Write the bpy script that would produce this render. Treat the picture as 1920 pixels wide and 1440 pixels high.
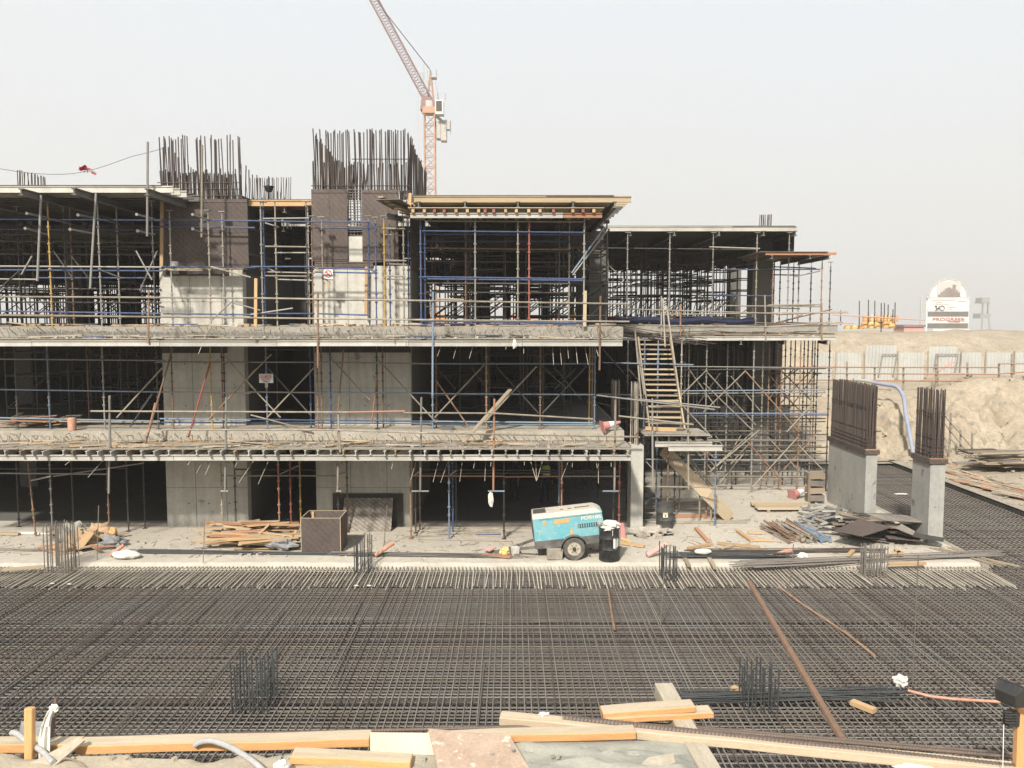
import bpy, bmesh, math, random
from mathutils import Vector, Matrix, noise
R = random.Random(11)
S = bpy.context.scene
COL = S.collection
for o in list(bpy.data.objects): bpy.data.objects.remove(o)
rad = math.radians
# ---------------------------------------------------------------- camera
CAMZ, PITCH, FPX = 6.7, math.atan(120/1554), 1554.0
cd = bpy.data.cameras.new('camera'); cam = bpy.data.objects.new('camera', cd); COL.objects.link(cam)
cam.location = (0, 0, CAMZ); cam.rotation_euler = (rad(90)-PITCH, 0, 0)
cd.sensor_width = 36; cd.lens = 36*FPX/1920; cd.clip_start = 0.05; cd.clip_end = 3000
S.camera = cam
# ---------------------------------------------------------------- sky, sun, exposure
SUNV = Vector((0.33, 1.0, -0.95)).normalized()          # the way the light travels
EL = math.asin(-SUNV.z); AZ = math.atan2(-SUNV.x, -SUNV.y)
w = bpy.data.worlds.new('World'); S.world = w; w.use_nodes = True
nt = w.node_tree; nt.nodes.clear()
out = nt.nodes.new('ShaderNodeOutputWorld'); sky = nt.nodes.new('ShaderNodeTexSky'); sky.sky_type = 'NISHITA'; sky.sun_disc = False
sky.sun_elevation = EL; sky.sun_rotation = AZ; sky.dust_density = 4.0; sky.air_density = 1.0; sky.ozone_density = 1.0
b1 = nt.nodes.new('ShaderNodeBackground'); b1.inputs[1].default_value = 0.08
b2 = nt.nodes.new('ShaderNodeBackground'); b2.inputs[0].default_value = (0.60, 0.615, 0.605, 1); b2.inputs[1].default_value = 1.0
mx = nt.nodes.new('ShaderNodeMixShader'); mx.inputs[0].default_value = 0.86
nt.links.new(sky.outputs[0], b1.inputs[0]); nt.links.new(b1.outputs[0], mx.inputs[1]); nt.links.new(b2.outputs[0], mx.inputs[2]); nt.links.new(mx.outputs[0], out.inputs[0])
tc = nt.nodes.new('ShaderNodeTexCoord'); sp_ = nt.nodes.new('ShaderNodeSeparateXYZ'); mr = nt.nodes.new('ShaderNodeMapRange'); mr.inputs[1].default_value = 0.0; mr.inputs[2].default_value = 0.42
nz_ = nt.nodes.new('ShaderNodeTexNoise'); nz_.inputs['Scale'].default_value = 2.2; nz_.inputs['Detail'].default_value = 3; ad_ = nt.nodes.new('ShaderNodeMath'); ad_.operation = 'MULTIPLY_ADD'; ad_.inputs[1].default_value = 0.5; ad_.inputs[2].default_value = -0.25
sm_ = nt.nodes.new('ShaderNodeMath'); sm_.operation = 'ADD'; sm_.use_clamp = True
mc = nt.nodes.new('ShaderNodeMix'); mc.data_type = 'RGBA'; mc.inputs[6].default_value = (0.615, 0.595, 0.560, 1); mc.inputs[7].default_value = (0.612, 0.638, 0.658, 1)
for a_, b_ in ((tc.outputs['Generated'], sp_.inputs[0]), (sp_.outputs[2], mr.inputs[0]), (tc.outputs['Generated'], nz_.inputs['Vector']), (nz_.outputs[0], ad_.inputs[0]), (mr.outputs[0], sm_.inputs[0]), (ad_.outputs[0], sm_.inputs[1]), (sm_.outputs[0], mc.inputs[0]), (mc.outputs[2], b2.inputs[0])): nt.links.new(a_, b_)
sl = bpy.data.lights.new('sun', 'SUN'); sun = bpy.data.objects.new('sun', sl); COL.objects.link(sun)
sl.energy = 4.2; sl.angle = rad(4.0); sl.color = (1.0, 0.945, 0.865)
sun.rotation_euler = SUNV.to_track_quat('-Z', 'Y').to_euler(); sun.location = (-10, -20, 40)
S.view_settings.view_transform = 'Standard'; S.view_settings.look = 'None'; S.view_settings.exposure = 0.70; S.view_settings.gamma = 1.0
S.render.engine = 'CYCLES'
cy = S.cycles; cy.use_denoising = True; cy.max_bounces = 6; cy.diffuse_bounces = 3; cy.glossy_bounces = 2; cy.transmission_bounces = 2; cy.volume_bounces = 0; cy.transparent_max_bounces = 4
cy.use_adaptive_sampling = True; cy.adaptive_threshold = 0.02; cy.adaptive_min_samples = 12; cy.caustics_reflective = False; cy.caustics_refractive = False
# ---------------------------------------------------------------- helpers
CA, SA = math.cos(PITCH), math.sin(PITCH)
def P(px, py, Y):
    u, v = (px-960)/FPX, (720-py)/FPX
    t = Y/(CA+v*SA)
    return Vector((u*t, Y, CAMZ+t*(-SA+v*CA)))
def G(px, py, z):
    u, v = (px-960)/FPX, (720-py)/FPX
    t = (z-CAMZ)/(-SA+v*CA)
    return Vector((u*t, t*(CA+v*SA), z))
WM = {}
def place(o, M, parent=None):
    COL.objects.link(o); o.matrix_basis = M; WM[o] = M
    if parent is not None:
        o.parent = parent; o.matrix_parent_inverse = WM[parent].inverted()
    return o
def tag(o, label=None, cat=None, group=None, kind=None):
    if label: o['label'] = label
    if cat: o['category'] = cat
    if group: o['group'] = group
    if kind: o['kind'] = kind
    return o
def T(name, label, cat, loc=(0,0,0), group=None):
    o = bpy.data.objects.new(name, None); o.empty_display_size = 0.2
    place(o, Matrix.Translation(Vector(loc))); return tag(o, label, cat, group)
def copy_tree(o, off, parent=None):
    c = o.copy(); COL.objects.link(c)
    if parent is None: c.matrix_basis = off @ o.matrix_basis; WM[c] = c.matrix_basis.copy()
    else: c.parent = parent; c.matrix_parent_inverse = o.matrix_parent_inverse.copy(); WM[c] = WM[o]
    for ch in list(o.children): copy_tree(ch, off, c)
    return c
def frame(d, up=Vector((0,0,1))):
    z = d.normalized(); x = up.cross(z)
    if x.length < 1e-4: x = Vector((1,0,0)).cross(z) if abs(z.x) < .9 else Vector((0,1,0)).cross(z)
    x.normalize(); y = z.cross(x); return x, y, z
class MB:
    def __init__(s): s.v=[]; s.f=[]; s.m=[]
    def add(s, vs, fs, mi=0):
        n=len(s.v); s.v += [tuple(a) for a in vs]; s.f += [tuple(n+i for i in q) for q in fs]; s.m += [mi]*len(fs); return s
    def box(s, c, d, M=None, mi=0):
        c=Vector(c); h=Vector(d)/2; vs=[]
        for k in range(8):
            a=Vector((h.x if k&1 else -h.x, h.y if k&2 else -h.y, h.z if k&4 else -h.z))
            vs.append(c+(M@a if M else a))
        return s.add(vs, [(0,2,3,1),(4,5,7,6),(0,1,5,4),(2,6,7,3),(0,4,6,2),(1,3,7,5)], mi)
    def beam(s, p, q, w_, h_, mi=0, up=Vector((0,0,1))):
        p=Vector(p); q=Vector(q); x,y,z=frame(q-p, up); vs=[]
        for a in (p,q):
            for sx,sy in ((-1,-1),(1,-1),(1,1),(-1,1)): vs.append(a+x*sx*w_/2+y*sy*h_/2)
        return s.add(vs, [(3,2,1,0),(4,5,6,7),(0,1,5,4),(1,2,6,5),(2,3,7,6),(3,0,4,7)], mi)
    def bar(s, p, q, r, n=6, mi=0, r2=None, cap=True):
        p=Vector(p); q=Vector(q); x,y,z=frame(q-p); vs=[]; r2 = r if r2 is None else r2
        for a,rr in ((p,r),(q,r2)):
            for k in range(n):
                t=2*math.pi*k/n; vs.append(a+x*math.cos(t)*rr+y*math.sin(t)*rr)
        fs=[(k,(k+1)%n,n+(k+1)%n,n+k) for k in range(n)]
        if cap: fs += [tuple(range(n-1,-1,-1)), tuple(range(n,2*n))]
        return s.add(vs, fs, mi)
    def path(s, pts, r, n=6, mi=0, flat=1.0):
        pts=[Vector(a) for a in pts]; rings=[]
        for i,a in enumerate(pts):
            d=(pts[min(i+1,len(pts)-1)]-pts[max(i-1,0)]); x,y,z=frame(d)
            rr = r(i/(len(pts)-1)) if callable(r) else r
            rings.append([a+x*math.cos(2*math.pi*k/n)*rr+y*math.sin(2*math.pi*k/n)*rr*flat for k in range(n)])
        vs=[a for q in rings for a in q]; fs=[]
        for i in range(len(rings)-1):
            for k in range(n): fs.append((i*n+k,i*n+(k+1)%n,(i+1)*n+(k+1)%n,(i+1)*n+k))
        fs += [tuple(range(n-1,-1,-1)), tuple(range((len(rings)-1)*n,len(rings)*n))]
        return s.add(vs, fs, mi)
    def lathe(s, prof, c=(0,0,0), n=16, mi=0):
        c=Vector(c); vs=[]; fs=[]
        for r,z in prof:
            for k in range(n): vs.append(c+Vector((r*math.cos(2*math.pi*k/n), r*math.sin(2*math.pi*k/n), z)))
        for i in range(len(prof)-1):
            for k in range(n): fs.append((i*n+k,i*n+(k+1)%n,(i+1)*n+(k+1)%n,(i+1)*n+k))
        return s.add(vs, fs, mi)
    def prism(s, poly, axis, a, b, mi=0):
        # poly: 2-D outline in the two axes other than AXIS, extruded from a to b
        def mk(u,v,t): return (t,u,v) if axis==0 else ((u,t,v) if axis==1 else (u,v,t))
        n=len(poly); vs=[mk(u,v,a) for u,v in poly]+[mk(u,v,b) for u,v in poly]
        fs=[tuple(range(n)), tuple(range(2*n-1,n-1,-1))]+[(i,n+i,n+(i+1)%n,(i+1)%n) for i in range(n)]
        return s.add(vs, fs, mi)
    def mesh(s, name, mats, smooth=False):
        me=bpy.data.meshes.new(name); me.from_pydata(s.v, [], s.f); me.update()
        for m in (mats if isinstance(mats,(list,tuple)) else [mats]): me.materials.append(m)
        if any(s.m): me.polygons.foreach_set('material_index', s.m)
        bm=bmesh.new(); bm.from_mesh(me); bmesh.ops.recalc_face_normals(bm, faces=bm.faces); bm.to_mesh(me); bm.free()
        if smooth: me.shade_smooth(); me.set_sharp_from_angle(angle=rad(40))
        return me
    def build(s, name, mats, parent=None, smooth=False, M=None):
        o=bpy.data.objects.new(name, s.mesh(name, mats, smooth)); return place(o, M or Matrix(), parent)
_PR = {}
def prim(kind, mat):
    k=(kind, mat.name)
    if k not in _PR:
        m=MB()
        if kind=='box': m.box((0,0,0),(1,1,1))
        elif kind=='cyl': m.bar((0,0,-.5),(0,0,.5),1.0,8)
        elif kind=='cyl5': m.bar((0,0,-.5),(0,0,.5),1.0,5)
        _PR[k]=m.mesh(kind, mat, smooth=kind!='box')
    return _PR[k]
def fmat(p, q, sx, sy, sz=None, up=Vector((0,0,1))):
    p=Vector(p); q=Vector(q); x,y,z=frame(q-p, up); L=(q-p).length if sz is None else sz
    M=Matrix((x*sx, y*sy, z*L)).transposed().to_4x4(); M.translation=(p+q)/2; return M
def rod(name, p, q, r, mat, parent=None, kind='cyl'):
    return place(bpy.data.objects.new(name, prim(kind, mat)), fmat(p,q,r,r), parent)
def beam(name, p, q, w_, h_, mat, parent=None, up=Vector((0,0,1))):
    return place(bpy.data.objects.new(name, prim('box', mat)), fmat(p,q,w_,h_,None,up), parent)
def block(name, c, d, mat, parent=None, rz=0, rx=0, ry=0):
    from mathutils import Euler
    M=Matrix.Translation(Vector(c)) @ Euler((rx,ry,rz)).to_matrix().to_4x4() @ Matrix.Diagonal((d[0],d[1],d[2],1))
    return place(bpy.data.objects.new(name, prim('box', mat)), M, parent)
def block2(name, lo, hi, mat, parent=None):
    lo=Vector(lo); hi=Vector(hi); return block(name, (lo+hi)/2, hi-lo, mat, parent)
_ST = {}
def standard(name, p, L, mat, parent=None, top=None, r=.024, lean=None):
    # scaffold upright with collars; p = foot
    k=(round(L*10), mat.name, r)
    if k not in _ST:
        m=MB(); m.bar((0,0,0),(0,0,L),r,8); z=.25; i=0
        while z<L-.05:
            m.bar((0,0,z-.022),(0,0,z+.022),r*2.0,8); z += .25 if i%2 else .5; i+=1
        m.box((0,0,.006),(.14,.14,.012)); _ST[k]=m.mesh('standard', mat, smooth=True)
    d=Vector(lean) if lean else Vector((0,0,1)); x,y,z=frame(d, Vector((0,1,0)))
    M=Matrix((x,y,z)).transposed().to_4x4(); M.translation=Vector(p)
    return place(bpy.data.objects.new(name, _ST[k]), M, parent)
_IB = {}
def ibeam(name, p, q, h_, w_, mat, parent=None):
    # I-section beam along p-q, unit-length mesh scaled in z
    k=(round(h_,3), round(w_,3), mat.name)
    if k not in _IB:
        m=MB(); t=h_*.16
        for y in (-h_/2+t/2, h_/2-t/2): m.box((0,y,0),(w_,t,1))
        m.box((0,0,0),(w_*.3,h_-2*t,.999)); _IB[k]=m.mesh('ibeam', mat)
    return place(bpy.data.objects.new(name, _IB[k]), fmat(p,q,1,1), parent)
# ---------------------------------------------------------------- materials
MT = {}
def mat(name, c, rough=.85, metal=0.0, c2=None, sc=3.0, amt=.5, fine=.15, fsc=40.0, bump=0.0, rnd=0.0, c3=None, th3=.62, stretch=None, space='world', detail=4, contrast=(.35,.65), wave=None, streak=0):
    m=bpy.data.materials.new(name); m.use_nodes=True; n=m.node_tree.nodes; L=m.node_tree.links
    b=n['Principled BSDF']; b.inputs['Roughness'].default_value=rough; b.inputs['Metallic'].default_value=metal
    if 'Specular IOR Level' in b.inputs: b.inputs['Specular IOR Level'].default_value=.35
    if space=='world': src=n.new('ShaderNodeNewGeometry').outputs['Position']
    else: src=n.new('ShaderNodeTexCoord').outputs['Object']
    oi=n.new('ShaderNodeObjectInfo')
    mp=n.new('ShaderNodeVectorMath'); mp.operation='MULTIPLY'; mp.inputs[1].default_value=stretch or (1,1,1); L.new(src, mp.inputs[0]); vec=mp.outputs[0]
    if space!='world':
        ad=n.new('ShaderNodeVectorMath'); ad.operation='ADD'; L.new(vec, ad.inputs[0])
        ml=n.new('ShaderNodeMath'); ml.operation='MULTIPLY'; ml.inputs[1].default_value=57.0; L.new(oi.outputs['Random'], ml.inputs[0]); L.new(ml.outputs[0], ad.inputs[1]); vec=ad.outputs[0]
    def nz(scale, det=detail):
        t=n.new('ShaderNodeTexNoise'); t.inputs['Scale'].default_value=scale; t.inputs['Detail'].default_value=det; t.inputs['Roughness'].default_value=.6; L.new(vec, t.inputs['Vector']); return t.outputs[0]
    def ramp(x, a, b_):
        r=n.new('ShaderNodeMapRange'); r.inputs[1].default_value=a; r.inputs[2].default_value=b_; L.new(x, r.inputs[0]); return r.outputs[0]
    def mix(fac, a, bb, mode='MIX'):
        k=n.new('ShaderNodeMix'); k.data_type='RGBA'; k.blend_type=mode
        if isinstance(fac,float): k.inputs[0].default_value=fac
        else: L.new(fac, k.inputs[0])
        for i,x in ((6,a),(7,bb)):
            if isinstance(x,tuple): k.inputs[i].default_value=(*x,1) if len(x)==3 else x
            else: L.new(x, k.inputs[i])
        return k.outputs[2]
    c=[a*.82 for a in c]; c2=c2 and [a*.82 for a in c2]; c3=c3 and [a*.82 for a in c3]
    col=tuple(c); n1=nz(sc)
    if c2 is not None:
        f=ramp(n1, *contrast)
        ma=n.new('ShaderNodeMath'); ma.operation='MULTIPLY'; ma.inputs[1].default_value=amt; L.new(f, ma.inputs[0]); col=mix(ma.outputs[0], col, tuple(c2))
    if c3 is not None:
        f=ramp(nz(sc*2.7, 6), th3, th3+.05); col=mix(f, col, tuple(c3))
    if fine>0:
        f=nz(fsc, 3); r=n.new('ShaderNodeMapRange'); r.inputs[1].default_value=.25; r.inputs[2].default_value=.75; r.inputs[3].default_value=1-fine; r.inputs[4].default_value=1+fine; L.new(f, r.inputs[0])
        cc=n.new('ShaderNodeCombineColor'); [L.new(r.outputs[0], cc.inputs[i]) for i in range(3)]; col=mix(1.0, col, cc.outputs[0], 'MULTIPLY')
    if streak:
        v2=n.new('ShaderNodeVectorMath'); v2.operation='MULTIPLY'; v2.inputs[1].default_value=(3.2,3.2,.22); L.new(vec, v2.inputs[0]); t=n.new('ShaderNodeTexNoise'); t.inputs['Scale'].default_value=1.6; t.inputs['Detail'].default_value=6; t.inputs['Roughness'].default_value=.65; L.new(v2.outputs[0], t.inputs['Vector'])
        r=n.new('ShaderNodeMapRange'); r.inputs[1].default_value=.34; r.inputs[2].default_value=.62; r.inputs[3].default_value=1-streak; r.inputs[4].default_value=1+streak*.25; L.new(t.outputs[0], r.inputs[0])
        cc=n.new('ShaderNodeCombineColor'); [L.new(r.outputs[0], cc.inputs[i]) for i in range(3)]; col=mix(1.0, col, cc.outputs[0], 'MULTIPLY')
    if wave:
        wv=n.new('ShaderNodeTexWave'); wv.bands_direction='DIAGONAL'; wv.inputs['Scale'].default_value=wave[0]; wv.inputs['Distortion'].default_value=wave[2]; wv.inputs['Detail'].default_value=3; wv.inputs['Detail Scale'].default_value=2; L.new(vec, wv.inputs['Vector'])
        r=n.new('ShaderNodeMapRange'); r.inputs[3].default_value=1-wave[1]; r.inputs[4].default_value=1+wave[1]; L.new(wv.outputs[1], r.inputs[0])
        cc=n.new('ShaderNodeCombineColor'); [L.new(r.outputs[0], cc.inputs[i]) for i in range(3)]; col=mix(1.0, col, cc.outputs[0], 'MULTIPLY')
    if rnd>0:
        r=n.new('ShaderNodeMapRange'); r.inputs[3].default_value=1-rnd; r.inputs[4].default_value=1+rnd; L.new(oi.outputs['Random'], r.inputs[0])
        cc=n.new('ShaderNodeCombineColor'); [L.new(r.outputs[0], cc.inputs[i]) for i in range(3)]; col=mix(1.0, col, cc.outputs[0], 'MULTIPLY')
    if isinstance(col,tuple): b.inputs['Base Color'].default_value=(*col,1)
    else: L.new(col, b.inputs['Base Color'])
    if bump>0:
        bp=n.new('ShaderNodeBump'); bp.inputs['Strength'].default_value=bump; bp.inputs['Distance'].default_value=.03; L.new(nz(fsc*.5, 6), bp.inputs['Height']); L.new(bp.outputs[0], b.inputs['Normal'])
    MT[name]=m; return m
mat('concrete', (.16,.153,.137), .9, 0, (.12,.116,.105), .8, .7, .10, 9, .25, c3=(.15,.145,.13), th3=.72)  # darkened so the colour itself carries the shade of the interior
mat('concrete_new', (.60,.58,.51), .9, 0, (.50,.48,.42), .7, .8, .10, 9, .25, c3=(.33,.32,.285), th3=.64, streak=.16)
mat('concrete_grey', (.44,.43,.39), .9, 0, (.35,.345,.315), .9, .8, .10, 9, .25, c3=(.20,.195,.18), th3=.63, streak=.12)
mat('concrete_edge', (.38,.34,.275), .95, 0, (.27,.235,.19), 2.2, .8, .25, 22, .6)
mat('slab_dust', (.55,.50,.415), .95, 0, (.46,.415,.345), .55, .8, .12, 6, .2, c3=(.36,.33,.28), th3=.68)
mat('floor_concrete', (.36,.335,.285), .95, 0, (.29,.265,.22), 1.1, .8, .2, 12, .4)
mat('floor_dusty', (.46,.42,.345), .95, 0, (.35,.315,.255), 1.3, .8, .2, 14, .5)
mat('blinding', (.27,.255,.225), .95, 0, (.17,.16,.14), .9, .9, .3, 14, .4)  # darkened to paint the shade beneath the rebar layers
mat('sand', (.43,.36,.265), .97, 0, (.33,.27,.195), .6, .9, .22, 5, .9, c3=(.27,.24,.185), th3=.60)
mat('sand_near', (.48,.405,.29), .97, 0, (.37,.335,.265), 3.1, .9, .10, 60, .35)
mat('mortar', (.37,.36,.30), .95, 0, (.28,.275,.235), 2.5, .8, .10, 60, .25)
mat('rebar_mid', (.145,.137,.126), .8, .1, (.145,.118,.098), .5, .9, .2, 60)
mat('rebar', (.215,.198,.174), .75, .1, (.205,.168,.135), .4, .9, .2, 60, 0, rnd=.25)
mat('rebar_rust', (.105,.078,.064), .8, .1, (.08,.067,.06), 2, .8, .2, 60, 0, rnd=.25)
mat('rebar_dusty', (.52,.465,.375), .9, 0, (.36,.31,.245), 3, .8, .2, 60, 0, rnd=.2)
mat('rebar_new', (.07,.075,.075), .65, .3, (.10,.10,.095), 3, .7, .2, 60, 0, rnd=.2)
mat('galv', (.33,.32,.295), .6, .3, (.30,.27,.23), 4, .7, .15, 30, 0, rnd=.2)
mat('pipe_dusty', (.37,.335,.27), .85, .05, (.24,.195,.145), 3, .8, .2, 30, 0, rnd=.2)
mat('pipe_dark', (.085,.077,.068), .7, .2, (.07,.065,.06), 4, .8, .2, 30, 0, rnd=.3)
mat('pipe_blue', (.045,.085,.21), .7, .1, (.13,.14,.17), 5, .7, .2, 30, 0, rnd=.25)
mat('pipe_lblue', (.17,.26,.36), .65, .1, (.28,.28,.28), 5, .7, .2, 30, 0, rnd=.2)
mat('pipe_red', (.36,.09,.065), .7, .05, (.28,.14,.095), 5, .7, .2, 30, 0, rnd=.2)
mat('pipe_orange', (.42,.19,.11), .75, .05, (.32,.22,.15), 5, .7, .2, 30, 0, rnd=.2)
mat('pipe_yellow', (.50,.32,.06), .7, .05, (.30,.23,.15), 5, .7, .2, 30, 0, rnd=.2)
mat('pipe_rust', (.24,.13,.08), .85, .05, (.34,.25,.17), 5, .8, .2, 30, 0, rnd=.3)
mat('alu', (.58,.555,.49), .6, .2, (.40,.375,.32), 1.5, .7, .1, 20, 0, rnd=.12)
mat('joist_grey', (.20,.19,.17), .8, .1, (.13,.125,.11), 2, .8, .15, 20, 0, rnd=.2)
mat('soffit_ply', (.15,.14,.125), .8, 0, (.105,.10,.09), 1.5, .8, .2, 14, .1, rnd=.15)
mat('ply_dark', (.125,.095,.08), .75, 0, (.09,.072,.062), 1.2, .8, .2, 14, .15, rnd=.15, wave=(3.2,.09,2.5))
mat('ply_grey', (.24,.21,.175), .85, 0, (.16,.14,.12), 1.5, .8, .2, 14, .1, rnd=.15)
mat('timber_new', (.58,.40,.22), .8, 0, (.45,.28,.14), 5, .8, .14, 25, .1, rnd=.18, stretch=(6,6,.8), space='obj')
mat('timber_pale', (.55,.45,.31), .85, 0, (.42,.32,.20), 5, .8, .12, 25, .1, rnd=.15, stretch=(6,6,.8), space='obj')
mat('timber_old', (.37,.30,.215), .9, 0, (.26,.20,.14), 5, .8, .2, 25, .15, rnd=.25, stretch=(6,6,.8), space='obj')
mat('timber_red', (.46,.20,.11), .85, 0, (.40,.27,.16), 5, .8, .15, 25, .1, rnd=.2, stretch=(6,6,.8), space='obj')
mat('white_paint', (.78,.77,.72), .6, 0, (.66,.64,.58), 3, .6, .06, 30)
mat('white_cloth', (.72,.69,.62), .9, 0, (.62,.59,.52), 9, .7, .1, 50, .3)
mat('black_paint', (.018,.018,.018), .45, 0, (.06,.058,.052), 6, .6, .2, 40, .1, c3=(.18,.17,.15), th3=.71)
mat('drum_grey', (.055,.055,.05), .7, 0, (.11,.105,.095), 4, .8, .2, 40, .1)
mat('rubber', (.085,.08,.072), .9, 0, (.20,.18,.15), 5, .8, .2, 40, .2)
mat('wheel_cream', (.55,.49,.38), .7, 0, (.36,.30,.22), 8, .8, .15, 40)
mat('teal', (.13,.44,.51), .65, 0, (.27,.50,.51), 2.6, .85, .10, 30, c3=(.42,.46,.43), th3=.57)
mat('top_cream', (.62,.56,.46), .8, 0, (.50,.45,.37), 3, .8, .1, 20)
mat('chassis', (.10,.098,.095), .75, 0, (.22,.20,.175), 5, .8, .2, 40)
mat('dark_metal', (.045,.042,.04), .7, .2, (.10,.09,.08), 6, .7, .2, 40)
mat('letter_tan', (.66,.42,.16), .8)
mat('letter_cream', (.74,.70,.58), .8)
mat('red_plastic', (.52,.20,.18), .8, 0, (.54,.32,.28), 5, .7, .12, 30)
mat('pink_plastic', (.58,.32,.28), .8, 0, (.54,.42,.36), 4, .8, .12, 30)
mat('orange_plastic', (.72,.36,.14), .7, 0, (.68,.42,.22), 3, .7, .1, 20)
mat('yellow_plastic', (.78,.56,.20), .7, 0, (.70,.52,.28), 3, .7, .1, 20)
mat('clay_pipe', (.50,.20,.12), .8, 0, (.55,.36,.26), 5, .9, .12, 30)
mat('hose_blue', (.27,.31,.42), .85, 0, (.37,.39,.44), 2, .7, .1, 20)
mat('hose_grey', (.36,.365,.36), .8, 0, (.46,.44,.40), 8, .8, .12, 50, .1)
mat('fence_sheet', (.54,.54,.50), .75, 0, (.45,.45,.415), .7, .8, .06, 6)
mat('cabin_wall', (.50,.45,.34), .85, 0, (.56,.48,.31), .6, .7, .06, 5)
mat('glass_dark', (.09,.08,.065), .3)
mat('sign_grey', (.22,.205,.175), .7, 0, (.17,.16,.14), .8, .7, .06, 3)
mat('sign_ink', (.04,.04,.045), .7)
mat('sign_red', (.50,.055,.08), .7)
mat('sign_rust', (.52,.17,.11), .7)
mat('sign_pale', (.55,.545,.51), .7)
mat('tower_far', (.36,.36,.35), .9)
mat('crane_orange', (.53,.31,.20), .7, 0, (.46,.32,.24), 1.2, .7, .1, 6)
mat('crane_red', (.32,.19,.18), .75, 0, (.27,.20,.20), 1.2, .7, .1, 6)
mat('crane_grey', (.55,.54,.50), .75, 0, (.42,.40,.37), 1, .7, .1, 6)
mat('navy_cloth', (.016,.021,.05), .95, 0, (.03,.034,.065), 6, .6, .15, 30)
mat('vest_yellow', (.45,.52,.05), .8, 0, (.36,.40,.08), 8, .5, .1, 30)
mat('skin', (.18,.10,.065), .6)
mat('rubble', (.50,.455,.375), .95, 0, (.34,.30,.25), 4, .9, .3, 30, .5)
mat('hessian', (.46,.33,.20), .95, 0, (.33,.225,.135), 4, .9, .25, 30, .5)
mat('cardboard', (.50,.35,.21), .9, 0, (.40,.28,.17), 3, .7, .12, 20)
mat('tarp_grey', (.30,.30,.295), .7, 0, (.20,.20,.20), 6, .8, .2, 30, .4)
mat('lamp_black', (.03,.03,.03), .6, 0, (.06,.057,.05), 9, .7, .2, 60)
mat('lamp_face', (.30,.295,.27), .4, .2, (.36,.35,.32), 9, .7, .1, 60)
mat('dark_form', (.05,.045,.04), .9, 0, (.085,.075,.062), 2, .8, .2, 12)
mat('ply_scuffed', (.17,.145,.12), .85, 0, (.36,.325,.27), 3.2, .9, .25, 22, .15, wave=(3.5,.2,2.5))
mat('timber_near', (.70,.40,.18), .8, 0, (.56,.29,.11), 9, .8, .12, 90, .15, rnd=.08, stretch=(3,3,.35), space='obj')
mat('timber_sand', (.55,.46,.33), .9, 0, (.46,.36,.24), 9, .7, .12, 90, .15, rnd=.05, stretch=(3,3,.35), space='obj')
mat('timber_grey', (.50,.44,.34), .9, 0, (.38,.32,.235), 9, .8, .15, 90, .2, rnd=.05, stretch=(3,3,.35), space='obj')
mat('rebar_near', (.20,.15,.12), .6, .35, (.14,.11,.09), 9, .8, .2, 120, .1)
mat('pipe_rust_near', (.26,.155,.10), .85, .05, (.20,.13,.09), 7, .8, .2, 120, .1)
mat('ply_cream', (.62,.56,.43), .9, 0, (.52,.46,.35), 5, .7, .1, 60, .1)
mat('ply_pink', (.48,.36,.27), .9, 0, (.38,.27,.195), 6, .8, .15, 60, .15, c3=(.64,.55,.44), th3=.60)
mat('ribbon', (.82,.79,.70), .85, 0, (.70,.67,.58), 20, .6, .05, 60)
mat('red_cloth', (.50,.04,.07), .85)
mat('yellow_pale', (.60,.54,.40), .85)
mat('pictured', (.27,.225,.205), .8, 0, (.36,.30,.27), 1.3, .8, .1, 3)
M_ = MT
HAZE = 0.0009
# ================================================================ setting
YW, YF, YP, YB = 26.6, 24.0, 24.6, 25.9      # wall plane, deck edge, front and second scaffold rows
Z1, Z2, Z3 = 3.3, 6.5, 10.6
def struct(o, kind='structure'): o['kind']=kind; return o
def fbm(x, y, s, o=4): return noise.fractal(Vector((x*s, y*s, 3.7)), 1.0, 2.0, o)
m=MB(); m.add([(-300,-90,-1.6),(300,-90,-1.6),(300,520,-1.6),(-300,520,-1.6)],[(0,1,2,3)]); struct(m.build('ground', M_['sand']))
m=MB(); m.box((-10,17.5,-1.15),(66,38,.3)); struct(m.build('concrete_blinding', M_['blinding']))
# ground slab, right edge at X=13, with a rough broken front edge
SLF = 22.45
m=MB(); nx=160; x0,x1=-38.0,13.0; vs=[]; fs=[]
for i in range(nx+1):
    x=x0+(x1-x0)*i/nx; yj=SLF+.05*fbm(x,1,1.5)+.03*fbm(x,9,7); zj=-.02+.03*fbm(x,4,6)
    vs += [(x,50,0),(x,SLF+.55,0),(x,yj+.12,-.015+.02*fbm(x,2,5)),(x,yj,-.07+zj),(x,yj-.06+.06*fbm(x,5,5),-.34),(x,yj,-1.0)]
for i in range(nx):
    for k in range(5): a=i*6+k; fs.append((a,a+1,a+7,a+6))
m.add(vs,fs); n=len(m.v); m.add([(13,50,0),(13,22.5,0),(13,22.5,-1),(13,50,-1)],[(0,1,2,3)])
SLAB=struct(m.build('ground_slab', M_['slab_dust']))
m=MB(); n=24   # lighter casting joint strip beside the mat on the right
m.box((13.12,31,-.18),(.3,17.2,.3)); struct(m.build('slab_rim', M_['concrete_edge']))
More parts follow.
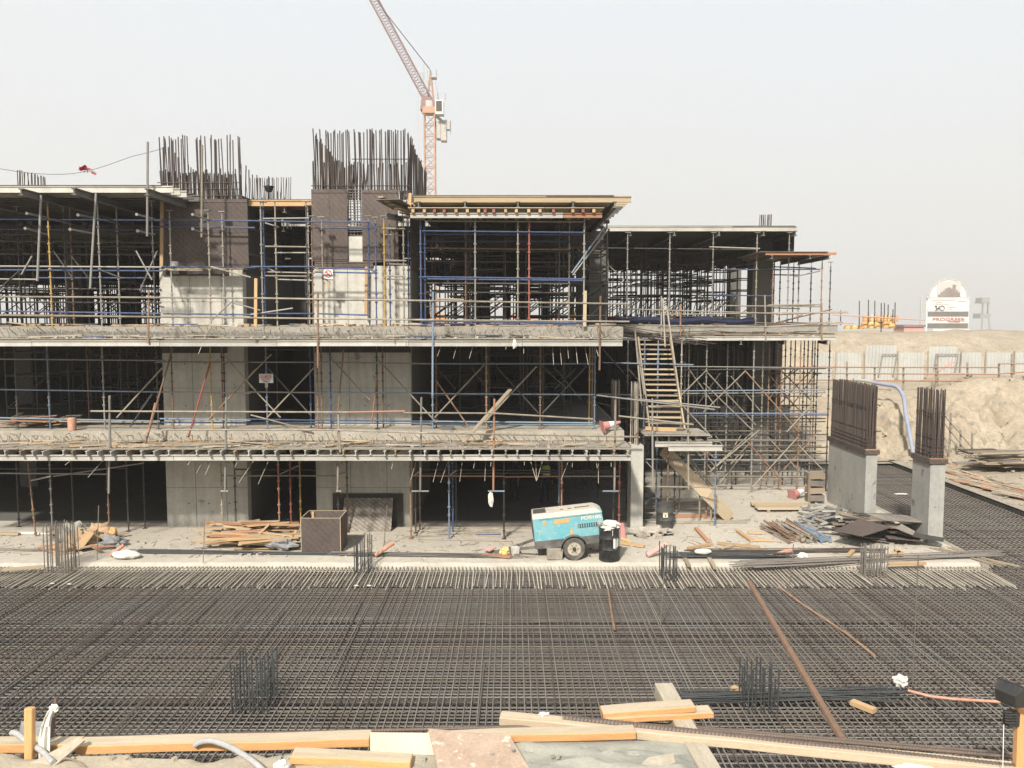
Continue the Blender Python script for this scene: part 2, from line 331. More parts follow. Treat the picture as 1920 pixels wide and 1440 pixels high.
# sand terrain behind and to the right: one sheet
def hill(x, y):
    toe=39.2+.8*fbm(x,0,.12)-(max(0,x-22)*.12 if x>22 else 0)
    t=(y-toe)/7.5; t=max(0,min(1,t)); ss=t*t*(3-2*t)
    top=2.75+ (max(0,min(1,(x-23)/3))*.7 if y<50 else 0)
    h=ss*top
    if y>56:
        u=max(0,min(1,(y-57)/8)); h += u*u*(3-2*u)*(2.95 if x>16 else 2.7)
    if 41<y<58 and x>14: h += .10*fbm(x,y,.5)+.06*fbm(x,y,2.2)
    gul=0
    if 0<t<1: gul=(.55*fbm(x,y*.35,.55,5)-.55*abs(fbm(x+.25*y,y*.25,1.0,5))+.5*fbm(x,y,1.5,5)-.6*abs(fbm(x+7,y*.5,1.3,5))-.22*abs(fbm(x,y+3,3.2,3)))*math.sin(math.pi*t)*(1.0 if x>17 else .5)
    h += gul + (.22*fbm(x,y,.16)+.14*fbm(x,y,.55)-.10*abs(fbm(x,y,1.6)) if y>57 else .05*fbm(x,y,.8))
    if y>78: h=h*max(0,1-(y-78)/14)-1.5*min(1,(y-78)/14)
    if y>57 and x>34: h -= min(2.2,(x-34)*.22)*max(0,min(1,(70-y)/10)+.0)
    return h
xs=[-160,-120,-80,-60]; x=-50
while x<60: xs.append(x); x += (.22 if 13<x<27 else 1.5)
xs += [60,70,85,105,130,170,230]
ys=[]; y=38.4
while y<74: ys.append(y); y += (.22 if y<48 else .7)
ys += [76,80,86,95,110,130,160,200,260,340,420]
m=MB(); vs=[]; fs=[]
for yy in ys:
    for xx in xs:
        if xx<13.5:
            k=max(0,min(1,(13.5-xx)/1.5)); yb=50.6+.5*k; zz=hill(xx,yy)*(1-k)+k*(((6.0+.25*fbm(xx,yy,.2)) if yy<120 else -1.5) if yy>51 else -.6)
            if xx<12 and yy<=51: zz=-1.4
        else: zz=hill(xx,yy)
        vs.append((xx,yy,zz))
W_=len(xs)
for j in range(len(ys)-1):
    for i in range(W_-1): a=j*W_+i; fs.append((a,a+1,a+W_+1,a+W_))
m.add(vs,fs); struct(m.build('sand_terrain', M_['sand'], smooth=True))
# flat strip of sand to the right of the pit
m=MB(); vs=[]; fs=[]; gx=[18.15+.45*i for i in range(70)]; gy=[8+.6*i for i in range(53)]
for yy in gy:
    for xx in gx: vs.append((xx,yy,-.02+.05*fbm(xx,yy,.7)+.02*fbm(xx,yy,3) if xx>18.3 else 0))
for j in range(len(gy)-1):
    for i in range(len(gx)-1): a=j*len(gx)+i; fs.append((a,a+1,a+len(gx)+1,a+len(gx)))
m.add(vs,fs); struct(m.build('sand_strip', M_['sand'], smooth=True))
# upstand along the pit's far right edge
m=MB(); m.box((18.0,23.5,-.42),(.28,31,.95)); m.box((15.5,38.9,-.42),(5.28,.28,.95)); struct(m.build('pit_upstand', M_['dark_form']))
m=MB(); m.box((18.02,23.5,.064),(.36,31,.014)); m.box((15.5,38.92,.064),(5.3,.36,.014)); struct(m.build('pit_upstand_cap', M_['concrete_edge']))
# near sand ledge under the camera
def ledge(x,y):
    e=4.36+.07*fbm(x,0,1.1)+.03*fbm(x,3,4)+(.05 if x<-.4 else 0)
    h=4.315+.03*fbm(x,y,1.3)+.008*fbm(x,y,5)+ (.01*math.exp(-((x+1.1)/.55)**2)) 
    if x>.72: h -= .22*min(1,(x-.72)/.3)
    if y>e: h -= (y-e)*2.2
    return h
m=MB(); vs=[]; fs=[]; gx=[-3.6+.045*i for i in range(161)]; gy=[3.0,3.4,3.7]+[3.8+.035*i for i in range(36)]+[5.3,5.8,6.0]
for yy in gy:
    for xx in gx: vs.append((xx,yy,ledge(xx,yy) if yy<5.2 else (1.5 if yy<5.9 else -1.1)))
for j in range(len(gy)-1):
    for i in range(160): a=j*161+i; fs.append((a,a+1,a+162,a+161))
m.add(vs,fs); struct(m.build('sand_ledge', M_['sand_near'], smooth=True))
# ================================================================ the unfinished building
BLD=T('unfinished_building','unfinished grey concrete building of open floors and two tall cores','building',(-6,26.6,0))
block2('floor_slab',(-38,25.3,3.0),(3.45,50,Z1),M_['floor_dusty'],BLD)
block2('floor_slab',(-38,25.02,6.18),(3.35,50,Z2),M_['floor_concrete'],BLD)
block2('floor_slab',(3.36,32.4,6.18),(12.7,50,Z2),M_['floor_concrete'],BLD)
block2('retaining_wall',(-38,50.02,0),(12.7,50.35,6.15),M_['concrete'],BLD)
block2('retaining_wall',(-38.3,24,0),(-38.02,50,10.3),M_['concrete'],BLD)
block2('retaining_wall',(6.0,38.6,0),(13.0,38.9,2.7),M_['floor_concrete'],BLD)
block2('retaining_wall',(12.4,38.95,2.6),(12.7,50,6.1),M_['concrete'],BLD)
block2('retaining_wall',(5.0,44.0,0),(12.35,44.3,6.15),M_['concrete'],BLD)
# dark sheets painting inner-floor shade, and the shuttering still fixed under the slabs
block2('floor_shade',(-38,27.3,.004),(5.5,49.9,.008),M_['concrete'],BLD); block2('floor_shade',(-38,27.6,Z1+.004),(3.4,49.9,Z1+.008),M_['concrete'],BLD); block2('floor_shade',(5.6,36.2,.004),(12.9,38.5,.008),M_['concrete'],BLD); block2('floor_shade',(-38,29.0,Z2+.004),(3.3,49.9,Z2+.008),M_['concrete'],BLD); block2('floor_shade',(3.4,35.5,Z2+.004),(12.6,49.9,Z2+.008),M_['concrete'],BLD)
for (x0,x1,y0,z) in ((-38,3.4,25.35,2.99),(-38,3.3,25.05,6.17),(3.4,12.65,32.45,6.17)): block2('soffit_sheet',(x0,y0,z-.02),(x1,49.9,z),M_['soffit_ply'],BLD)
def wx(px): return (px-960)/FPX*YW
XA0,XA1=P(305,700,YW).x,P(459,700,YW).x
XB0,XB1=P(589,700,YW).x,P(770,700,YW).x
ZA,ZB=8.33,8.42
def core(x0,x1,ztop,gap=None):
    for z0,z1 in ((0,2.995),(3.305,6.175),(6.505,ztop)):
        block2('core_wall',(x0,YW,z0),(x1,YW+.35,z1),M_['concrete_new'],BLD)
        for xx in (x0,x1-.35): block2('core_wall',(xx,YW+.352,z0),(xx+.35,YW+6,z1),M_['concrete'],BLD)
core(XA0,XA1,ZA); core(XB0,XB1,ZB)
for (x0,x1,zt_) in ((XA0,XA1,ZA),(XB0,XB1,ZB)):          # fins left by the shutter joints
    for (z0,z1) in ((0.01,2.99),(3.31,6.17),(6.51,zt_)):
        for f in (.36,.74): block2('joint_fin',(x0+(x1-x0)*f,YW-.006,z0),(x0+(x1-x0)*f+.012,YW+.01,z1),M_['concrete'],BLD)
        block2('joint_fin',(x0,YW-.005,z0+(z1-z0)*.42),(x1,YW+.01,z0+(z1-z0)*.42+.011),M_['concrete'],BLD)
block2('core_wall',(P(652,400,YW).x,YW+.02,ZB),(P(681,400,YW).x,YW+.33,9.35),M_['concrete_new'],BLD)
# column at the corner of the lower floor
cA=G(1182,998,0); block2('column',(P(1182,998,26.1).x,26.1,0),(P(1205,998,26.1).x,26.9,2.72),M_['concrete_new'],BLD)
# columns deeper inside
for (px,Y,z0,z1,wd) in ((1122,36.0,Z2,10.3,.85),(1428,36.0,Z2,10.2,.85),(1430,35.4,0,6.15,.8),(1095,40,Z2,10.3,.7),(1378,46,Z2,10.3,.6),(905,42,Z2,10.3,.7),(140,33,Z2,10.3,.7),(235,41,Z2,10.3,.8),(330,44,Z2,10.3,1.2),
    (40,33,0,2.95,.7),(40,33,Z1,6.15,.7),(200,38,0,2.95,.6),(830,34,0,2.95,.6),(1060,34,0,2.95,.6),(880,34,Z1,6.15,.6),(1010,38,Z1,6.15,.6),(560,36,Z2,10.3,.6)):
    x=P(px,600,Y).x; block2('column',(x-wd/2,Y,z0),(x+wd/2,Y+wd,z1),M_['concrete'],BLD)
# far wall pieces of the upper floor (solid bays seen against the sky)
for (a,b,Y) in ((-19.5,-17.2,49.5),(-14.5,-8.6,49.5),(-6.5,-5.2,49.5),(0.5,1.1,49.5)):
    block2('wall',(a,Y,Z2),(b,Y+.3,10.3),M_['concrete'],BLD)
# ================================================================ reinforcement mat in the pit
ZT=-.13
MAT=T('rebar_mat','wide dense steel rebar mat filling the pit in front of the building','rebar mat',(0,17,-1.0))
RB=[M_['rebar']]*9+[M_['rebar_rust']]
def jb(a,n=.012): return a+R.uniform(-n,n)
SP=.132
x=-15.5; k=0
while x<17.7:                                   # bars running away from the camera, on top
    y1=SLF-1.25+R.uniform(-.25,.25) if x<13 else SLF+.1
    rod('bar',(jb(x),9.5,ZT+.012+R.uniform(-.006,.006)),(jb(x,.03)+R.choice((0,0,0,0,0,0,0,.05,-.05)),y1,ZT+.012+R.uniform(-.006,.006)),.0118,R.choice(RB),MAT,'cyl5'); x+=SP; k+=1
m=MB(); mt_=MB(); y=12.2
while y<22.3:                                   # bars across, below them; the nearest singly, the rest joined
    if R.random()<.95:
        if k<298: rod('bar',(-16.5,jb(y),ZT-.012),(17.8,jb(y,.02),ZT-.012),.0118,R.choice(RB),MAT,'cyl5'); k+=1
        else: mt_.bar((-16.5,jb(y),ZT-.012),(17.8,jb(y,.02),ZT-.012),.0118,5)
    y+=SP
# bottom layers and the rest
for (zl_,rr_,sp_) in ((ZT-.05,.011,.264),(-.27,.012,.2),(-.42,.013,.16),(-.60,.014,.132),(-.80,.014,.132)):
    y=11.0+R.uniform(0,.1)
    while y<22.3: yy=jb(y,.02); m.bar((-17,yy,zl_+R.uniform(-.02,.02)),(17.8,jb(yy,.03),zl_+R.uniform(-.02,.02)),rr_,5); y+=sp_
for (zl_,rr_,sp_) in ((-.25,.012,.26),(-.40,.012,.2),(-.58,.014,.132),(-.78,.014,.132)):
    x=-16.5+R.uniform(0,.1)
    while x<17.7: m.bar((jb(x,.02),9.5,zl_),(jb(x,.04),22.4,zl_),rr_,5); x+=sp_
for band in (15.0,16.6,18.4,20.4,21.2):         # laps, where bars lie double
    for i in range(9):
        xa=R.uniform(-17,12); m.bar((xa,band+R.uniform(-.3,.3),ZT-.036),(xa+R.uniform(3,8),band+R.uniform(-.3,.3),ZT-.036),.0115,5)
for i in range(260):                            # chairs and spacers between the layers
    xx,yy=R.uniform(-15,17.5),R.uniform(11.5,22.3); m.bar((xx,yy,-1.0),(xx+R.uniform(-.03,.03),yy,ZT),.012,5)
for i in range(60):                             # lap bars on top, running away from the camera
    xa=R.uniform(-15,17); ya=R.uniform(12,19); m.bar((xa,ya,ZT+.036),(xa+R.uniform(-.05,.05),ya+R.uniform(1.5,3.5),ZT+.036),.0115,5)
struct(m.build('bottom_bars', M_['rebar_mid'], MAT),'stuff'); struct(mt_.build('cross_bars', M_['rebar'], MAT),'stuff')  # same steel coloured darker below, painting the shade between the layers
# second mat, round the corner beyond the slab
MAT2=T('rebar_mat','rebar mat behind the tall columns, edged by a dark upstand','rebar mat',(15.5,30,-1.0))
x=13.2
while x<17.8: rod('bar',(x,22.4,ZT+.024),(jb(x,.02),38.6,ZT+.024),.013,R.choice(RB),MAT2,'cyl5'); x+=.16
y=22.5
while y<38.6: rod('bar',(13.0,jb(y),ZT),(17.8,jb(y,.04),ZT),.014,R.choice(RB),MAT2,'cyl5'); y+=.19
m=MB(); y=22.5
while y<38.6: m.bar((13.05,jb(y),-.5),(17.8,jb(y),-.5),.015,5); m.bar((13.05,jb(y),-.3),(17.8,jb(y),-.3),.013,5); y+=.14
x=13.2
while x<17.8: m.bar((x,22.4,-.52),(x,38.6,-.52),.013,5); x+=SP
struct(m.build('bottom_bars', M_['rebar_mid'], MAT2),'stuff')  # lower bars again darker, shade put into their colour
# dowels that stick out of the slab's edge
x=-15.4; k=0
while x<13.0:
    z=-.10+R.uniform(-.008,.008); L=1.75+R.uniform(-.25,.15)
    rod('dowel_bar',(jb(x),SLF+.15,z),(jb(x,.05),SLF-L,z-R.uniform(0,.03)),.0165,M_['rebar_dusty'],SLAB,'cyl5'); x+=.107
# ---------------- upright cages on the mat
def cage(label, pxl, pyb, pyt, w_, d_, n, mt, ties, mess=.03, nm='rebar_cage', flat=None):
    c=G(pxl,pyb,-.45); top=P(pxl,pyt,c.y).z
    t=T(nm,label,'rebar cage',(c.x,c.y,-.95),'upright column cages on the mat')
    per=[]
    for i in range(n):
        per.append((-w_/2+w_*i/(n-1),-d_/2)); per.append((-w_/2+w_*i/(n-1),d_/2))
    for j in range(1,3): per += [(-w_/2,-d_/2+d_*j/3),(w_/2,-d_/2+d_*j/3)]
    for (a,b) in per:
        rod('bar',(c.x+a,c.y+b,-.95),(c.x+a+R.uniform(-mess,mess),c.y+b+R.uniform(-mess,mess),top-abs(R.gauss(0,.10))),.015,M_[mt],t,'cyl5')
    for z in ties:
        m=MB(); e=.015; q=[(-w_/2-e,-d_/2-e),(w_/2+e,-d_/2-e),(w_/2+e,d_/2+e),(-w_/2-e,d_/2+e)]
        zz=-.95+(top+.95)*z
        for i in range(4): a,b=q[i],q[(i+1)%4]; m.bar((c.x+a[0],c.y+a[1],zz+R.uniform(-.02,.02)),(c.x+b[0],c.y+b[1],zz+R.uniform(-.02,.02)),.008,5)
        m.build('tie', M_[mt], t)
    return t
cage('rebar cage beside the heap of hessian and cardboard',118,1092,978,.62,.62,9,'rebar',(.15,.22,.3,.38))
cage('narrow rebar cage in front of the plywood box',681,1092,1000,.36,.55,5,'rebar_new',(.2,.45,.7))
cage('dark rebar cage with tight corner bundles near the pale clay pipe',1252,1108,1018,.33,.5,5,'rebar_new',(.4,.8))
cage('rebar cage in front of the scrap plywood heap',1636,1104,1020,.52,.4,8,'rebar',(.12,.3,.5,.7,.85))
cage('large rebar cage nearest the camera, by the long orange plank',479,1352,1225,.60,.62,9,'rebar_new',(.10,.18,.7))
cage('large rebar cage standing over the bundle of grey bars',1420,1355,1240,.52,.5,8,'rebar_new',(.1,.2,.82))
for (px,yt,yb,lb) in ((1482,1020,1110,'thin upright rust rod before the heap of jack posts'),(1240,1062,1190,'thin rusty rod leaning beside the dark corner cage'),(1716,1040,1300,'tall thin rod leaning out of the mat below the tall column'),(720,948,1045,'thin rod standing on the slab by the plywood box'),):
    c=G(px-6,yb,-.3); tp=P(px+6,yt,c.y); tag(rod('upright_rod',(c.x,c.y,-.9),tp,.012,M_['rebar']),lb,'rod')
for (px,yt,yb,lb) in ((182,948,1050,'thin rod standing beside the rubbish heap'),(381,972,1055,'thin rod standing in front of the yellow timber pile')):
    c=G(px,yb,0); tp=P(px+3,yt,c.y); tag(rod('upright_rod',(c.x,c.y,0),tp,.012,M_['rebar']),lb,'rod')
# ---------------- two tall columns at the slab's corner
def tall_column(label, px0, px1, pyb, pyt, depth, barrow, bary, n_w, n_d):
    c0=G(px0,pyb,0); c1=G(px1,pyb,0); Y=c0.y; zt=P((px0+px1)/2,pyt,Y).z
    t=T('concrete_column',label,'column',((c0.x+c1.x)/2,Y+depth/2,0),'tall columns at the slab corner')
    block2('shaft',(c0.x,Y,-.9),(c1.x,Y+depth,zt),M_['concrete_grey'],t)
    x0,x1=c0.x,c1.x; e=.035
    for (a,b,mt) in (((x0-e-.02,Y-.05,zt-.12),(x1+e+.02,Y-.002,zt+.02),'ply_dark'),((x0-e-.02,Y-.002,zt-.13),(x0-.003,Y+depth,zt+.035),'ply_dark'),((x1+.003,Y-.002,zt-.13),(x1+e+.02,Y+depth,zt+.035),'ply_dark'),((x0-e,Y+depth+.003,zt-.13),(x1+e,Y+depth+.05,zt+.035),'ply_dark')):
        block2('form_board',a,b,M_[mt],t)
    block2('top_batten',(x0-e-.02,Y-.055,zt+.021),(x1+e+.02,Y-.006,zt+.05),M_['timber_red'],t)
    ztop=P((px0+px1)/2,bary,Y).z
    pos=[]
    for i in range(n_d):
        f=i/(n_d-1); pos += [(x0+.05,Y+.05+f*(depth-.1)),(x1-.05,Y+.05+f*(depth-.1))]
    for i in range(1,n_w-1):
        f=i/(n_w-1); pos += [(x0+.05+f*(x1-x0-.1),Y+.05),(x0+.05+f*(x1-x0-.1),Y+depth-.05)]
    for (a,b) in pos: rod('starter_bar',(a+R.uniform(-.01,.01),b,zt-.1),(a+R.uniform(-.03,.03),b+R.uniform(-.02,.02),ztop-abs(R.gauss(0,.05))),.018,M_['rebar_rust'],t,'cyl5')
    for f in (.06,.12,.18,.3,.62,.66):
        m=MB(); zz=zt+(ztop-zt)*f; q=[(x0+.03,Y+.03),(x1-.03,Y+.03),(x1-.03,Y+depth-.03),(x0+.03,Y+depth-.03)]
        for i in range(4): m.bar((*q[i],zz),(*q[(i+1)%4],zz+R.uniform(-.03,.03)),.008,5)
        m.build('tie', M_['rebar_rust'], t)
    return t
tall_column('wide concrete column with dark stains and dense rust starter bars',1620,1641,980,845,3.2,0,722,7,72)
tall_column('narrow concrete column with starter bars at the slab corner',1739,1767,1019,862,1.1,0,730,8,14)
# ================================================================ starter bars of the cores, floor edges
def bars_row(p0,p1,n,zb,h0,h1,mt='rebar_rust',r=.019,short=.0,splay=.022):
    for i in range(n):
        f=i/(n-1) if n>1 else 0; p=Vector(p0).lerp(Vector(p1),f); hh=h0+(h1-h0)*f
        z1=zb+(hh*R.uniform(.35,.5) if R.random()<short else hh*R.uniform(.94,1.03))
        rod('starter_bar',(p.x+R.uniform(-.03,.03),p.y+R.uniform(-.03,.03),zb-.3),(p.x+R.uniform(-splay,splay)+R.choice((0,0,0,0,.05,-.05)),p.y+R.uniform(-splay,splay),z1),r,M_[mt],BLD,'cyl5')
zA=P(380,372,YW).z; zB=P(680,355,YW).z; hA=P(380,255,YW).z-zA; hB=P(680,243,YW).z-zB
bars_row((XA0+.1,YW+.08,0),(XA1-.05,YW+.08,0),42,zA,hA,hA,short=.25)
bars_row((XA0+.1,YW+.28,0),(XA1-.05,YW+.28,0),30,zA,hA,hA,short=.55)
bars_row((XA0+.1,YW+.2,0),(XA1-.05,YW+.2,0),40,zA,hA*.46,hA*.40)
bars_row((XB0+.1,YW+.2,0),(XB1-.05,YW+.2,0),34,zB,hB*.5,hB*.44)
bars_row((XA0+.1,YW+.4,0),(XA0+.2,YW+5.8,0),16,zA,hA*.9,hA*.55)
bars_row((XA1-.1,YW+.4,0),(XA1-.1,YW+5.8,0),14,zA,hA*.6,hA*.45)
bars_row((XA0+.1,YW+6,0),(XA1,YW+6,0),20,zA,hA*.45,hA*.45)
bars_row((XB0+.08,YW+.08,0),(XB1-.05,YW+.08,0),44,zB,hB,hB,short=.18)
bars_row((XB0+.08,YW+.28,0),(XB1-.05,YW+.28,0),26,zB,hB,hB,short=.45)
bars_row((XB0+.1,YW+.4,0),(XB0+.1,YW+5.9,0),32,zB,hB*.97,hB*.80)
bars_row((XB1-.06,YW+.4,0),(XB1-.06,YW+5.9,0),52,zB,hB*.97,hB*.80)
bars_row((XB0+.3,YW+6,0),(XB1-.1,YW+6,0),16,zB,hB*.5,hB*.5)
# horizontal ties of the cores
for (x0,x1,zz) in ((XA0,XA1,zA+.1),(XA0,XA1,zA+.3),(XA0,XA1,zA+.5),(XB0,XB1,zB+.12),(XB0+1.3,XB1,zB+.95)):
    rod('tie_bar',(x0,YW+.05,zz),(x1,YW+.05,zz),.014,M_['rebar_rust'],BLD,'cyl5')
gx0,gx1=P(650,400,YW).x,P(682,400,YW).x
for i in range(17):
    zz=9.4+i*(zB-9.4)/16; rod('tie_bar',(gx0,YW+.06,zz),(gx1,YW+.06,zz+R.uniform(-.03,.03)),.014,M_['rebar'],BLD,'cyl5')
for i in range(6): rod('starter_bar',(gx0+(gx1-gx0)*i/5,YW+.10,9.2),(gx0+(gx1-gx0)*i/5,YW+.10,zB+.2),.017,M_['rebar_rust'],BLD,'cyl5')
gx0,gx1=P(752,360,YW).x,P(769,360,YW).x
for i in range(7): rod('tie_bar',(gx0,YW+.03,zB-.9+i*.17),(gx1,YW+.03,zB-.9+i*.17),.014,M_['rebar_rust'],BLD,'cyl5')
# small groups of starter bars above the roof decks
def tuft(px0,px1,pyb,pyt,Y,n,back=0,pyt2=None):
    a,b=P(px0,pyb,Y),P(px1,pyb,Y+back)
    bars_row(a,b,n,a.z,P(px0,pyt,Y).z-a.z,P(px1,pyt2 or pyt,Y+back).z-a.z,r=.016,splay=.03)
tuft(34,85,352,318,28,22,6,332); tuft(464,545,366,333,38,26); tuft(1424,1446,420,402,40,14)
# corner bundles rising from the lower column
for (px,pyt,pyb,Y,n,mt) in ((1156,712,830,27.2,12,'rebar'),(1190,716,838,26.3,13,'rebar')):
    a=P(px,pyb,Y); b=P(px,pyt,Y)
    for i in range(n):
        dx=R.uniform(-.17,.17); dy=R.uniform(-.1,.3); rod('starter_bar',(a.x+dx,Y+dy,a.z-.1),(a.x+dx+R.uniform(-.03,.03),Y+dy,b.z-R.uniform(0,.08)),.018,M_['rebar_dusty' if i%4==0 else mt],BLD,'cyl5')
# bars bent out of the floor edges
m=MB(); m.path([(0,.05,0),(0,-.12,0),(0,-.30,-.03),(0,-.34,-.10),(0,-.33,-.26)],.011,5); LOOP=m.mesh('starter_loop',M_['rebar_dusty'])
m=MB(); m.path([(0,.05,0),(0,-.25,.01),(.02,-.36,.07)],.011,5); HOOK=m.mesh('starter_hook',M_['rebar_mid'])
for (x0,x1,Y,z,n,kinds) in ((-17,3.2,25.3,3.20,118,(LOOP,)),(-17,3.2,25.02,6.40,150,(HOOK,HOOK,HOOK,LOOP))):
    for i in range(n):
        x=x0+(x1-x0)*(i+R.uniform(-.3,.3))/n
        M=Matrix.Translation((x,Y,z+R.uniform(-.1,.05))) @ Matrix.Rotation(R.gauss(.25 if z<4 else .1,.35 if z<4 else .22),4,'Z') @ Matrix.Rotation(R.gauss(0,.2),4,'X') @ Matrix.Scale(R.uniform(.8,1.35) if z<4 else R.uniform(.5,.85),4)
        place(bpy.data.objects.new('edge_bar', R.choice(kinds)), M, BLD)
# long thin bars that hang from the floor edges
for (px,py,qx,qy) in ((835,640,820,668),(863,640,850,672),(893,640,880,672),(955,638,948,655),(982,638,982,663),(1035,640,1038,684),(1048,640,1053,684),(1062,638,1066,672),(1077,640,1083,682),(1092,640,1103,684),(1110,640,1122,668),(740,628,737,640),(765,632,760,648),(398,610,372,664)):
    a=P(px,py-14,24.9); b=P(qx,qy,23.8); rod('edge_rod',a,b,.008,M_['rebar_dusty'],BLD,'cyl5')
for (px,py,qx,qy) in ((380,838,352,872),(402,842,368,888),(416,835,385,890),(232,838,165,895),(190,835,122,872),(505,838,448,905),(520,845,484,908),(470,840,440,876),(745,842,734,880),(828,858,812,904),(848,860,826,905),(870,858,862,903),(895,850,888,878),(912,850,909,902),(925,848,920,874),(985,850,1006,902),(1003,850,1006,900),(1026,850,1007,900),(983,848,983,872),(1075,858,1052,900),(1073,852,1073,876),(1122,862,1122,906),(1112,850,1120,878),(1145,850,1146,875),(790,850,770,900)):
    a=P(px,py-18,24.9); b=P(qx,qy,23.6); rod('edge_rod',a,b,.008,M_['rebar_dusty'],BLD,'cyl5')
# tie holes in the core walls
for (x0,x1) in ((XA0,XA1),(XB0,XB1)):
    for zr in (0.75,2.1,3.95,5.3,7.3):
        for f in (.27,.52,.77):
            rod('tie_hole',(x0+(x1-x0)*f,YW-.004,zr),(x0+(x1-x0)*f,YW+.05,zr),.022,M_['dark_form'],BLD)
# ================================================================ formwork decks
def deck(label, x0,x1,y0,y1,z, jsp=.45, mains=(), jm='soffit_ply', mm='joist_grey', edge='alu', ply='soffit_ply', over=0, sheets=True, jend=None, edge_end=None, group='formwork decks'):
    t=T('formwork_deck',label,'formwork',((x0+x1)/2,y0,z),group)
    n=max(1,round((x1-x0)/2.44)); 
    for i in range(n):                             # one row of plywood sheets per 2.44 m
        a=x0+(x1-x0)*i/n; b=x0+(x1-x0)*(i+1)/n
        block2('plywood_sheet',(a+.003,y0+R.uniform(-.02,.03),z),(b-.003,y1,z+.02+.001*(i%2)),M_[ply],t)
    y=y0+.06; k=0
    while y<y1:
        e=(jend(k) if jend else R.uniform(-.05,.25)); 
        ibeam('joist',(x0,y,z-.10),(x1+e,y,z-.10),.195,.075,M_[edge if k==0 else (jm if k>2 or edge_end is None else edge_end)],t); y+=jsp; k+=1
    for xm,ya in mains: ibeam('main_beam',(xm,ya,z-.30),(xm,y1,z-.30),.2,.13,M_[mm],t)
    return t
def PX(px,Y): return P(px,500,Y).x
deck('dark soffit formwork deck over the top floor at the open wing beside the first core',-38,PX(308,24.5),24.5,50,Z3,mains=[(PX(45,23.7)-2.3*k,23.7) for k in range(6)]+[(PX(147,23.7),23.6),(PX(280,23.7),23.7)],jend=lambda k:.32+.02*k if k<5 else .1,edge_end='alu')
deck('short timber-edged formwork deck between the two cores',XA1+.05,XB0-.05,27.2,32.5,Z3-.02,mains=[(-7.4,27.3)],edge='timber_new',edge_end='timber_red')
deck('plywood roof formwork deck behind the two cores',PX(308,24.5)+.02,XB1,32.9,50,Z3-.03,mains=[(-9,33),(-6.5,33),(-4,33)])
yM=25.9; zM=P(960,367,yM).z
deck('roof formwork deck with stepped timber joist ends above the middle bay',XB1+.1,PX(1150,yM),yM,50,zM,mains=[(PX(q,yM),yM-.25) for q in (787,873,971,1073,1150)],edge='timber_pale',edge_end='timber_pale',jend=lambda k:(.52-.012*k+R.uniform(-.03,.03)))
yR=33.6; zR=P(1200,424,yR).z
deck('dark roof formwork deck over the set-back right wing',PX(1135,yR),PX(1490,yR),yR,50,zR,mains=[(PX(q,yR),yR-.2) for q in (1180,1262,1345,1428,1487)])
block2('edge_beam_form',(PX(1490,yR)+.03,yR+.3,zR-1.25),(PX(1490,yR)+.06,yR+9,zR),M_['dark_form'],bpy.data.objects['formwork_deck.004'])
# drop of the soffit (beam forms) inside, dark
for (a,b,y,zz) in ((-38,-10.5,31,9.6),(-38,-10.5,38,9.5),(-38,3.6,48.6,8.85),(-3,3.6,33,9.5),(-3,3.6,41,9.4),(4,11.2,40.5,9.35),(3.8,11.3,47.6,9.55)):
    t=T('beam_form','long plywood beam mould under the roof deck at depth %d m'%y,'formwork',((a+b)/2,y,zz)); t['label']={31:'plywood beam mould spanning the first row of the left wing ceiling',38:'plywood beam mould deeper under the left wing ceiling',33:'plywood beam mould under the middle bay ceiling',41:'plywood beam mould far back under the middle ceiling',48.6:'deep plywood beam mould along the far edge of the top floor',47.6:'plywood beam mould along the far edge of the right wing',40.5:'plywood beam mould under the right wing ceiling'}[y]
    block2('side_panel',(a,y,zz),(b,y+.03,Z3-.4),M_['ply_dark'],t); block2('side_panel',(a,y+.6,zz),(b,y+.63,Z3-.4),M_['ply_dark'],t); block2('bottom_panel',(a,y+.031,zz),(b,y+.599,zz+.03),M_['ply_dark'],t)
    xx=a+.2
    while xx<b: beam('bearer',(xx,y-.4,zz-.06),(xx,y+1.0,zz-.06),.09,.1,M_['timber_old'],t); xx+=.6
# lower edge-beam form in front of the middle bay
zl=P(900,408,25.1).z
t=T('formwork_deck','low edge formwork with pale beam and small red and yellow joist ends','formwork',(0,25.1,zl),'formwork decks')
xa,xb=PX(770,25.1),PX(1128,25.1)
ibeam('edge_beam',(xa-.0,25.1,zl+.06),(PX(1055,25.1),25.1,zl+.06),.15,.09,M_['alu'],t); ibeam('edge_beam',(PX(1055,25.1)+.01,25.1,zl+.06),(xb,25.1,zl+.06),.14,.09,M_['timber_red'],t)
block2('plywood_sheet',(xa-.05,24.95,zl+.262),(PX(1020,25.1),26.9,zl+.282),M_['timber_pale'],t); block2('plywood_sheet',(PX(1021,25.1),24.95,zl+.262),(xb+.05,26.9,zl+.280),M_['timber_pale'],t)
for i,q in enumerate((776,797,816,834,856,877,898,910,926,948,968,991,1012,1037,1073,1092,1112)): beam('joist',(PX(q,25.1),24.98,zl+.20),(PX(q,25.1),26.8,zl+.20),.085,.12,M_['pipe_red' if i in (2,3,7,8,13,15) else 'timber_new'],t)
# small timber platform on the flank of the second core
zs=P(740,400,25.2).z
t=T('timber_platform','small timber platform of stacked boards beside the second core','formwork',(-3.6,25.2,zs))
for i in range(6):
    a=P(715+i*9,386+i*4,25.0+i*.05); beam('board',(a.x,24.9+i*.13,a.z+.25-i*.04),(a.x+.35,26.4+i*.05,a.z+.28-i*.04),.16,.05,M_['timber_new' if i%2 else 'timber_old'],t)
block('plywood_sheet',(P(742,386,25.5).x,25.6,zs+.32),(.75,1.5,.02),M_['ply_grey'],t,rz=-.2,rx=-.06); ibeam('edge_beam',P(724,404,24.8),P(757,412,26.3),.16,.09,M_['joist_grey'],t)
